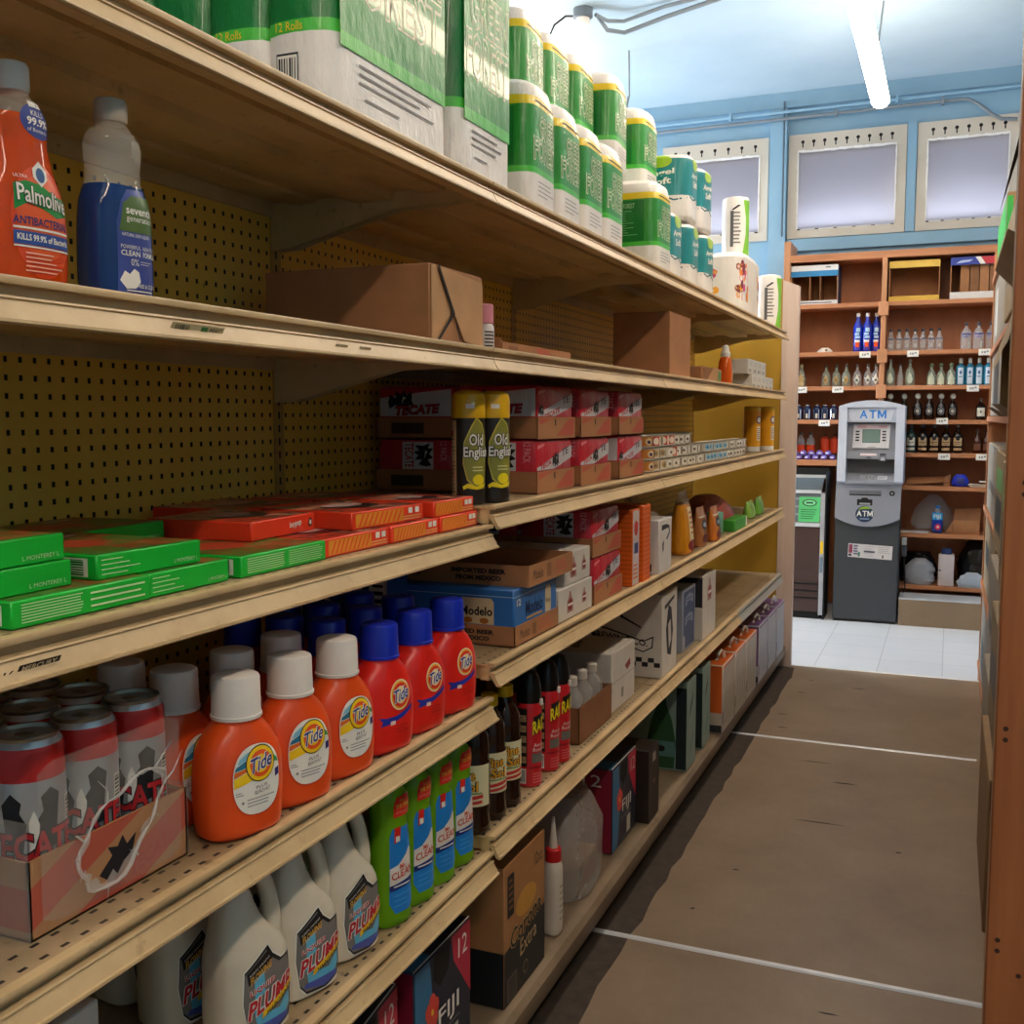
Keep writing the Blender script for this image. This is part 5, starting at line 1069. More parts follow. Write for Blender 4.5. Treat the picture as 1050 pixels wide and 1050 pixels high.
series(cleaner, [((-.80, y, Z5+EPS), -18) for y in (1.412, 1.492, 1.572, 1.650)], ['green liquid cleaner bottle beside the white drain cleaner jugs', 'green liquid cleaner bottle, second of four from the white jugs', 'green liquid cleaner bottle, third of four from the white jugs', 'green liquid cleaner bottle at the shelf end beside the brown bottles'], 'green cleaner bottles')
# brown pine cleaner bottles
BRL = liquid('brown_cleaner', '#2a160c', .12, .05)
def pine(front_label):
    t = thing('cleaner_bottle', 'x', 'bottle'); P = [(.028, 0), (.032, .005), (.033, .018), (.031, .04), (.0325, .055), (.0325, .135), (.030, .142), (.0315, .160), (.029, .185), (.020, .205), (.0135, .215), (.0135, .223)]
    b = MB(); b.lathe(P, BRL, 28); b.build('body', t); b = MB(); b.lathe([(.0165, .220), (.0172, .223), (.0168, .240), (.0145, .2425)], C('#e0bc1c', .35), 28, rib=.02); b.build('cap', t)
    b = MB(); mp = Cyl(.0326, -30 if front_label else -150); CR = C('#d8d0a8', .45)
    b.rect(-.040, .048, .056, .134, CR, mp, 1)
    q = Cyl(.0326, -82); b.rect(-.020, .016, .057, .133, C('#5a9a4a', .45), q, 2); b.lines(-.016, .012, .062, .128, 12, C('#b8d89a'), q, 3, .4)
    q = Cyl(.0326, -32); b.outlined('Pine', -.020, .018, .106, .126, C('#e0a020'), INKB, q, 2, bold=.02, grow=.06); b.outlined('-Sol', -.018, .022, .085, .104, C('#e0a020'), INKB, q, 4, bold=.02, grow=.06)
    b.poly([(-.02, .066), (.032, .072), (.032, .079), (-.02, .072)], C('#c02a28'), q, 2); b.poly([(-.018, .058), (.03, .062), (.03, .068), (-.018, .063)], C('#c02a28'), q, 2); b.rect(-.02, .03, .080, .0825, C('#5a8a4a'), q, 2)
    b.build('label', t); return t
ps = series(lambda: pine(True), [((-.803, 1.737, Z5B+EPS), -55), ((-.803, 1.814, Z5B+EPS), -12), ((-.803, 1.890, Z5B+EPS), -10)], ['dark brown pine cleaner bottle turned to its green side label', 'dark brown pine cleaner bottle with yellow cap, middle of the three', 'dark brown pine cleaner bottle with yellow cap beside the red insect spray cans'], 'brown pine cleaner bottles')
def raid():
    t = thing('insect_spray_can', 'x', 'can'); r = .0275; RD = C('#c41f28', .32, coat=.3)
    b = MB(); b.lathe([(.025, 0), (r, .003), (r, .172), (.0255, .180)], RD, 26); b.build('body', t)
    b = MB(); b.lathe([(.0262, .178), (.0268, .182), (.0262, .205), (.022, .228), (.016, .240), (.008, .243)], C('#121113', .3), 26); b.build('cap', t); b = MB(); b.rbox(.0245, .031, -.004, .004, .172, .186, PAPER, .0015, 1); b.build('trigger_tab', t)
    b = MB(); q = Cyl(r, -25); b.poly([(-.012, .150), (.016, .158), (.02, .130), (-.004, .126)], INKB, q, 1); b.outlined('RAID', -.013, .024, .118, .146, C('#f0d820'), INKB, q, 3, bold=.03, grow=.06, slope=.3); b.text('Ant &', -.010, .016, .086, .094, PAPER, q, 2); b.text('Roach', -.012, .018, .076, .084, PAPER, q, 2)
    b.rect(-.014, .022, .052, .072, C('#6a6a62'), q, 1); b.lines(-.012, .018, .008, .032, 4, C('#e07a80'), q, 1, .3); b.rect(-.020, .024, .040, .044, C('#8a1018'), q, 1)
    q = Cyl(r, -105); b.rect(-.020, .014, .045, .168, C('#1a1716'), q, 1)
    for k in range(5): b.rect(-.018, .012, .052+.022*k, .066+.022*k, C('#b5946c'), q, 2); b.lines(-.016, .010, .054+.022*k, .064+.022*k, 3, C('#4a3a2a'), q, 3)
    b.barcode(-.018, .012, .008, .040, q, INKB, PAPER, 2); b.build('label', t); return t
series(raid, [((-.80, 2.012, Z5B+EPS), 0), ((-.80, 2.118, Z5B+EPS), 0), ((-.797, 2.182, Z5B+EPS), 0), ((-.865, 2.085, Z5B+EPS), 0)], ['red insect spray can with black cap, nearest the brown bottles', 'red insect spray can with black cap, second from the brown bottles', 'red insect spray can with black cap, beside the brown bottle tray', 'red insect spray can with black cap set back behind the front cans'], 'red insect spray cans')
t = thing('bottle_tray', 'brown cardboard sleeve holding small clear bottles beside the red spray cans', 'tray', (-.868, 2.423, Z5B+EPS))
b = MB(); dx, dy = .083, .128; SL = C('#8a5a38', .7, var=.08)
for bx in ((-dx, dx, -dy, dy, 0, .002), (dx-.002, dx, -dy, dy, 0, .090), (-dx, -dx+.002, -dy, dy, 0, .09), (-dx, dx, -dy, -dy+.002, 0, .088), (-dx, dx, dy-.002, dy, 0, .088)): b.box(*bx, SL)
b.build('tray', t)
CB_ = film('clear_bottle', '#cfcbc6', .38, .08)
def smallbottle():
    t = thing('small_clear_bottle', 'x', 'bottle'); b = MB(); b.lathe([(.028, 0), (.030, .004), (.030, .085), (.026, .105), (.014, .118), (.012, .128)], CB_, 20); b.build('body', t)
    b = MB(); b.lathe([(.014, .126), (.0145, .129), (.014, .146), (.012, .148)], C('#cfc9bf', .45), 20); b.build('cap', t); return t
series(smallbottle, [((-.868+.04*sx+.005, 2.423+.075*k, Z5B+.0035), 0) for sx in (1, -1) for k in (-1, 0, 1)], ['small clear bottle with white cap, {} in the {} row of the brown tray'.format(p_, q_) for q_ in ('front', 'back') for p_ in ('left', 'middle', 'right')], 'small clear bottles in the brown tray')
def wbx(b, F, S, T, dx, dy, h):
    b.poly([(dy*.1, h*.66), (dy*.55, h*.74), (dy*.6, h*.62), (dy*.3, h*.56)], C('#8a2a34'), F, 1); b.rect(-dy*.98, dy*.98, h*.49, h*.50, GREYI, F, 1); b.rect(-dy*.2, dy*.0, h*.15, h*.32, C('#8a8078'), F, 1); b.rect(-dx*.6, dx*.8, h*.995, h*.999, GREYI, S, 1)
    b.poly([(-dy*.6, -dx*.4), (dy*.3, -dx*.3), (dy*.4, 0), (-dy*.2, dx*.1)], C('#8a7f6c', .6), T, 1)
box_thing('white_carton', 'white carton with small red mark beside the tray of clear bottles', 'box', -1.15, -.792, 2.575, 2.790, Z5B, .157, WC, None, wbx)
def brew(b, F, S, T, dx, dy, h):
    for i in range(8):
        for j in range(2):
            if (i+j) % 2: u = -dx*.2+i*dx*.145; b.rect(u, u+dx*.145, h*(.13+.055*j), h*(.185+.055*j), INKB, S, 2)
    b.poly([(-dx*.95, h*.62), (-dx*.3, h*.56), (dx*.55, h*.44), (dx*.80, h*.50), (dx*.78, h*.36), (dx*.55, h*.30), (-dx*.1, h*.40), (-dx*.95, h*.50)], INKB, S, 1); b.poly([(-dx*.95, h*.60), (-dx*.3, h*.54), (dx*.55, h*.425), (dx*.77, h*.475), (dx*.75, h*.37), (dx*.55, h*.315), (-dx*.1, h*.42), (-dx*.95, h*.515)], WC, S, 2)
    b.text('BREWING CO.', -dx*.7, dx*.66, h*.41, h*.49, INKB, S, 3, bold=.02, slope=-.12); b.poly([(-dx*.2, h*.95), (dx*.05, h*.72), (dx*.5, h*.60), (dx*.5, h*.585), (dx*.0, h*.70), (-dx*.25, h*.95)], INKB, S, 1)
    b.poly([(-dy*.3, h*.25), (dy*.2, h*.2), (dy*.45, h*.5), (dy*.2, h*.78), (-dy*.2, h*.84), (-dy*.5, h*.55)], INKB, F, 1); b.poly([(-dy*.1, h*.3), (dy*.2, h*.4), (dy*.1, h*.65), (-dy*.25, h*.6)], WC, F, 2); b.poly([(-dy*.7, h*.8), (dy*.6, h*.88), (dy*.6, h*.92), (-dy*.7, h*.85)], INKB, F, 1)
box_thing('beer_carton', 'tall white beer carton with brewing ribbon and black checker stripe', 'beer carton', -1.02, -.765, 2.985, 3.165, Z5B, .252, WC, None, brew)
def blu(b, F, S, T, dx, dy, h):
    b.rect(-dy*.85, dy*.85, h*.04, h*.96, C('#3a4a72', .5), F, 1)
    for k, (a, c) in enumerate(((.72, .86), (.40, .54))): b.poly([(-dy*.6, h*a), (0, h*(a+.06)), (dy*.6, h*a), (dy*.6, h*c), (0, h*(c+.05)), (-dy*.6, h*c)], C('#8a94ac', .5), F, 2); b.lines(-dy*.45, dy*.45, h*(a+.03), h*(c-.01), 2, C('#3a4a72'), F, 3, .4)
    b.rect(-dy*.95, -dy*.62, h*.04, h*.25, C('#a8acb8'), F, 3)
box_thing('beer_carton', 'navy blue beer carton with pale ribbon print and light edges', 'beer carton', -1.0, -.790, 3.345, 3.530, Z5B, .205, C('#9aa2b4', .5), None, blu)
box_thing('beer_carton', 'white beer carton with red emblem, lower one at the end of the fifth shelf stock', 'beer carton', -1.0, -.770, 3.56, 3.775, Z5B, .110, WC, 'white cartons on the fifth shelf')
box_thing('beer_carton', 'white beer carton with red emblem, upper one at the end of the fifth shelf stock', 'beer carton', -1.0, -.770, 3.56, 3.770, Z5B+.1115, .110, WC, 'white cartons on the fifth shelf', lambda b, F, S, T, dx, dy, h: (emblem(b, 0, h*.48, h*.62, F), b.rect(-dx*.98, dx*.98, .004, h-.004, C('#2a2a30', .5), S, 1)))

# ------------------------------------------------------------------ bottom deck
FB, FC, FR = C('#1c2438', .4), C('#2a6f9a', .4), C('#c02a44', .4)
def fiji():
    t = thing('water_pack', 'x', 'water pack'); dx, dy, h = .105, .112, .232
    b = MB(); b.rbox(-dx, dx, -dy, dy, 0, h, FB, .003, 1); b.build('carton', t)
    b = MB(); F = front(dx); S = side(-dy); T = topf(h)
    b.poly([(-dy+.002, .004), (-dy*.6, .004), (-dy*.35, h*.5), (-dy*.5, h-.003), (-dy+.002, h-.003)], FC, F, 1); b.poly([(dy*.28, h-.003), (dy-.002, h-.003), (dy-.002, h*.38), (dy*.35, h*.78)], FR, F, 1); b.text('12', dy*.52, dy*.86, h*.76, h*.92, PAPER, F, 2)
    b.poly([(-dy*.35, h*.98), (-dy*.38, h*.80), (-dy*.15, h*.70), (dy*.15, h*.78), (dy*.22, h*.98)], BLACK, F, 3)
    for k in range(5): b.ell(-dy*.42+.014*cos(k*1.2566+.3), h*.56+.018*sin(k*1.2566+.3), .013, .016, C('#d8483c'), F, 2, 12)
    b.ell(-dy*.42, h*.56, .005, .006, YELLOW, F, 3, 10); b.text('FIJI', -dy*.22, dy*.52, h*.34, h*.52, PAPER, F, 4, bold=.01); b.rect(-dy*.3, dy*.55, h*.305, h*.315, GREYI, F, 3); b.rect(-dy*.3, dy*.1, h*.08, h*.24, C('#2a2838'), F, 2); b.rect(dy*.2, dy*.5, h*.06, h*.26, C('#c8c4b8'), F, 2)
    b.rect(-dx+.003, dx-.003, .003, h-.003, C('#8a1a34', .45), S, 1); b.text('12', dx*.2, dx*.7, h*.78, h*.92, PAPER, S, 2); b.rect(-dy+.003, -dy*.4, -dx+.003, dx-.003, FC, T, 1); b.rect(-dy+.001, dy-.001, -dx+.001, -dx+.004, PAPER, T, 2)
    b.build('print', t); return t
series(fiji, [((-.905, 1.605, ZD+EPS), 0), ((-.905, 1.335, ZD+EPS), 6), ((-.90, 2.712, ZD+EPS), 0)], ['blue water pack with red corner, lower shelf left of the brown beer box', 'blue water pack mostly cut off at the bottom picture edge', 'blue water pack with red flower, right of the plastic bag on the bottom deck'], 'blue water packs')
def corona(b, F, S, T, dx, dy, h):
    DKB = C('#14181c', .5); b.poly([(-dy+.001, .002), (dy-.001, .002), (dy-.001, h*.44), (-dy+.001, h*.40)], DKB, F, 1); b.rect(-dx+.001, dx-.001, .002, h*.40, DKB, S, 1)
    b.ell(dy*.05, h*.62, dy*.5, h*.10, C('#c08a3a', .6), F, 1, 18)
    b.outlined('Corona', -dy*.72, dy*.78, h*.40, h*.54, C('#101214'), C('#c09a62'), F, 3, bold=.02, grow=.04, slope=.12); b.text('Extra', -dy*.25, dy*.55, h*.26, h*.38, C('#d0b080'), F, 2, slope=.1); b.rect(-dy*.85, -dy*.55, h*.62, h*.92, INKB, F, 2); b.lines(-dy*.8, -dy*.6, h*.66, h*.9, 5, KRAFTD, F, 3); b.text('12oz', dy*.45, dy*.85, h*.80, h*.89, INKB, F, 2)
    b.ell(0, h*.13, dy*.12, h*.05, C('#7a6a4a'), F, 2, 16); b.ell(0, h*.13, dy*.09, h*.038, DKB, F, 3, 16); b.rect(-dy*.86, -dy*.42, h*.02, h*.19, C('#6a5f50'), F, 2); b.rect(-dy*.82, -dy*.46, h*.03, h*.18, C('#3a3832'), F, 3)
    b.rect(-dy*.1, dy*.1, -dx*.9, -dx*.88, KRAFTD, T, 1); b.rect(-.001+dy*.0, .001, -dx*.98, dx*.98, C('#6a4a30'), T, 1)
box_thing('beer_carton', 'brown beer box with dark lower half on the bottom deck', 'beer carton', -1.12, -.772, 1.812, 2.035, ZD, .288, C('#a57448', .7, var=.08), None, corona)
t = thing('glue_bottle', 'white squeeze bottle with red collar and pointed tip beside the beer box', 'bottle', (-.795, 2.150, ZD+EPS))
b = MB(); b.loft([(0, .021, .018, 2.6), (.006, .024, .021, 2.5), (.145, .024, .021, 2.5), (.165, .019, .018, 2.1), (.172, .014, .014, 2)], C('#d0c6b8', .4), 20, 10); b.build('body', t)
b = MB(); b.lathe([(.0185, .168), (.0188, .17), (.0185, .195), (.016, .198)], C('#c01c20', .4), 20, rib=.03); b.build('collar', t); b = MB(); b.lathe([(.010, .197), (.008, .215), (.0035, .262), (.003, .268)], C('#d0c6b8', .4), 14); b.build('tip', t)
b = MB(); b.lines(-.012, .014, .03, .12, 6, C('#a89c8a'), Loft([(0, .024, .021, 2.5), (.2, .024, .021, 2.5)]), 1, .3); b.build('label', t)
t = thing('plastic_bag', 'clear crumpled plastic bag of goods between the glue bottle and the blue water pack', 'bag', (-.868, 2.405, ZD+EPS))
b = MB(); R = []; random.seed(9)
for k in range(9):
    z = .002+.236*k/8; f = 1-.42*max(0, (z-.13)/.11)**1.6; R.append([(x*(1+random.uniform(-.06, .06)), y*(1+random.uniform(-.06, .06)), z) for x, y, z in sring(z, .125*f, .088*f, 3.4, 0, 0, 22)])
b.rings(R, film('grey_bag_film', '#c4bfb8', .42, .16, 1, 22)); b.build('bag', t)
b = MB(); b.rbox(-.06, .07, -.085, .08, .003, .075, C('#8a6a52', .6), .004, 1); b.rect(-.03, .05, .02, .055, C('#8a4a34'), front(.07), 1); b.rect(-.08, -.04, .04, .065, INKB, front(.07), 1); b.build('contents', t)
box_thing('dark_carton', 'dark brown narrow carton behind the blue water pack', 'box', -.96, -.762, 2.845, 2.955, ZD, .214, C('#2c211b', .55), None, lambda b, F, S, T, dx, dy, h: (b.rect(-dy*.3, dy*.3, h*.80, h*.92, C('#a89c90'), F, 1), b.rect(-dy*.2, dy*.3, h*.50, h*.54, C('#7a5a44'), F, 1), b.rect(dy*.86, dy*.98, .002, h-.002, BLACK, F, 1)))
GP, GB = C('#7f9a92', .45), C('#2f5a3a', .4)
def perrier(b, F, S, T, dx, dy, h):
    b.rect(-dx*.98, dx*.98, h*.005, h*.99, C('#8aa69c', .45), S, 1)
    b.poly([(-dx*.35, h*.02), (dx*.55, h*.02), (dx*.62, h*.30), (dx*.48, h*.55), (dx*.28, h*.72), (dx*.24, h*.82), (-dx*.02, h*.82), (-dx*.06, h*.72), (-dx*.28, h*.52), (-dx*.42, h*.30)], GB, S, 2); b.poly([(-dx*.40, h*.15), (dx*.6, h*.15), (dx*.6, h*.32), (-dx*.42, h*.32)], C('#5a8a86', .4), S, 3); b.ell(dx*.1, h*.235, dx*.14, h*.035, INKB, S, 4, 14)
    b.rect(dx*.62, dx*.98, h*.02, h*.93, C('#1a2a2c', .5), S, 2); b.poly([(-dy*.5, h*.55), (dy*.2, h*.75), (dy*.3, h*.85), (-dy*.3, h*.68)], INKB, F, 1); b.poly([(-dy*.2, h*.15), (dy*.5, h*.3), (dy*.45, h*.4), (-dy*.3, h*.25)], C('#6a8a86'), F, 1)
box_thing('water_carton', 'pale green carton with a green bottle printed on its side, bottom deck', 'water carton', -.955, -.765, 3.325, 3.455, ZD, .300, GP, 'pale green cartons', perrier)
box_thing('water_carton', 'pale green carton right behind the one with the printed bottle', 'water carton', -.93, -.768, 3.575, 3.70, ZD, .292, GP, 'pale green cartons', perrier)
def bagbox(m, top, acc):
    t = thing('wine_box', 'x', 'box'); dx, dy, h = .095, .115, .255
    b = MB(); b.rbox(-dx, dx, -dy, dy, 0, h, m, .003, 1); b.build('carton', t)
    b = MB(); F = front(dx); S = side(-dy); T = topf(h); b.rect(-dy+.003, dy-.003, -dx+.003, dx-.003, top, T, 1); b.rect(-dx+.003, dx-.003, h*.30, h-.003, top, S, 1); b.rect(-dx+.003, dx-.003, .003, h*.12, C('#2a2c30'), S, 1)
    for i in range(5): u = -dy*.8+.04*i; b.poly([(u, h*.1), (u+.008, h*.1), (u+.03, h*.5), (u+.035, h*.62), (u+.022, h*.55)], acc, F, 1)
    b.rect(-dy*.98, -dy*.90, h*.15, h*.32, INKB, F, 1); b.rect(-dy+.003, dy-.003, h-.012, h-.003, top, F, 2); b.build('print', t)
    b = MB(); b.tube([(.055, -.035, h), (.058, -.032, h+.020), (.062, 0, h+.032), (.066, .032, h+.020), (.068, .035, h)], .0065, C('#d8d2ca', .4), 8); b.build('handle', t); return t
series(lambda: bagbox(C('#b9b0a4', .5), C('#cf6020', .45), C('#8f7a5c', .5)), [((-.835, y, ZD+EPS), 0) for y in (3.90, 4.146, 4.392)], ['pale box with orange top and carry loop, nearest of the three orange topped ones', 'pale box with orange top and carry loop, middle of the three', 'pale box with orange top and carry loop, farthest of the three'], 'orange topped boxes')
series(lambda: bagbox(C('#b3b2bd', .5), C('#6f4a78', .45), C('#8a9ab0', .5)), [((-.835, y, ZD+EPS), 0) for y in (4.69, 4.945, 5.20)], ['pale box with purple top and white loop, nearest of the three purple topped ones', 'pale box with purple top and white loop, middle of the three purple topped ones', 'pale box with purple top and white loop, last before the aisle end'], 'purple topped boxes')
# ------------------------------------------------------------------ liquor bookcase on the back wall
BX0, BX1, BYF, BYB = -1.035, .42, 7.05, 7.345
t = thing('bookcase', 'tall varnished plywood bookcase of liquor bottles along the back wall', 'bookcase', (BX0, BYF, 0))
def bp(x0, x1, y0, y1, z0, z1, m, name): b = MB(); b.rbox(x0-BX0, x1-BX0, y0-BYF, y1-BYF, z0, z1, m, .002, 1); return b.build(name, t)
bp(BX0, BX0+.042, BYF, BYB, 0, 2.40, WOODV, 'side_panel'); bp(BX1-.03, BX1, BYF, BYB, 0, 2.36, WOODV, 'side_panel'); bp(-.432, -.402, BYF, BYB-.012, .23, 2.265, WOODV, 'divider')
bp(BX0+.0425, BX1-.031, BYB-.012, BYB, .02, 2.30, WOODB, 'back_panel'); bp(BX0+.0425, BX1-.031, BYF, BYB-.0125, 2.266, 2.31, WOOD, 'top_board')
ZB = {'a': 1.995, 'b': 1.690, 'c': 1.472, 'd': 1.258, 'e': 1.052, 'f': .845, 'g': .548, 'h': .218}
for k, z in ZB.items():
    for x0, x1 in ((BX0+.0425, -.4325), (-.4015, BX1-.031)):
        if x0 < -.5 and k in 'efgh': continue
        bp(x0, x1, BYF, BYB-.0125, z-.026, z, WOOD, 'shelf')
bp(BX0+.0425, -.4325, BYF, BYB-.0125, .965, 1.0, WOOD, 'counter'); bp(BX0+.0425, -.668, BYF-.06, BYF-.0005, .965, 1.0, WOOD, 'counter')
for z in (1.94, 1.645, 1.425): bp(-.447, -.387, BYF-.016, BYF-.0005, z-.03, z+.055, WOODV, 'cleat')
b = MB(); MARB = mat_paint('marbled_board', '#c3c3c6', '#9da0a6'); b.box(0, .72, 0, .24, 0, .163, mat_paint('brown_step_board', '#8a7358', '#7d6750')); b.box(-.001, .72, -.002, .24, .163, .170, MARB)
one(b, 'step_platform', 'low brown platform with marbled top right of the cash machine', 'platform', (-.262, 6.805, 0))
GLS = film('clear_glass', '#cdd0d2', .34, .04); GLG = film('pale_green_glass', '#a9b8a8', .45, .04); DGL = C('#150d0a', .08, spec=.6); BOMB = liquid('blue_glass', '#3f9ac0', .35, .05); COB = liquid('cobalt_glass', '#1c36b8', .15, .05)
def bottle(K, glass, cap, lab, r2=None, cape=None, name='liquor_bottle'):
    """K profile (r, z); cap (r, z0, z1, material); lab list of (u0, u1, v0, v1, material) rectangles, or (shape, ...) on the front"""
    t = thing(name, 'x', 'bottle'); b = MB(); b.lathe(K, glass, 18); b.build('glass', t)
    b = MB(); r, z0, z1, m = cap
    if cape == 'ball': b.lathe([(r*.5, z0), (r*.9, z0+(z1-z0)*.15), (r*1.1, z0+(z1-z0)*.5), (r*.85, z0+(z1-z0)*.85), (r*.3, z1)], m, 14)
    else: b.lathe([(r, z0), (r, z1-.002), (r*.85, z1)], m, 14)
    b.build('cap', t)
    if lab:
        b = MB()
        for L_ in lab:
            sh = L_[0]; rr = max(q[0] for q in K)
            mp = Cyl(rr+.0004, 0)
            if sh == 'r': b.rect(*L_[1:5], L_[5], mp, L_[6] if len(L_) > 6 else 1)
            elif sh == 'd': _, cu, cv, w_, h_, m_, *ly = L_; b.poly([(cu-w_, cv), (cu, cv-h_), (cu+w_, cv), (cu, cv+h_)], m_, mp, ly[0] if ly else 1)
            elif sh == 'e': _, cu, cv, w_, h_, m_, *ly = L_; b.ell(cu, cv, w_, h_, m_, mp, ly[0] if ly else 1, 16)
            elif sh == 't': _, s_, u0, u1, v0, v1, m_, ly = L_; b.text(s_, u0, u1, v0, v1, m_, mp, ly, bold=.02)
        b.build('label', t)
    return t
def row(mk, xs, z, label, group, y=7.13, jy=.012):
    random.seed(len(xs)+int(z*100)); return series(mk, [((x, y+random.uniform(-jy, jy), z+.0006), -90) for x in xs], label, group)
TAN, PALE, TGR = C('#b99a6a', .5), C('#d8d6c8', .5), C('#c6cdb8', .5)
LB2 = C('#a9cbe8', .4); SKB = C('#3a8fd0', .4)
row(lambda: bottle([(.027, 0), (.029, .004), (.029, .150), (.024, .175), (.011, .200), (.010, .236)], COB, (.0115, .222, .245, WHITE), [('r', -.012, .012, .03, .06, ORANGE), ('r', -.016, .014, .06, .075, WHITE), ('r', -.012, .016, .085, .10, LB2), ('r', -.016, .010, .105, .120, LB2), ('r', -.010, .016, .125, .15, LB2), ('r', -.018, .018, .01, .03, C('#4a3aa8'))]),
    [-.572, -.515, -.462], ZB['b'], 'cobalt blue vodka bottle with white cap, {o} from left on second shelf', 'cobalt blue bottles')
row(lambda: bottle([(.020, 0), (.0225, .003), (.0225, .072), (.016, .092), (.010, .104), (.009, .125)], GLS, (.0105, .120, .138, C('#2a2228')), [('r', -.02, .02, .068, .078, C('#6a6478')), ('r', -.012, .012, .02, .045, film('faint_label', '#d8d4d0', .5))]),
    [-.372, -.324, -.277, -.230, -.183, -.136, -.089], ZB['b'], 'small clear liquor bottle with dark cap, {o} from left on second shelf, right section', 'small clear liquor bottles', jy=.006)
row(lambda: bottle([(.030, 0), (.033, .003), (.033, .092), (.022, .118), (.010, .132), (.009, .150)], GLS, (.0105, .146, .168, C('#3a3440')), [('r', -.03, .03, .088, .098, C('#55538a')), ('r', -.02, .016, .072, .082, C('#7a78a0')), ('r', .012, .022, .008, .05, PALE)]),
    [.065, .134, .205], ZB['b'], 'larger clear bottle with purple band, {o} from left at the second shelf right end', 'larger clear bottles')
b = MB(); b.loft([(0, .05, .025, 2), (.012, .045, .022, 2.4), (.03, .02, .012, 2)], C('#d6cabb', .7, bump=.6), 14, 5); b.ell(.01, .014, .008, .005, INKB, front(.0255), 2, 8); one(b, 'crumpled_paper', 'crumpled pale paper lying on the second shelf left of the blue bottles', 'paper', (-.77, 7.10, ZB['b']+.0005), -90)
row(lambda: bottle([(.026, 0), (.028, .003), (.026, .05), (.018, .095), (.010, .108), (.009, .13)], GLG, (.0105, .124, .146, C('#a8a07a')), [('d', 0, .045, .024, .045, TAN), ('r', -.02, .02, .006, .03, C('#c8b084'), 2)]), [-.917], ZB['c'], 'single bottle with tan triangle label at the left end of third shelf', None)
row(lambda: bottle([(.026, 0), (.028, .003), (.028, .06), (.022, .085), (.009, .10), (.008, .128)], GLG, (.0095, .122, .142, C('#4a3c30')), [('d', 0, .042, .018, .034, TAN), ('e', 0, .042, .008, .010, C('#8a6a3a'), 2)]), [-.763, -.699, -.636], ZB['c'], 'bottle with tan diamond label, {o} of three on the third shelf', 'tan diamond label bottles')
row(lambda: bottle([(.027, 0), (.029, .003), (.029, .06), (.022, .085), (.009, .10), (.008, .128)], GLS, (.0095, .122, .142, C('#5a5650')), [('d', 0, .042, .018, .034, PALE), ('e', 0, .038, .008, .008, C('#4a4a4a'), 2)]), [-.570, -.504, -.455], ZB['c'], 'clear bottle with white diamond label, {o} of three left of the divider', 'white diamond label bottles')
row(lambda: bottle([(.027, 0), (.029, .003), (.029, .07), (.022, .10), (.010, .115), (.008, .15)], GLG, (.0095, .145, .165, C('#8a8a80')), [('e', 0, .04, .018, .026, TGR), ('d', 0, .062, .012, .024, TGR, 2)]), [-.368, -.253], ZB['c'], 'pale green bottle with rounded label, {o} of the pair right of the divider', 'pale green rounded label bottles')
row(lambda: bottle([(.019, 0), (.020, .003), (.020, .06), (.010, .09), (.007, .13)], GLS, (.008, .126, .140, C('#3a2a22')), None), [-.31], ZB['c'], 'thin clear bottle between the two pale green rounded label bottles', None)
row(lambda: bottle([(.027, 0), (.029, .003), (.029, .055), (.020, .085), (.010, .098), (.009, .120)], GLG, (.012, .114, .140, C('#6a7a5a')), [('d', 0, .040, .022, .042, TGR), ('r', -.02, .02, .006, .03, TGR, 2)], cape='ball'), [-.127, -.071, -.012], ZB['c'], 'green bottle with triangle label and round stopper, {o} of three on third shelf', 'green triangle label bottles')
row(lambda: bottle([(.0255, 0), (.027, .003), (.027, .112), (.022, .120), (.010, .130), (.010, .14)], BOMB, (.0105, .136, .166, PALE), [('r', -.016, .016, .008, .108, C('#c6d8e8', .4)), ('e', 0, .078, .007, .012, C('#4a6a9a'), 2), ('r', -.01, .01, .05, .056, C('#4a6a9a'), 2)]), [.041, .094, .146, .198], ZB['c'], 'sky blue gin bottle with white label, {o} from left at the third shelf right end', 'sky blue gin bottles')
row(lambda: bottle([(.0255, 0), (.027, .003), (.027, .07), (.020, .085), (.012, .09)], liquid('dark_blue_glass', '#16264e', .1, .06), (.013, .088, .098, SILVER), [('r', -.02, -.014, .006, .068, SILVER), ('r', .014, .02, .006, .068, SILVER), ('r', -.006, .008, .01, .04, PALE)]), [-.931, -.875, -.816, -.764, -.709], ZB['d'], 'small dark blue bottle with silver edges, {o} from left on fourth shelf', 'small dark blue bottles')
row(lambda: bottle([(.026, 0), (.029, .004), (.029, .075), (.020, .105), (.010, .118), (.009, .135)], DGL, (.016, .130, .165, PALE), [('e', 0, .055, .020, .024, C('#8a8a8a', .4)), ('e', 0, .055, .016, .020, C('#2a2626'), 2), ('e', 0, .055, .010, .012, C('#a8a49c'), 3)], cape='ball'), [-.363, -.282, -.201, -.133, -.064, .003], ZB['d'], 'dark bottle with round emblem and white ball stopper, {o} from left, fourth shelf', 'dark ball stopper bottles')
row(lambda: bottle([(.027, 0), (.029, .004), (.029, .085), (.012, .105), (.009, .12)], DGL, (.010, .116, .135, C('#5a3a2a')), [('r', -.024, .024, .022, .075, PALE), ('d', 0, .05, .006, .008, INKB, 2)]), [.164], ZB['d'], 'dark bottle with square white label alone at the fourth shelf right end', None)
def squat(l2, tl): return bottle([(.028, 0), (.031, .004), (.031, .105), (.020, .125), (.010, .140), (.009, .165)], tl, (.0115, .158, .195, C('#6a645c')), [('r', -.027, .027, .045, .095, l2), ('r', -.027, .027, .016, .032, l2), ('e', 0, .09, .012, .012, INKB, 2), ('r', -.02, .02, .065, .069, INKB, 2), ('r', -.012, .012, .055, .058, INKB, 2)])
row(lambda: squat(PALE, liquid('teal_glass', '#3a5a58', .3)), [-.234], ZB['e'], 'square shouldered bottle with white label next to the cash machine, fifth shelf', None)
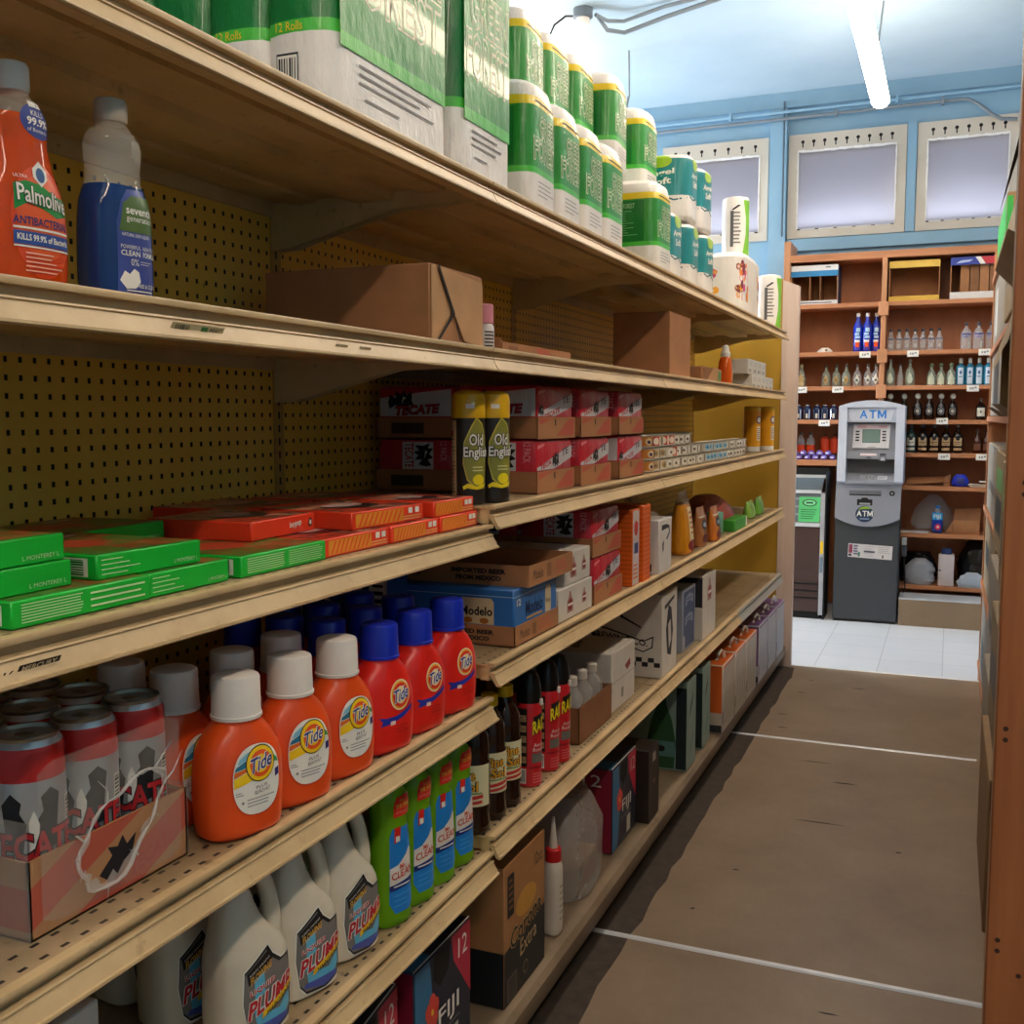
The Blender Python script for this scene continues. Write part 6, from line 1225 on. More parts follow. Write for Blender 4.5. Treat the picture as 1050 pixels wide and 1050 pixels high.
row(lambda: squat(C('#b89870', .5), DGL), [-.165, -.097, -.029, .039], ZB['e'], 'dark square shouldered bottle with tan label, {o} of four on the fifth shelf', 'tan label square bottles')
row(lambda: bottle([(.024, 0), (.027, .004), (.027, .085), (.012, .105), (.009, .13)], liquid('amber_glass', '#4a2414', .25), (.011, .124, .150, C('#5a3a26')), [('r', -.022, .022, .02, .06, C('#6a4230'))]), [.150, .205], ZB['e'], 'amber bottle with brown label, {o} of two at the fifth shelf right end', 'amber bottles')
OL2 = C('#e04a22', .35)
row(lambda: bottle([(.026, 0), (.028, .003), (.028, .072), (.026, .09), (.012, .105), (.009, .125)], GLS, (.0105, .120, .138, C('#4a443c')), [('r', -.036, .036, .006, .055, OL2)]), [-.921, -.856], .965+.0725, 'clear bottle with wide orange label, {o} on the counter left of the cash machine', 'clear bottles with orange labels', 7.20, .004)
row(lambda: bottle([(.026, 0), (.029, .003), (.029, .095), (.012, .105), (.009, .115)], OL2, (.0105, .112, .125, C('#3a2a20')), None), [-.765, -.703], .965+.0725, 'orange bottle with dark neck, {o} on the counter left of the cash machine', 'orange bottles', 7.20, .004)
b = MB(); b.rbox(-.985, -.66, 7.155, 7.25, 1.0006, 1.036, C('#3a2620', .6), .003, 1); one(b, 'riser_board', 'dark riser board under the orange labelled bottles on the counter', 'board')
random.seed(3)
def candy():
    b = MB(); b.loft([(0, .017, .012, 2), (.008, .022, .016, 2), (.022, .02, .014, 2), (.032, .006, .004, 2)], C('#6a5aa8', .3), 10, 6); b.rect(-.012, .010, .010, .020, C('#c8c0e0', .4), Loft([(0, .017, .012, 2), (.008, .022, .016, 2), (.022, .02, .014, 2), (.032, .006, .004, 2)]), 2); return b
cm = candy().build('sweet_packet'); k = 0
for lay in range(2):
    for i in range(6-lay):
        o = cm if k == 0 else bpy.data.objects.new('sweet_packet', cm.data)
        if k: COL.objects.link(o)
        o.location = (-.965+.052*i+.026*lay, 7.075+random.uniform(-.004, .004), 1.0006+.028*lay); o.rotation_euler = (0, 0, radians(-90+random.uniform(-25, 25)))
        tag(o, 'small purple packet, {} from left in the {} layer on the counter'.format(ORD[i], ('lower', 'upper')[lay]), 'packet', 'purple packets on the counter'); k += 1
# price cards clipped to the shelf edges
def card():
    b = MB(); b.box(0, .0012, -.034, .034, -.038, .0, C('#e6e2da', .6)); F = front(.0012)
    b.rect(-.018, -.010, -.026, -.012, GREYI, F, 1); b.rect(-.006, .006, -.025, -.013, GREYI, F, 1); b.rect(.010, .022, -.020, -.010, GREYI, F, 1); return b
cmesh = card().build('price_card')
PC = [(-.52, 'b', 'white price card below the cobalt blue bottles'), (-.237, 'b', 'white price card below the small clear liquor bottles'), (.171, 'b', 'white price card below the larger clear bottles'), (-.905, 'c', 'white price card below the single tan triangle bottle'), (-.679, 'c', 'white price card below the tan diamond label bottles'), (.112, 'c', 'white price card below the sky blue gin bottles'), (-.758, 'd', 'white price card below the small dark blue bottles'), (-.055, 'd', 'white price card below the ball stopper bottles'), (-.036, 'e', 'white price card below the tan label square bottles'), (.179, 'e', 'white price card below the amber bottles')]
for i, (x, k, lb) in enumerate(PC):
    o = cmesh if i == 0 else bpy.data.objects.new('price_card', cmesh.data)
    if i: COL.objects.link(o)
    o.location = (x, BYF-.0008, ZB[k]+(.012 if k == 'd' and x > -.5 else -.002)); o.rotation_euler = (0, 0, radians(-90+random.uniform(-1, 1))); tag(o, lb, 'price card', 'price cards on the liquor shelves')
# cartons on the top shelf of the bookcase
def openbox(name, label, x0, x1, z, h, strips, d=.22, rim=.005):
    """carton lying open towards the room: strips = (z0, z1, material) across the front"""
    t = thing(name, label, 'box', ((x0+x1)/2, BYF+.03, z+.0006)); w = (x1-x0)/2; b = MB()
    for bx in ((-w, w, 0, d, 0, rim), (-w, w, 0, d, h-rim, h), (-w, -w+rim, 0, d, rim, h-rim), (w-rim, w, 0, d, rim, h-rim), (-w+rim, w-rim, d-rim, d, rim, h-rim)): b.box(*bx, KRAFT)
    b.build('carton', t)
    for z0, z1, m in strips: b = MB(); b.box(-w, w, -.003, -.0004, z0, z1, m); b.build('flap', t)
    return t, w
t, w = openbox('open_carton', 'open carton with white and blue top flap on the top shelf, left', -.992, -.70, ZB['a'], .250, [(.0, .026, C('#d8d6d4')), (.215, .250, C('#dedcda')), (.180, .215, C('#2f7fb0'))])
b = MB(); b.box(-.03, -.026, .0, .2, .006, .244, KRAFT); b.box(.035, .039, .0, .2, .006, .244, KRAFTD); b.box(w, w+.004, -.0, .2, .0, .250, C('#2a3a55')); b.build('divider', t)
b = MB(); mp = side(-.0032); b.lines(-.12, .12, .006, .018, 1, C('#5a5a64'), mp, 1, .5, .1); b.rect(.07, .10, .232, .238, INKB, mp, 1); b.build('print', t)
openbox('open_carton', 'open carton with yellow edges on the top shelf, middle', -.392, -.098, ZB['a'], .248, [(0, .032, C('#d0a640')), (.205, .248, C('#d8b04c'))])
t, w = openbox('open_carton', 'open carton with blue and red printed flap on the top shelf, right', -.038, .255, ZB['a'], .252, [(0, .042, C('#d8d4d0')), (.205, .252, C('#2a3a8e'))])
b = MB(); mp = side(-.0032); b.poly([(.05, .206), (.146, .206), (.146, .251), (.02, .251)], C('#b82a34'), mp, 1); b.poly([(.02, .206), (.05, .206), (.02, .251), (-.01, .251)], PAPER, mp, 1); b.poly([(-.12, .214), (-.04, .222), (-.02, .236), (-.09, .232)], C('#a8b8e0'), mp, 1); b.build('print', t)
b = MB()
for u in (-.09, -.035, .02, .075): b.box(u, u+.05, .03, .2, .006, .235, KRAFTD if u in (-.035, .075) else KRAFT)
b.build('divider', t)
# things on the lower shelves of the bookcase
b = MB(); b.rings([[(x, y, z) for x, y in ((-.13, -.02), (.13, -.02), (.13, .14), (-.13, .14))] for z in (0, .003)], KRAFT); b.add([(-.13, -.02, .004), (.12, -.02, .03), (.13, .10, .06), (-.13, .10, .045)], [(0, 1, 2, 3)], KRAFT); b.add([(.09, -.02, .004), (.125, -.02, .004), (.13, .0, .075), (.10, .0, .06)], [(0, 1, 2, 3)], KRAFTD); one(b, 'cardboard_sheet', 'folded brown cardboard lying on the sixth shelf beside the cash machine', 'cardboard', (-.125, BYF+.05, ZB['f']+.0006))
CAPBL = C('#2438b8', .6, bump=.5)
b = MB(); b.loft([(0, .045, .04, 2.2), (.02, .052, .05, 2.3), (.05, .045, .045, 2.1), (.075, .025, .025, 2)], CAPBL, 18, 8); b.poly([(-.02, .02), (.03, .018), (.025, .05), (-.015, .052)], C('#16206a'), Loft([(0, .045, .04, 2.2), (.02, .052, .05, 2.3), (.05, .045, .045, 2.1), (.075, .025, .025, 2)]), 2); one(b, 'cloth_cap', 'bright blue crumpled cap on the sixth shelf', 'cap', (.062, BYF+.07, ZB['f']+.0006), -90)
b = MB()
for k in range(4): b.box(-.06-.005*k, .07, -.04, .07, .004*k, .004*k+.0035, C(('#b8a48a', '#d8d4cc', '#8a6a4a', '#c8c0b4')[k], .7))
b.box(-.01, .08, -.03, .05, .03, .036, PAPER); b.box(-.0, .07, -.02, .04, .016, .03, KRAFTD); one(b, 'paper_stack', 'untidy stack of papers on the sixth shelf right of the blue cap', 'papers', (.18, BYF+.06, ZB['f']+.0006))
t = thing('water_bottle', 'blue labelled water bottle in front of the plastic bag on the seventh shelf', 'bottle', (-.062, BYF+.07, ZB['g']+.0006), -90)
b = MB(); b.rbox(-.03, .03, -.032, .032, 0, .13, liquid('blue_label_bottle', '#1c3aa0', .15, .08), .01, 2); b.build('body', t); b = MB(); b.lathe([(.022, .129), (.012, .15), (.012, .156)], GLS, 14, cap0=False); b.lathe([(.0135, .155), (.0135, .172)], C('#2a6fc0', .4), 14); b.build('cap', t)
b = MB(); F = front(.03); b.rect(-.03, .03, .085, .128, C('#2a9ad0', .4), F, 1); b.text('FIJI', -.022, .02, .088, .118, PAPER, F, 2, bold=.02); b.ell(.005, .04, .017, .02, C('#d82a5a'), F, 1, 12); b.ell(.005, .04, .007, .008, PAPER, F, 2, 10); b.build('label', t)
PBG = film('clear_bag_film', '#c4c6ca', .30, .12, 1, 22)
def bag(name, label, loc, K, m, seg=30, jit=.12, sd=1, cat='bag'):
    random.seed(sd); b = MB(); R = []; n = 13
    for i in range(n+1):
        z = K[0][0]+(K[-1][0]-K[0][0])*i/n; a, q, p = ikey(K, z); R.append([(x*(1+random.uniform(-jit, jit)), y*(1+random.uniform(-jit, jit)), zz) for x, y, zz in sring(z, a, q, p, 0, 0, seg)])
    b.rings(R, m); return one(b, name, label, cat, loc, -90)
bag('plastic_bag', 'clear plastic bag slumped on the seventh shelf behind the water bottle', (-.09, BYF+.19, ZB['g']+.0006), [(0, .11, .07, 2.3), (.04, .125, .08, 2.2), (.14, .10, .06, 2), (.21, .05, .03, 2), (.235, .02, .015, 2)], PBG, sd=4)
b = MB(); b.lathe([(.055, 0), (.06, .003), (.06, .006), (.05, .007)], C('#c9cbd0', .4), 20); b.rbox(-.12, .05, -.05, .06, -.0, .004, C('#d8d4ca', .6), .0015, 1); one(b, 'paper_plate', 'white plates and papers lying under the plastic bag, seventh shelf front', 'plates', (-.165, BYF+.06, ZB['g']+.0006))
b = MB(); b.rbox(-.075, .075, 0, .09, 0, .085, KRAFT, .002, 1); b.add([(-.075, .0, .086), (.075, .0, .086), (.08, .075, .16), (-.07, .075, .15)], [(0, 1, 2, 3)], KRAFTD); b.add([(-.076, .0, .086), (-.12, -.01, .01), (-.076, .01, .0)], [(0, 1, 2)], KRAFT); one(b, 'cardboard_box', 'small open cardboard box on the seventh shelf right of the water bottle', 'box', (.108, BYF+.055, ZB['g']+.0006))
BB = C('#0f0f12', .25, bump=.8, bs=25)
bag('bin_bag', 'black bin bag slumped at the right end of the bottom shelf', (.20, BYF+.17, ZB['h']+.0006), [(0, .12, .09, 2.3), (.10, .13, .10, 2.2), (.22, .11, .08, 2.1), (.29, .06, .04, 2)], BB, sd=6)
bag('bin_bag', 'black bin bag on the bottom shelf behind the white jug', (-.17, BYF+.205, ZB['h']+.0006), [(0, .10, .06, 2.3), (.08, .115, .065, 2.2), (.19, .07, .05, 2)], BB, sd=8)
bag('plastic_bag', 'grey and white plastic bag on the bottom shelf, near the power adapter', (-.155, BYF+.066, ZB['h']+.0006), [(0, .075, .045, 2.3), (.03, .085, .055, 2.2), (.12, .08, .045, 2.1), (.165, .03, .02, 2)], film('white_bag_film', '#b8bac2', .6, .2, .9, 26), sd=10)
bag('plastic_bag', 'pale blue grey bag lying in front of the black bag at bottom right', (.15, BYF-.0+.02, ZB['h']+.0006), [(.0, .07, .012, 2.2), (.03, .085, .018, 2.2), (.07, .06, .012, 2), (.095, .03, .006, 2)], C('#a9b2c0', .4, bump=.6, bs=30), sd=12)
t = thing('detergent_jug', 'white square jug with blue cap standing on the bottom shelf', 'jug', (.0, BYF+.055, ZB['h']+.0006), -90)
b = MB(); b.rbox(-.04, .04, -.046, .046, 0, .20, C('#c9bdbc', .5), .008, 2); b.build('body', t); b = MB(); b.lathe([(.030, .200), (.031, .203), (.029, .232), (.02, .238)], C('#2a3a6a', .4), 16); b.build('cap', t); b = MB(); b.ell(-.036, .10, .006, .006, INKB, front(.04), 1, 10); b.build('mark', t)
t = thing('power_adapter', 'grey power adapter with hanging cable on the bookcase beside the cash machine', 'adapter', (-.2485, BYF-.012, .47))
b = MB(); b.rbox(-.016, .016, -.02, .0115, -.07, .0, C('#4a4c50', .5), .004, 1); b.rbox(-.016, .014, -.018, .0115, .002, .05, C('#b9b9b6', .5), .003, 1); b.build('body', t)
b = MB(); b.tube([(0, -.005, -.07), (.006, -.012, -.16), (.012, -.018, -.26), (.0, -.03, -.31), (-.02, -.04, -.335)], .0045, BLACK, 7); b.build('cable', t)

# ------------------------------------------------------------------ cash machine
AG, AGL, AGD = C('#8e9099', .38, var=.03), C('#bfc5d3', .35, var=.03), C('#3c3f42', .45, var=.03)
t = thing('cash_machine', 'grey cash machine with blue lettering standing in front of the bookcase', 'cash machine', (-.462, 6.812, 0))
hx = .010   # the head sits a little to the right of the foot
b = MB(); b.box(-.185, .182, .004, .225, 0, .016, BLACK); b.build('plinth', t)
b = MB(); b.rbox(-.190, .188, 0, .228, .016, .70, AGD, .004, 1); b.build('base_cabinet', t)
def xz(poly, y0, y1, m, name, par, lab=None):
    b = MB(); n = len(poly); o = 0; b.v = [(x, y0, z) for x, z in poly]+[(x, y1, z) for x, z in poly]; i_ = b.k(m)
    for i in range(n): j = (i+1) % n; b.f.append((i, j, n+j, n+i)); b.mi.append(i_)
    for tr in tessellate_polygon([[Vector((x, z, 0)) for x, z in poly]]):
        a, c, d = (poly[q] for q in tr); ccw = (c[0]-a[0])*(d[1]-a[1])-(c[1]-a[1])*(d[0]-a[0]) > 0
        tr = tr if ccw else tr[::-1]; b.f.append(tuple(tr)); b.mi.append(i_); b.f.append(tuple(n+q for q in tr[::-1])); b.mi.append(i_)
    return b.build(name, par, lab)
arc = [(-.190+.38*k/12, .655-.052*(1-((k-6)/6)**2)) for k in range(13)]
lf = xz(arc+[(.196, .868), (-.186, .868)], -.022, .004, AG, 'lower_fascia', t)
F = side(-.022)
b = MB(); b.rect(-.108, .080, .795, .826, C('#6a6c72', .4), F, 1); b.rect(-.105, .078, .795, .803, BLACK, F, 2); b.build('receipt_slot', t)
b = MB(); b.poly([(-.060, .735), (.030, .735), (.030, .772), (.008, .772), (-.002, .782), (-.03, .782), (-.038, .772), (-.060, .772)], BLACK, F, 1); b.rect(-.045, .018, .739, .750, C('#9a9ca2', .4), F, 2); b.build('dispenser', t)
b = MB(); b.ell(-.014, .680, .053, .050, C('#22344e', .4), F, 1, 28); b.poly([(-.052, .706), (-.034, .722), (-.01, .728), (.012, .724), (.024, .714), (-.02, .712)], C('#8ab02a', .4), F, 2); b.text('A', -.060, -.030, .667, .701, PAPER, F, 4, bold=.02); b.text('T', -.026, .0, .667, .701, PAPER, F, 4, bold=.02); b.letter_m(.003, .034, .667, .701, PAPER, F, 4); b.rect(-.042, .014, .648, .655, C('#8a9ab8'), F, 2); b.build('sticker', t)
b = MB(); b.ell(.142, .812, .016, .016, BLACK, F, 1, 18); b.ell(.142, .812, .007, .007, STEEL, F, 2, 12); b.build('lock', t)
b = MB(); F = Flat((0, -.0005, 0), (1, 0, -.035), (0.035, 0, 1)); b.rect(-.122, .138, .405, .490, C('#c9c2c0', .5), F, 1); b.rect(-.118, -.096, .43, .484, C('#8a3a52'), F, 2); b.rect(-.118, -.1, .412, .425, INKB, F, 2); b.lines(-.09, -.06, .42, .484, 4, C('#5a5a78'), F, 2, .6); b.rect(-.062, -.05, .412, .44, C('#4a7a6a'), F, 2); b.rect(-.028, .036, .440, .452, C('#4a4a54'), F, 2); b.lines(-.03, .04, .412, .484, 5, C('#9a94a0'), F, 2, .15); b.lines(.056, .128, .44, .484, 4, C('#9a9490'), F, 2, .3); b.rect(.08, .088, .412, .430, INKB, F, 2); b.build('notice', t)
# head: cheeks, arched top, sign, sloping screen panel, keypad shelf
for sx in (-1, 1):
    x0, x1 = sorted((sx*.142, sx*.192)); nm = 'cheek'
    b = MB(); b.v = []; prof = [(-.022, .870), (-.052, .885), (-.045, 1.0), (-.022, 1.16), (-.022, 1.335), (.228, 1.335), (.228, .870)]
    n = len(prof); b.v = [(x0+hx, y, z) for y, z in prof]+[(x1+hx, y, z) for y, z in prof]; i_ = b.k(AGL)
    for i in range(n): j = (i+1) % n; b.f.append((i, n+i, n+j, j)); b.mi.append(i_)
    for tr in tessellate_polygon([[Vector((y, z, 0)) for y, z in prof]]): b.f.append(tuple(tr)); b.mi.append(i_); b.f.append(tuple(n+q for q in tr[::-1])); b.mi.append(i_)
    o = b.build(nm, t); bm = bmesh.new(); bm.from_mesh(o.data); bmesh.ops.recalc_face_normals(bm, faces=bm.faces); bm.to_mesh(o.data); bm.free()
arch = [(-.192+hx, 1.3355), (.192+hx, 1.3355)]+[(.192+hx-.384*k/12, 1.343+.035*(1-((k-6)/6)**2)) for k in range(13)]
xz(arch, -.022, .228, AGL, 'top_cover', t)
xz([(-.1415+hx, 1.245), (.1415+hx, 1.245), (.1415+hx, 1.335), (-.1415+hx, 1.335)], -.004, .02, C('#aab0be', .35), 'sign_panel', t)
b = MB(); F = side(-.0043, hx); b.poly([(-.128, 1.262), (-.11, 1.252), (.112, 1.252), (.13, 1.33), (.09, 1.334), (0, 1.3345), (-.10, 1.334), (-.138, 1.328)], C('#c3c8d4', .35), F, 1)
b.text('A', -.070, -.024, 1.268, 1.318, C('#1d78d0', .4), F, 2, bold=.02); b.text('T', -.014, .026, 1.268, 1.318, C('#1d78d0', .4), F, 2, bold=.02); b.letter_m(.034, .084, 1.268, 1.318, C('#1d78d0', .4), F, 2); b.build('sign_lettering', t)
P = Flat((hx, .030, 1.030), (1, 0, 0), (0, .12, 1))          # the sloping panel, v measured up the slope
b = MB(); q = lambda u, v, e: tuple(P(u, v, e)); b.add([q(-.1415, 0, 0), q(.1415, 0, 0), q(.1415, .215, 0), q(-.1415, .215, 0)], [(0, 1, 2, 3)], AG); b.box(-.1415+hx, .1415+hx, .0605, .2, 1.03, 1.24, AGD); b.build('screen_panel', t)
b = MB(); vs = [q(-.112, .052, 0), q(.104, .052, 0), q(.108, .205, 0), q(-.108, .205, 0), q(-.110, .055, .010), q(.102, .055, .010), q(.106, .202, .010), q(-.106, .202, .010)]
b.add(vs, [(4, 5, 6, 7), (0, 1, 5, 4), (1, 2, 6, 5), (2, 3, 7, 6), (3, 0, 4, 7)], C('#d3d3d8', .4)); sb = b.build('screen_bezel', t)
P2 = Flat(tuple(P(0, 0, .010)), (1, 0, 0), (0, .12, 1))
b = MB(); b.rect(-.086, .088, .178, .196, C('#d8a8b4', .4), P2, 1); b.rect(-.03, .04, .182, .192, C('#ecd8dc', .4), P2, 2); b.rect(-.022, .026, .059, .063, GREYI, P2, 1); b.build('notice_strip', sb)
b = MB(); b.rect(-.054, .050, .088, .170, C('#1a2220', .3), P2, 1); b.rect(-.051, .047, .091, .167, C('#6f8a82', .25), P2, 2); b.build('screen', sb)
for sx in (-.083, .073):
    for k in range(4): b = MB(); c = Vector(P2(sx, .103+.018*k, 0)); b.rbox(c.x-.011, c.x+.011, c.y-.004, c.y+.002, c.z-.004, c.z+.004, INKB, .001, 1); b.build('function_key', sb)
b = MB(); b.box(-.1415+hx, .1415+hx, -.012, .026, 1.020, 1.062, AG); b.build('reader_ledge', t)
F = side(-.012, hx); b = MB(); b.rect(-.06, .035, 1.040, 1.054, C('#ead8d8', .4), F, 1); b.build('receipt_strip', t); b = MB(); b.poly([(-.03, 1.022), (.01, 1.022), (.005, 1.034), (-.025, 1.034)], C('#75777d', .4), F, 1); b.ell(-.01, 1.030, .006, .004, BLACK, F, 2, 10); b.build('camera_eye', t)
b = MB(); b.rbox(.052+hx, .090+hx, -.020, -.0125, 1.008, 1.056, C('#6f7178', .4), .002, 1); b.rect(.056, .086, 1.044, 1.051, BLACK, side(-.020, hx), 1); b.rect(.060, .082, 1.012, 1.03, C('#b4b6bc', .4), side(-.020, hx), 1); b.build('card_reader', t)
b = MB(); b.box(-.1415+hx, .1415+hx, .07, .2, .93, 1.019, C('#5a5c62', .5)); b.build('recess_back', t)
b = MB(); b.add([(-.1415+hx, -.050, .885), (.1415+hx, -.050, .885), (.1415+hx, .07, .930), (-.1415+hx, .07, .930), (-.1415+hx, -.050, .870), (.1415+hx, -.050, .870), (.1415+hx, .07, .870), (-.1415+hx, .07, .870)], [(0, 1, 2, 3), (4, 5, 1, 0), (5, 6, 2, 1), (7, 4, 0, 3), (6, 7, 3, 2), (7, 6, 5, 4)], AG); b.build('keypad_shelf', t)
KP = Flat((hx, -.050, .885), (1, 0, 0), (0, .12, .045)); 
for r_ in range(4):
    for c_ in range(4): b = MB(); o_ = Vector(KP(-.052+.022*c_, .030+.018*r_, 0)); b.rbox(o_.x-.008, o_.x+.008, o_.y-.006, o_.y+.006, o_.z-.002, o_.z+.005, C('#a4a6ac', .4), .0012, 1); b.build('key', t)
b = MB(); b.rect(.045, .10, .03, .085, C('#c9cbd0', .4), KP, 1); b.lines(.05, .095, .04, .07, 2, GREYI, KP, 2, .3); b.build('key_notice', t)

# ------------------------------------------------------------------ chest cooler
t = thing('display_cooler', 'brown fronted display cooler with green sticker left of the cash machine', 'cooler', (-1.03, 6.805, 0))
x0, x1 = -.33, .325; CBN = C('#46322e', .45)
b = MB(); b.box(x0, x1-.03, .02, .225, 0, .045, BLACK); b.build('plinth', t)
b = MB(); b.rbox(x0, x1-.035, 0, .228, .046, .585, CBN, .004, 1); b.build('cabinet', t)
b = MB()
for z in (.13, .175, .22): b.box(x0+.005, x1-.04, -.004, -.0005, z, z+.012, BLACK); b.box(x0+.005, x1-.04, -.010, -.0005, z+.012, z+.018, CBN)
b.build('louvre', t)
b = MB(); b.box(x1-.034, x1-.008, -.006, .228, .03, .80, C('#a9a9ae', .4)); b.rect(x1-.030, x1-.012, .42, .50, YELLOW, side(-.006), 1); b.rect(x1-.030, x1-.012, .30, .40, C('#6a7a8a'), side(-.006), 1); b.build('corner_trim', t)
b = MB(); b.box(x1-.0075, x1, .0, .228, .0, .93, C('#22262a', .5)); b.build('side_panel', t)
b = MB(); b.box(x0, x1-.036, -.008, .02, .588, .612, C('#c9cbcd', .4)); b.build('front_rail', t)
b = MB(); b.add([(x0, .0, .613), (x1-.036, .0, .613), (x1-.036, .05, .795), (x0, .05, .795)], [(0, 1, 2, 3)], film('cooler_glass', '#9aa4aa', .35, .05)); b.build('front_glass', t)
b = MB(); b.box(x0, x1-.036, .04, .062, .796, .815, C('#c9cbcd', .4)); b.build('top_rail', t)
b = MB(); b.add([(x0, .062, .812), (x1-.036, .062, .812), (x1-.036, .189, .885), (x0, .20, .885)], [(0, 1, 2, 3)], C('#5a666c', .15)); b.build('sliding_lid', t)
b = MB(); b.box(x0, x1-.009, .19, .227, .886, .905, C('#c9cbcd', .4)); b.box(x0, x1-.009, .195, .227, .906, .95, BLACK); b.build('back_header', t)
b = MB(); b.box(x0, x1-.036, .10, .225, .62, .79, C('#6f7a80', .6))
for z in (.65, .70, .75): b.box(x0, x1-.036, .085, .099, z, z+.012, C('#b4bcc0', .4))
b.build('basket', t)
G = Flat((0, -.0012, .613), (1, 0, 0), (0, .05, .182)); b = MB(); b.rect(.155, .285, .005, .165, C('#4fb86a', .5), G, 1); b.ell(.22, .128, .045, .024, C('#1d4a34'), G, 2, 20); b.ell(.22, .128, .036, .017, C('#7ad090'), G, 3, 20); b.text('EBT', .195, .245, .12, .136, C('#1d4a34'), G, 4, bold=.02) if False else b.rect(.198, .242, .122, .134, C('#1d4a34'), G, 4); b.lines(.168, .272, .02, .09, 5, C('#1f6a40'), G, 2, .4); b.build('sticker', t)
# ------------------------------------------------------------------ stock on the right-hand shelving (seen almost edge-on)
ZR = [.10, .50, .86, 1.28, 1.58, 1.92]
def rbx(label, xf, y0, y1, k, h, m, marks=(), name='stock_carton', depth=.30, open_=False, group='cartons on the right shelving'):
    t = thing(name, label, 'box', (xf, (y0+y1)/2, ZR[k]+.0006)); w = (y1-y0)/2; b = MB()
    if open_:
        e = .005
        for bx in ((0, depth, -w, w, 0, e), (0, depth, -w, w, h-e, h), (0, depth, -w, -w+e, e, h-e), (0, depth, w-e, w, e, h-e), (depth-e, depth, -w+e, w-e, e, h-e)): b.box(*bx, m)
    else: b.rbox(0, depth, -w, w, 0, h, m, .003, 1)
    b.build('carton', t)
    b = MB(); F = Flat((0, 0, 0), (0, -1, 0), (0, 0, 1)); S = side(-w)
    for mk in marks:
        fc, u0, u1, v0, v1, c = mk; b.rect(u0, u1, v0, v1, C(c, .5), F if fc == 'f' else S, 1)
    if marks: b.build('print', t)
    if open_: b = MB(); b.add([(0, -w, h*.99), (0, w, h*.99), (-.035, w*.9, h*.55), (-.03, -w*.9, h*.6)], [(0, 1, 2, 3)], m); b.build('flap', t); b = MB(); b.add([(0, -w, 0), (0, w, 0), (-.04, w*.9, h*.12), (-.04, -w*.9, h*.10)], [(3, 2, 1, 0)], m); b.build('flap', t)
    return t
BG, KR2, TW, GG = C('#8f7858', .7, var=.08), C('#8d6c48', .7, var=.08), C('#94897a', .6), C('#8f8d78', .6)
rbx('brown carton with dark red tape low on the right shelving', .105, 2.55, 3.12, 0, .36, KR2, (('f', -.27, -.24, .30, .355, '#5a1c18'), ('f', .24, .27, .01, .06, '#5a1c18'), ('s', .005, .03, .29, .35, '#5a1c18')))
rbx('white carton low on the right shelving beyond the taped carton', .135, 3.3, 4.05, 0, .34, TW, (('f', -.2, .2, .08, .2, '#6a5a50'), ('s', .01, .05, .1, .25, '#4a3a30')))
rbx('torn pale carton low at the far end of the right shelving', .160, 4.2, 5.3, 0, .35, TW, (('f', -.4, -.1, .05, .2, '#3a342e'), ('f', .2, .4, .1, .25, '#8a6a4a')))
t = thing('cardboard_sheet', 'grey green cardboard sheet standing on the floor against the right shelving', 'cardboard', (.105, 2.02, .0008))
b = MB(); b.rings([[(x+z*.06, y, z) for x, y in ((0, -.2), (.008, -.2), (.008, .25), (0, .25))] for z in (0, .4, .80)], GG); b.build('sheet', t)
b = MB(); b.poly([(-.16, .50), (-.06, .5), (-.06, .66), (-.16, .66)], C('#1f6a44', .5), Flat((-.001, 0, 0), (0, -1, 0), (.06, 0, 1)), 2); b.build('sticker', t)
rbx('brown carton on the second right shelf nearest the end panel', .115, 2.45, 3.0, 1, .30, BG, (('f', -.2, .1, .1, .2, '#4a3a2a'),))
rbx('pale carton on the second right shelf, middle', .145, 3.2, 4.1, 1, .29, TW, (('f', -.3, .3, .05, .10, '#3a302a'),))
rbx('tan carton on the second right shelf, far end', .165, 4.3, 5.4, 1, .31, BG, (('f', -.4, .0, .12, .22, '#2a2622'),))
rbx('white and purple carton on the third right shelf nearest the pine panel', .105, 1.88, 2.10, 2, .185, TW, (('s', .002, .05, .02, .10, '#4a2a78'), ('f', -.1, .1, .01, .10, '#4a2a78'), ('s', .002, .05, .15, .18, '#5a3a88'), ('s', .01, .03, .11, .145, '#3a3a40')))
rbx('tan carton with green top edge and black panel on the third right shelf', .122, 2.35, 2.90, 2, .31, BG, (('f', -.2, .2, .06, .17, '#141414'), ('f', -.2, .2, .19, .26, '#5f9a4a'), ('s', .005, .06, .05, .17, '#141414'), ('s', .005, .06, .19, .25, '#6aa84a')))
rbx('second carton with green edge and black panel on the third right shelf', .142, 3.1, 3.85, 2, .31, BG, (('f', -.3, .3, .06, .17, '#141414'), ('f', -.3, .3, .19, .26, '#5f9a4a'), ('s', .002, .03, .05, .17, '#141414')))
rbx('pale carton at the far end of the third right shelf', .165, 4.1, 5.4, 2, .30, TW, (('f', -.4, .4, .10, .14, '#5a4a3e'),))
rbx('open tan carton with hanging flap on the fourth right shelf', .135, 2.5, 3.1, 3, .265, BG, (), open_=True)
rbx('open tan carton second along the fourth right shelf', .150, 3.42, 4.0, 3, .265, BG, (), open_=True)
rbx('grey carton at the far end of the fourth right shelf', .165, 4.2, 5.4, 3, .27, TW, (('f', -.3, .2, .05, .25, '#3a342e'),))
t = thing('liquor_bottle', 'brown bottle with yellow and white label between open cartons on the right shelving', 'bottle', (.185, 3.22, ZR[3]+.0006), 180)
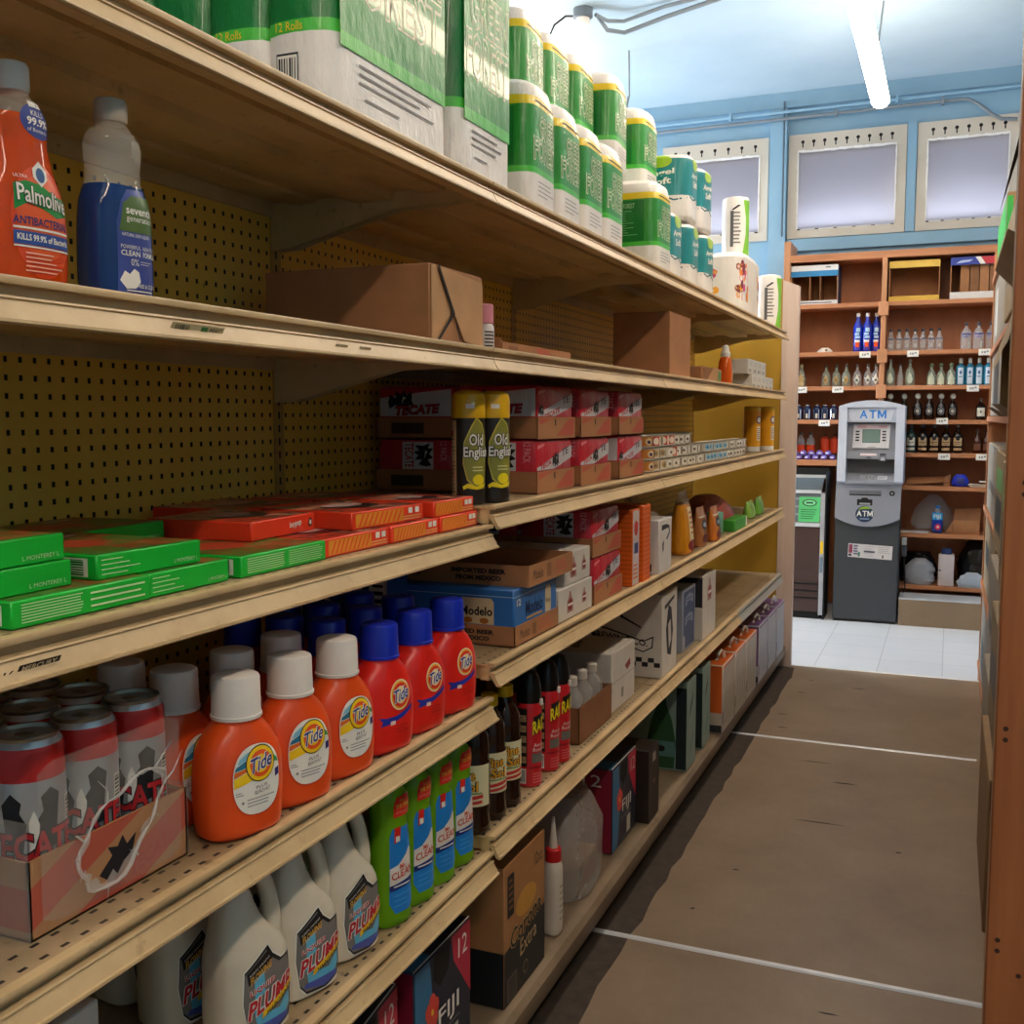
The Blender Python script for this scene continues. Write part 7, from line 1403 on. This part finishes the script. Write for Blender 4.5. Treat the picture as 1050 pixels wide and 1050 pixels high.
b = MB(); b.lathe([(.036, 0), (.038, .004), (.038, .17), (.030, .20), (.014, .235), (.013, .29)], liquid('brown_bottle', '#3a1c0c', .2), 20); b.build('glass', t); b = MB(); b.lathe([(.015, .286), (.015, .315)], C('#8a8a86', .3, .6), 14); b.build('cap', t); b = MB(); q = Cyl(.0385, 60); b.rect(-.08, .05, .03, .11, C('#c9c4b8', .5), q, 1); b.rect(-.08, .05, .112, .14, C('#c8a02a', .5), q, 1); b.build('label', t)
rbx('cut open tan carton on the fifth right shelf behind the pine panel', .120, 2.05, 2.75, 4, .30, BG, (('s', .02, .05, .1, .2, '#6a5a44'),), open_=True)
rbx('tan carton on the fifth right shelf, middle', .145, 2.95, 3.8, 4, .31, BG, (('f', -.3, .1, .1, .2, '#5a4a38'),))
rbx('pale carton on the fifth right shelf, far end', .165, 4.0, 5.4, 4, .30, TW, (('f', -.5, -.3, .05, .25, '#c8c4bc'),))
rbx('carton with bright green label on the top right shelf', .155, 4.2, 5.0, 5, .155, BG, (('f', -.38, .38, .02, .14, '#2fb04a'), ('s', .001, .02, .02, .14, '#2fb04a')))
# ------------------------------------------------------------------ camera, light, exposure
cd = bpy.data.cameras.new('camera'); cam = bpy.data.objects.new('camera', cd); COL.objects.link(cam)
cam.location = (0, 0, H); cam.rotation_euler = (radians(90-5.1944), 0, radians(22.619))
cd.sensor_width = 36; cd.lens = 36*1078/1050; cd.clip_start = .02; SC.camera = cam
def area(name, loc, rot, sx, sy, e, col):
    l = bpy.data.lights.new(name, 'AREA'); l.shape = 'RECTANGLE'; l.size = sx; l.size_y = sy; l.energy = e; l.color = col
    o = bpy.data.objects.new(name, l); COL.objects.link(o); o.location = loc; o.rotation_euler = tuple(radians(a) for a in rot); return o
area('daylight_shop_door', (XL+.02, (DY0+DY1)/2, 1.2), (0, -90, 0), 2.2, 1.3, DOOR_W, (.87, .93, 1))
for i, (x0, x1) in enumerate(WIN): area('daylight_window_%d' % (i+1), ((x0+x1)/2, YB+.075, 2.485), (180+14, 0, 0), x1-x0-.1, .08, WIN_W, (.9, .93, 1))
w = bpy.data.worlds.new('sky'); SC.world = w; w.use_nodes = True; bg = w.node_tree.nodes['Background']
sk = w.node_tree.nodes.new('ShaderNodeTexSky'); sk.sky_type = 'NISHITA'; sk.sun_elevation = radians(35); sk.sun_disc = False
w.node_tree.links.new(sk.outputs[0], bg.inputs[0]); bg.inputs[1].default_value = .15
SC.view_settings.view_transform = 'Standard'; SC.view_settings.look = 'None'; SC.view_settings.gamma = 1; SC.view_settings.use_curve_mapping = False
SC.view_settings.exposure = EXPO
SC.cycles.use_denoising = True; SC.cycles.max_bounces = 8; SC.cycles.transparent_max_bounces = 16; SC.cycles.caustics_reflective = False; SC.cycles.caustics_refractive = False; SC.cycles.sample_clamp_indirect = 6
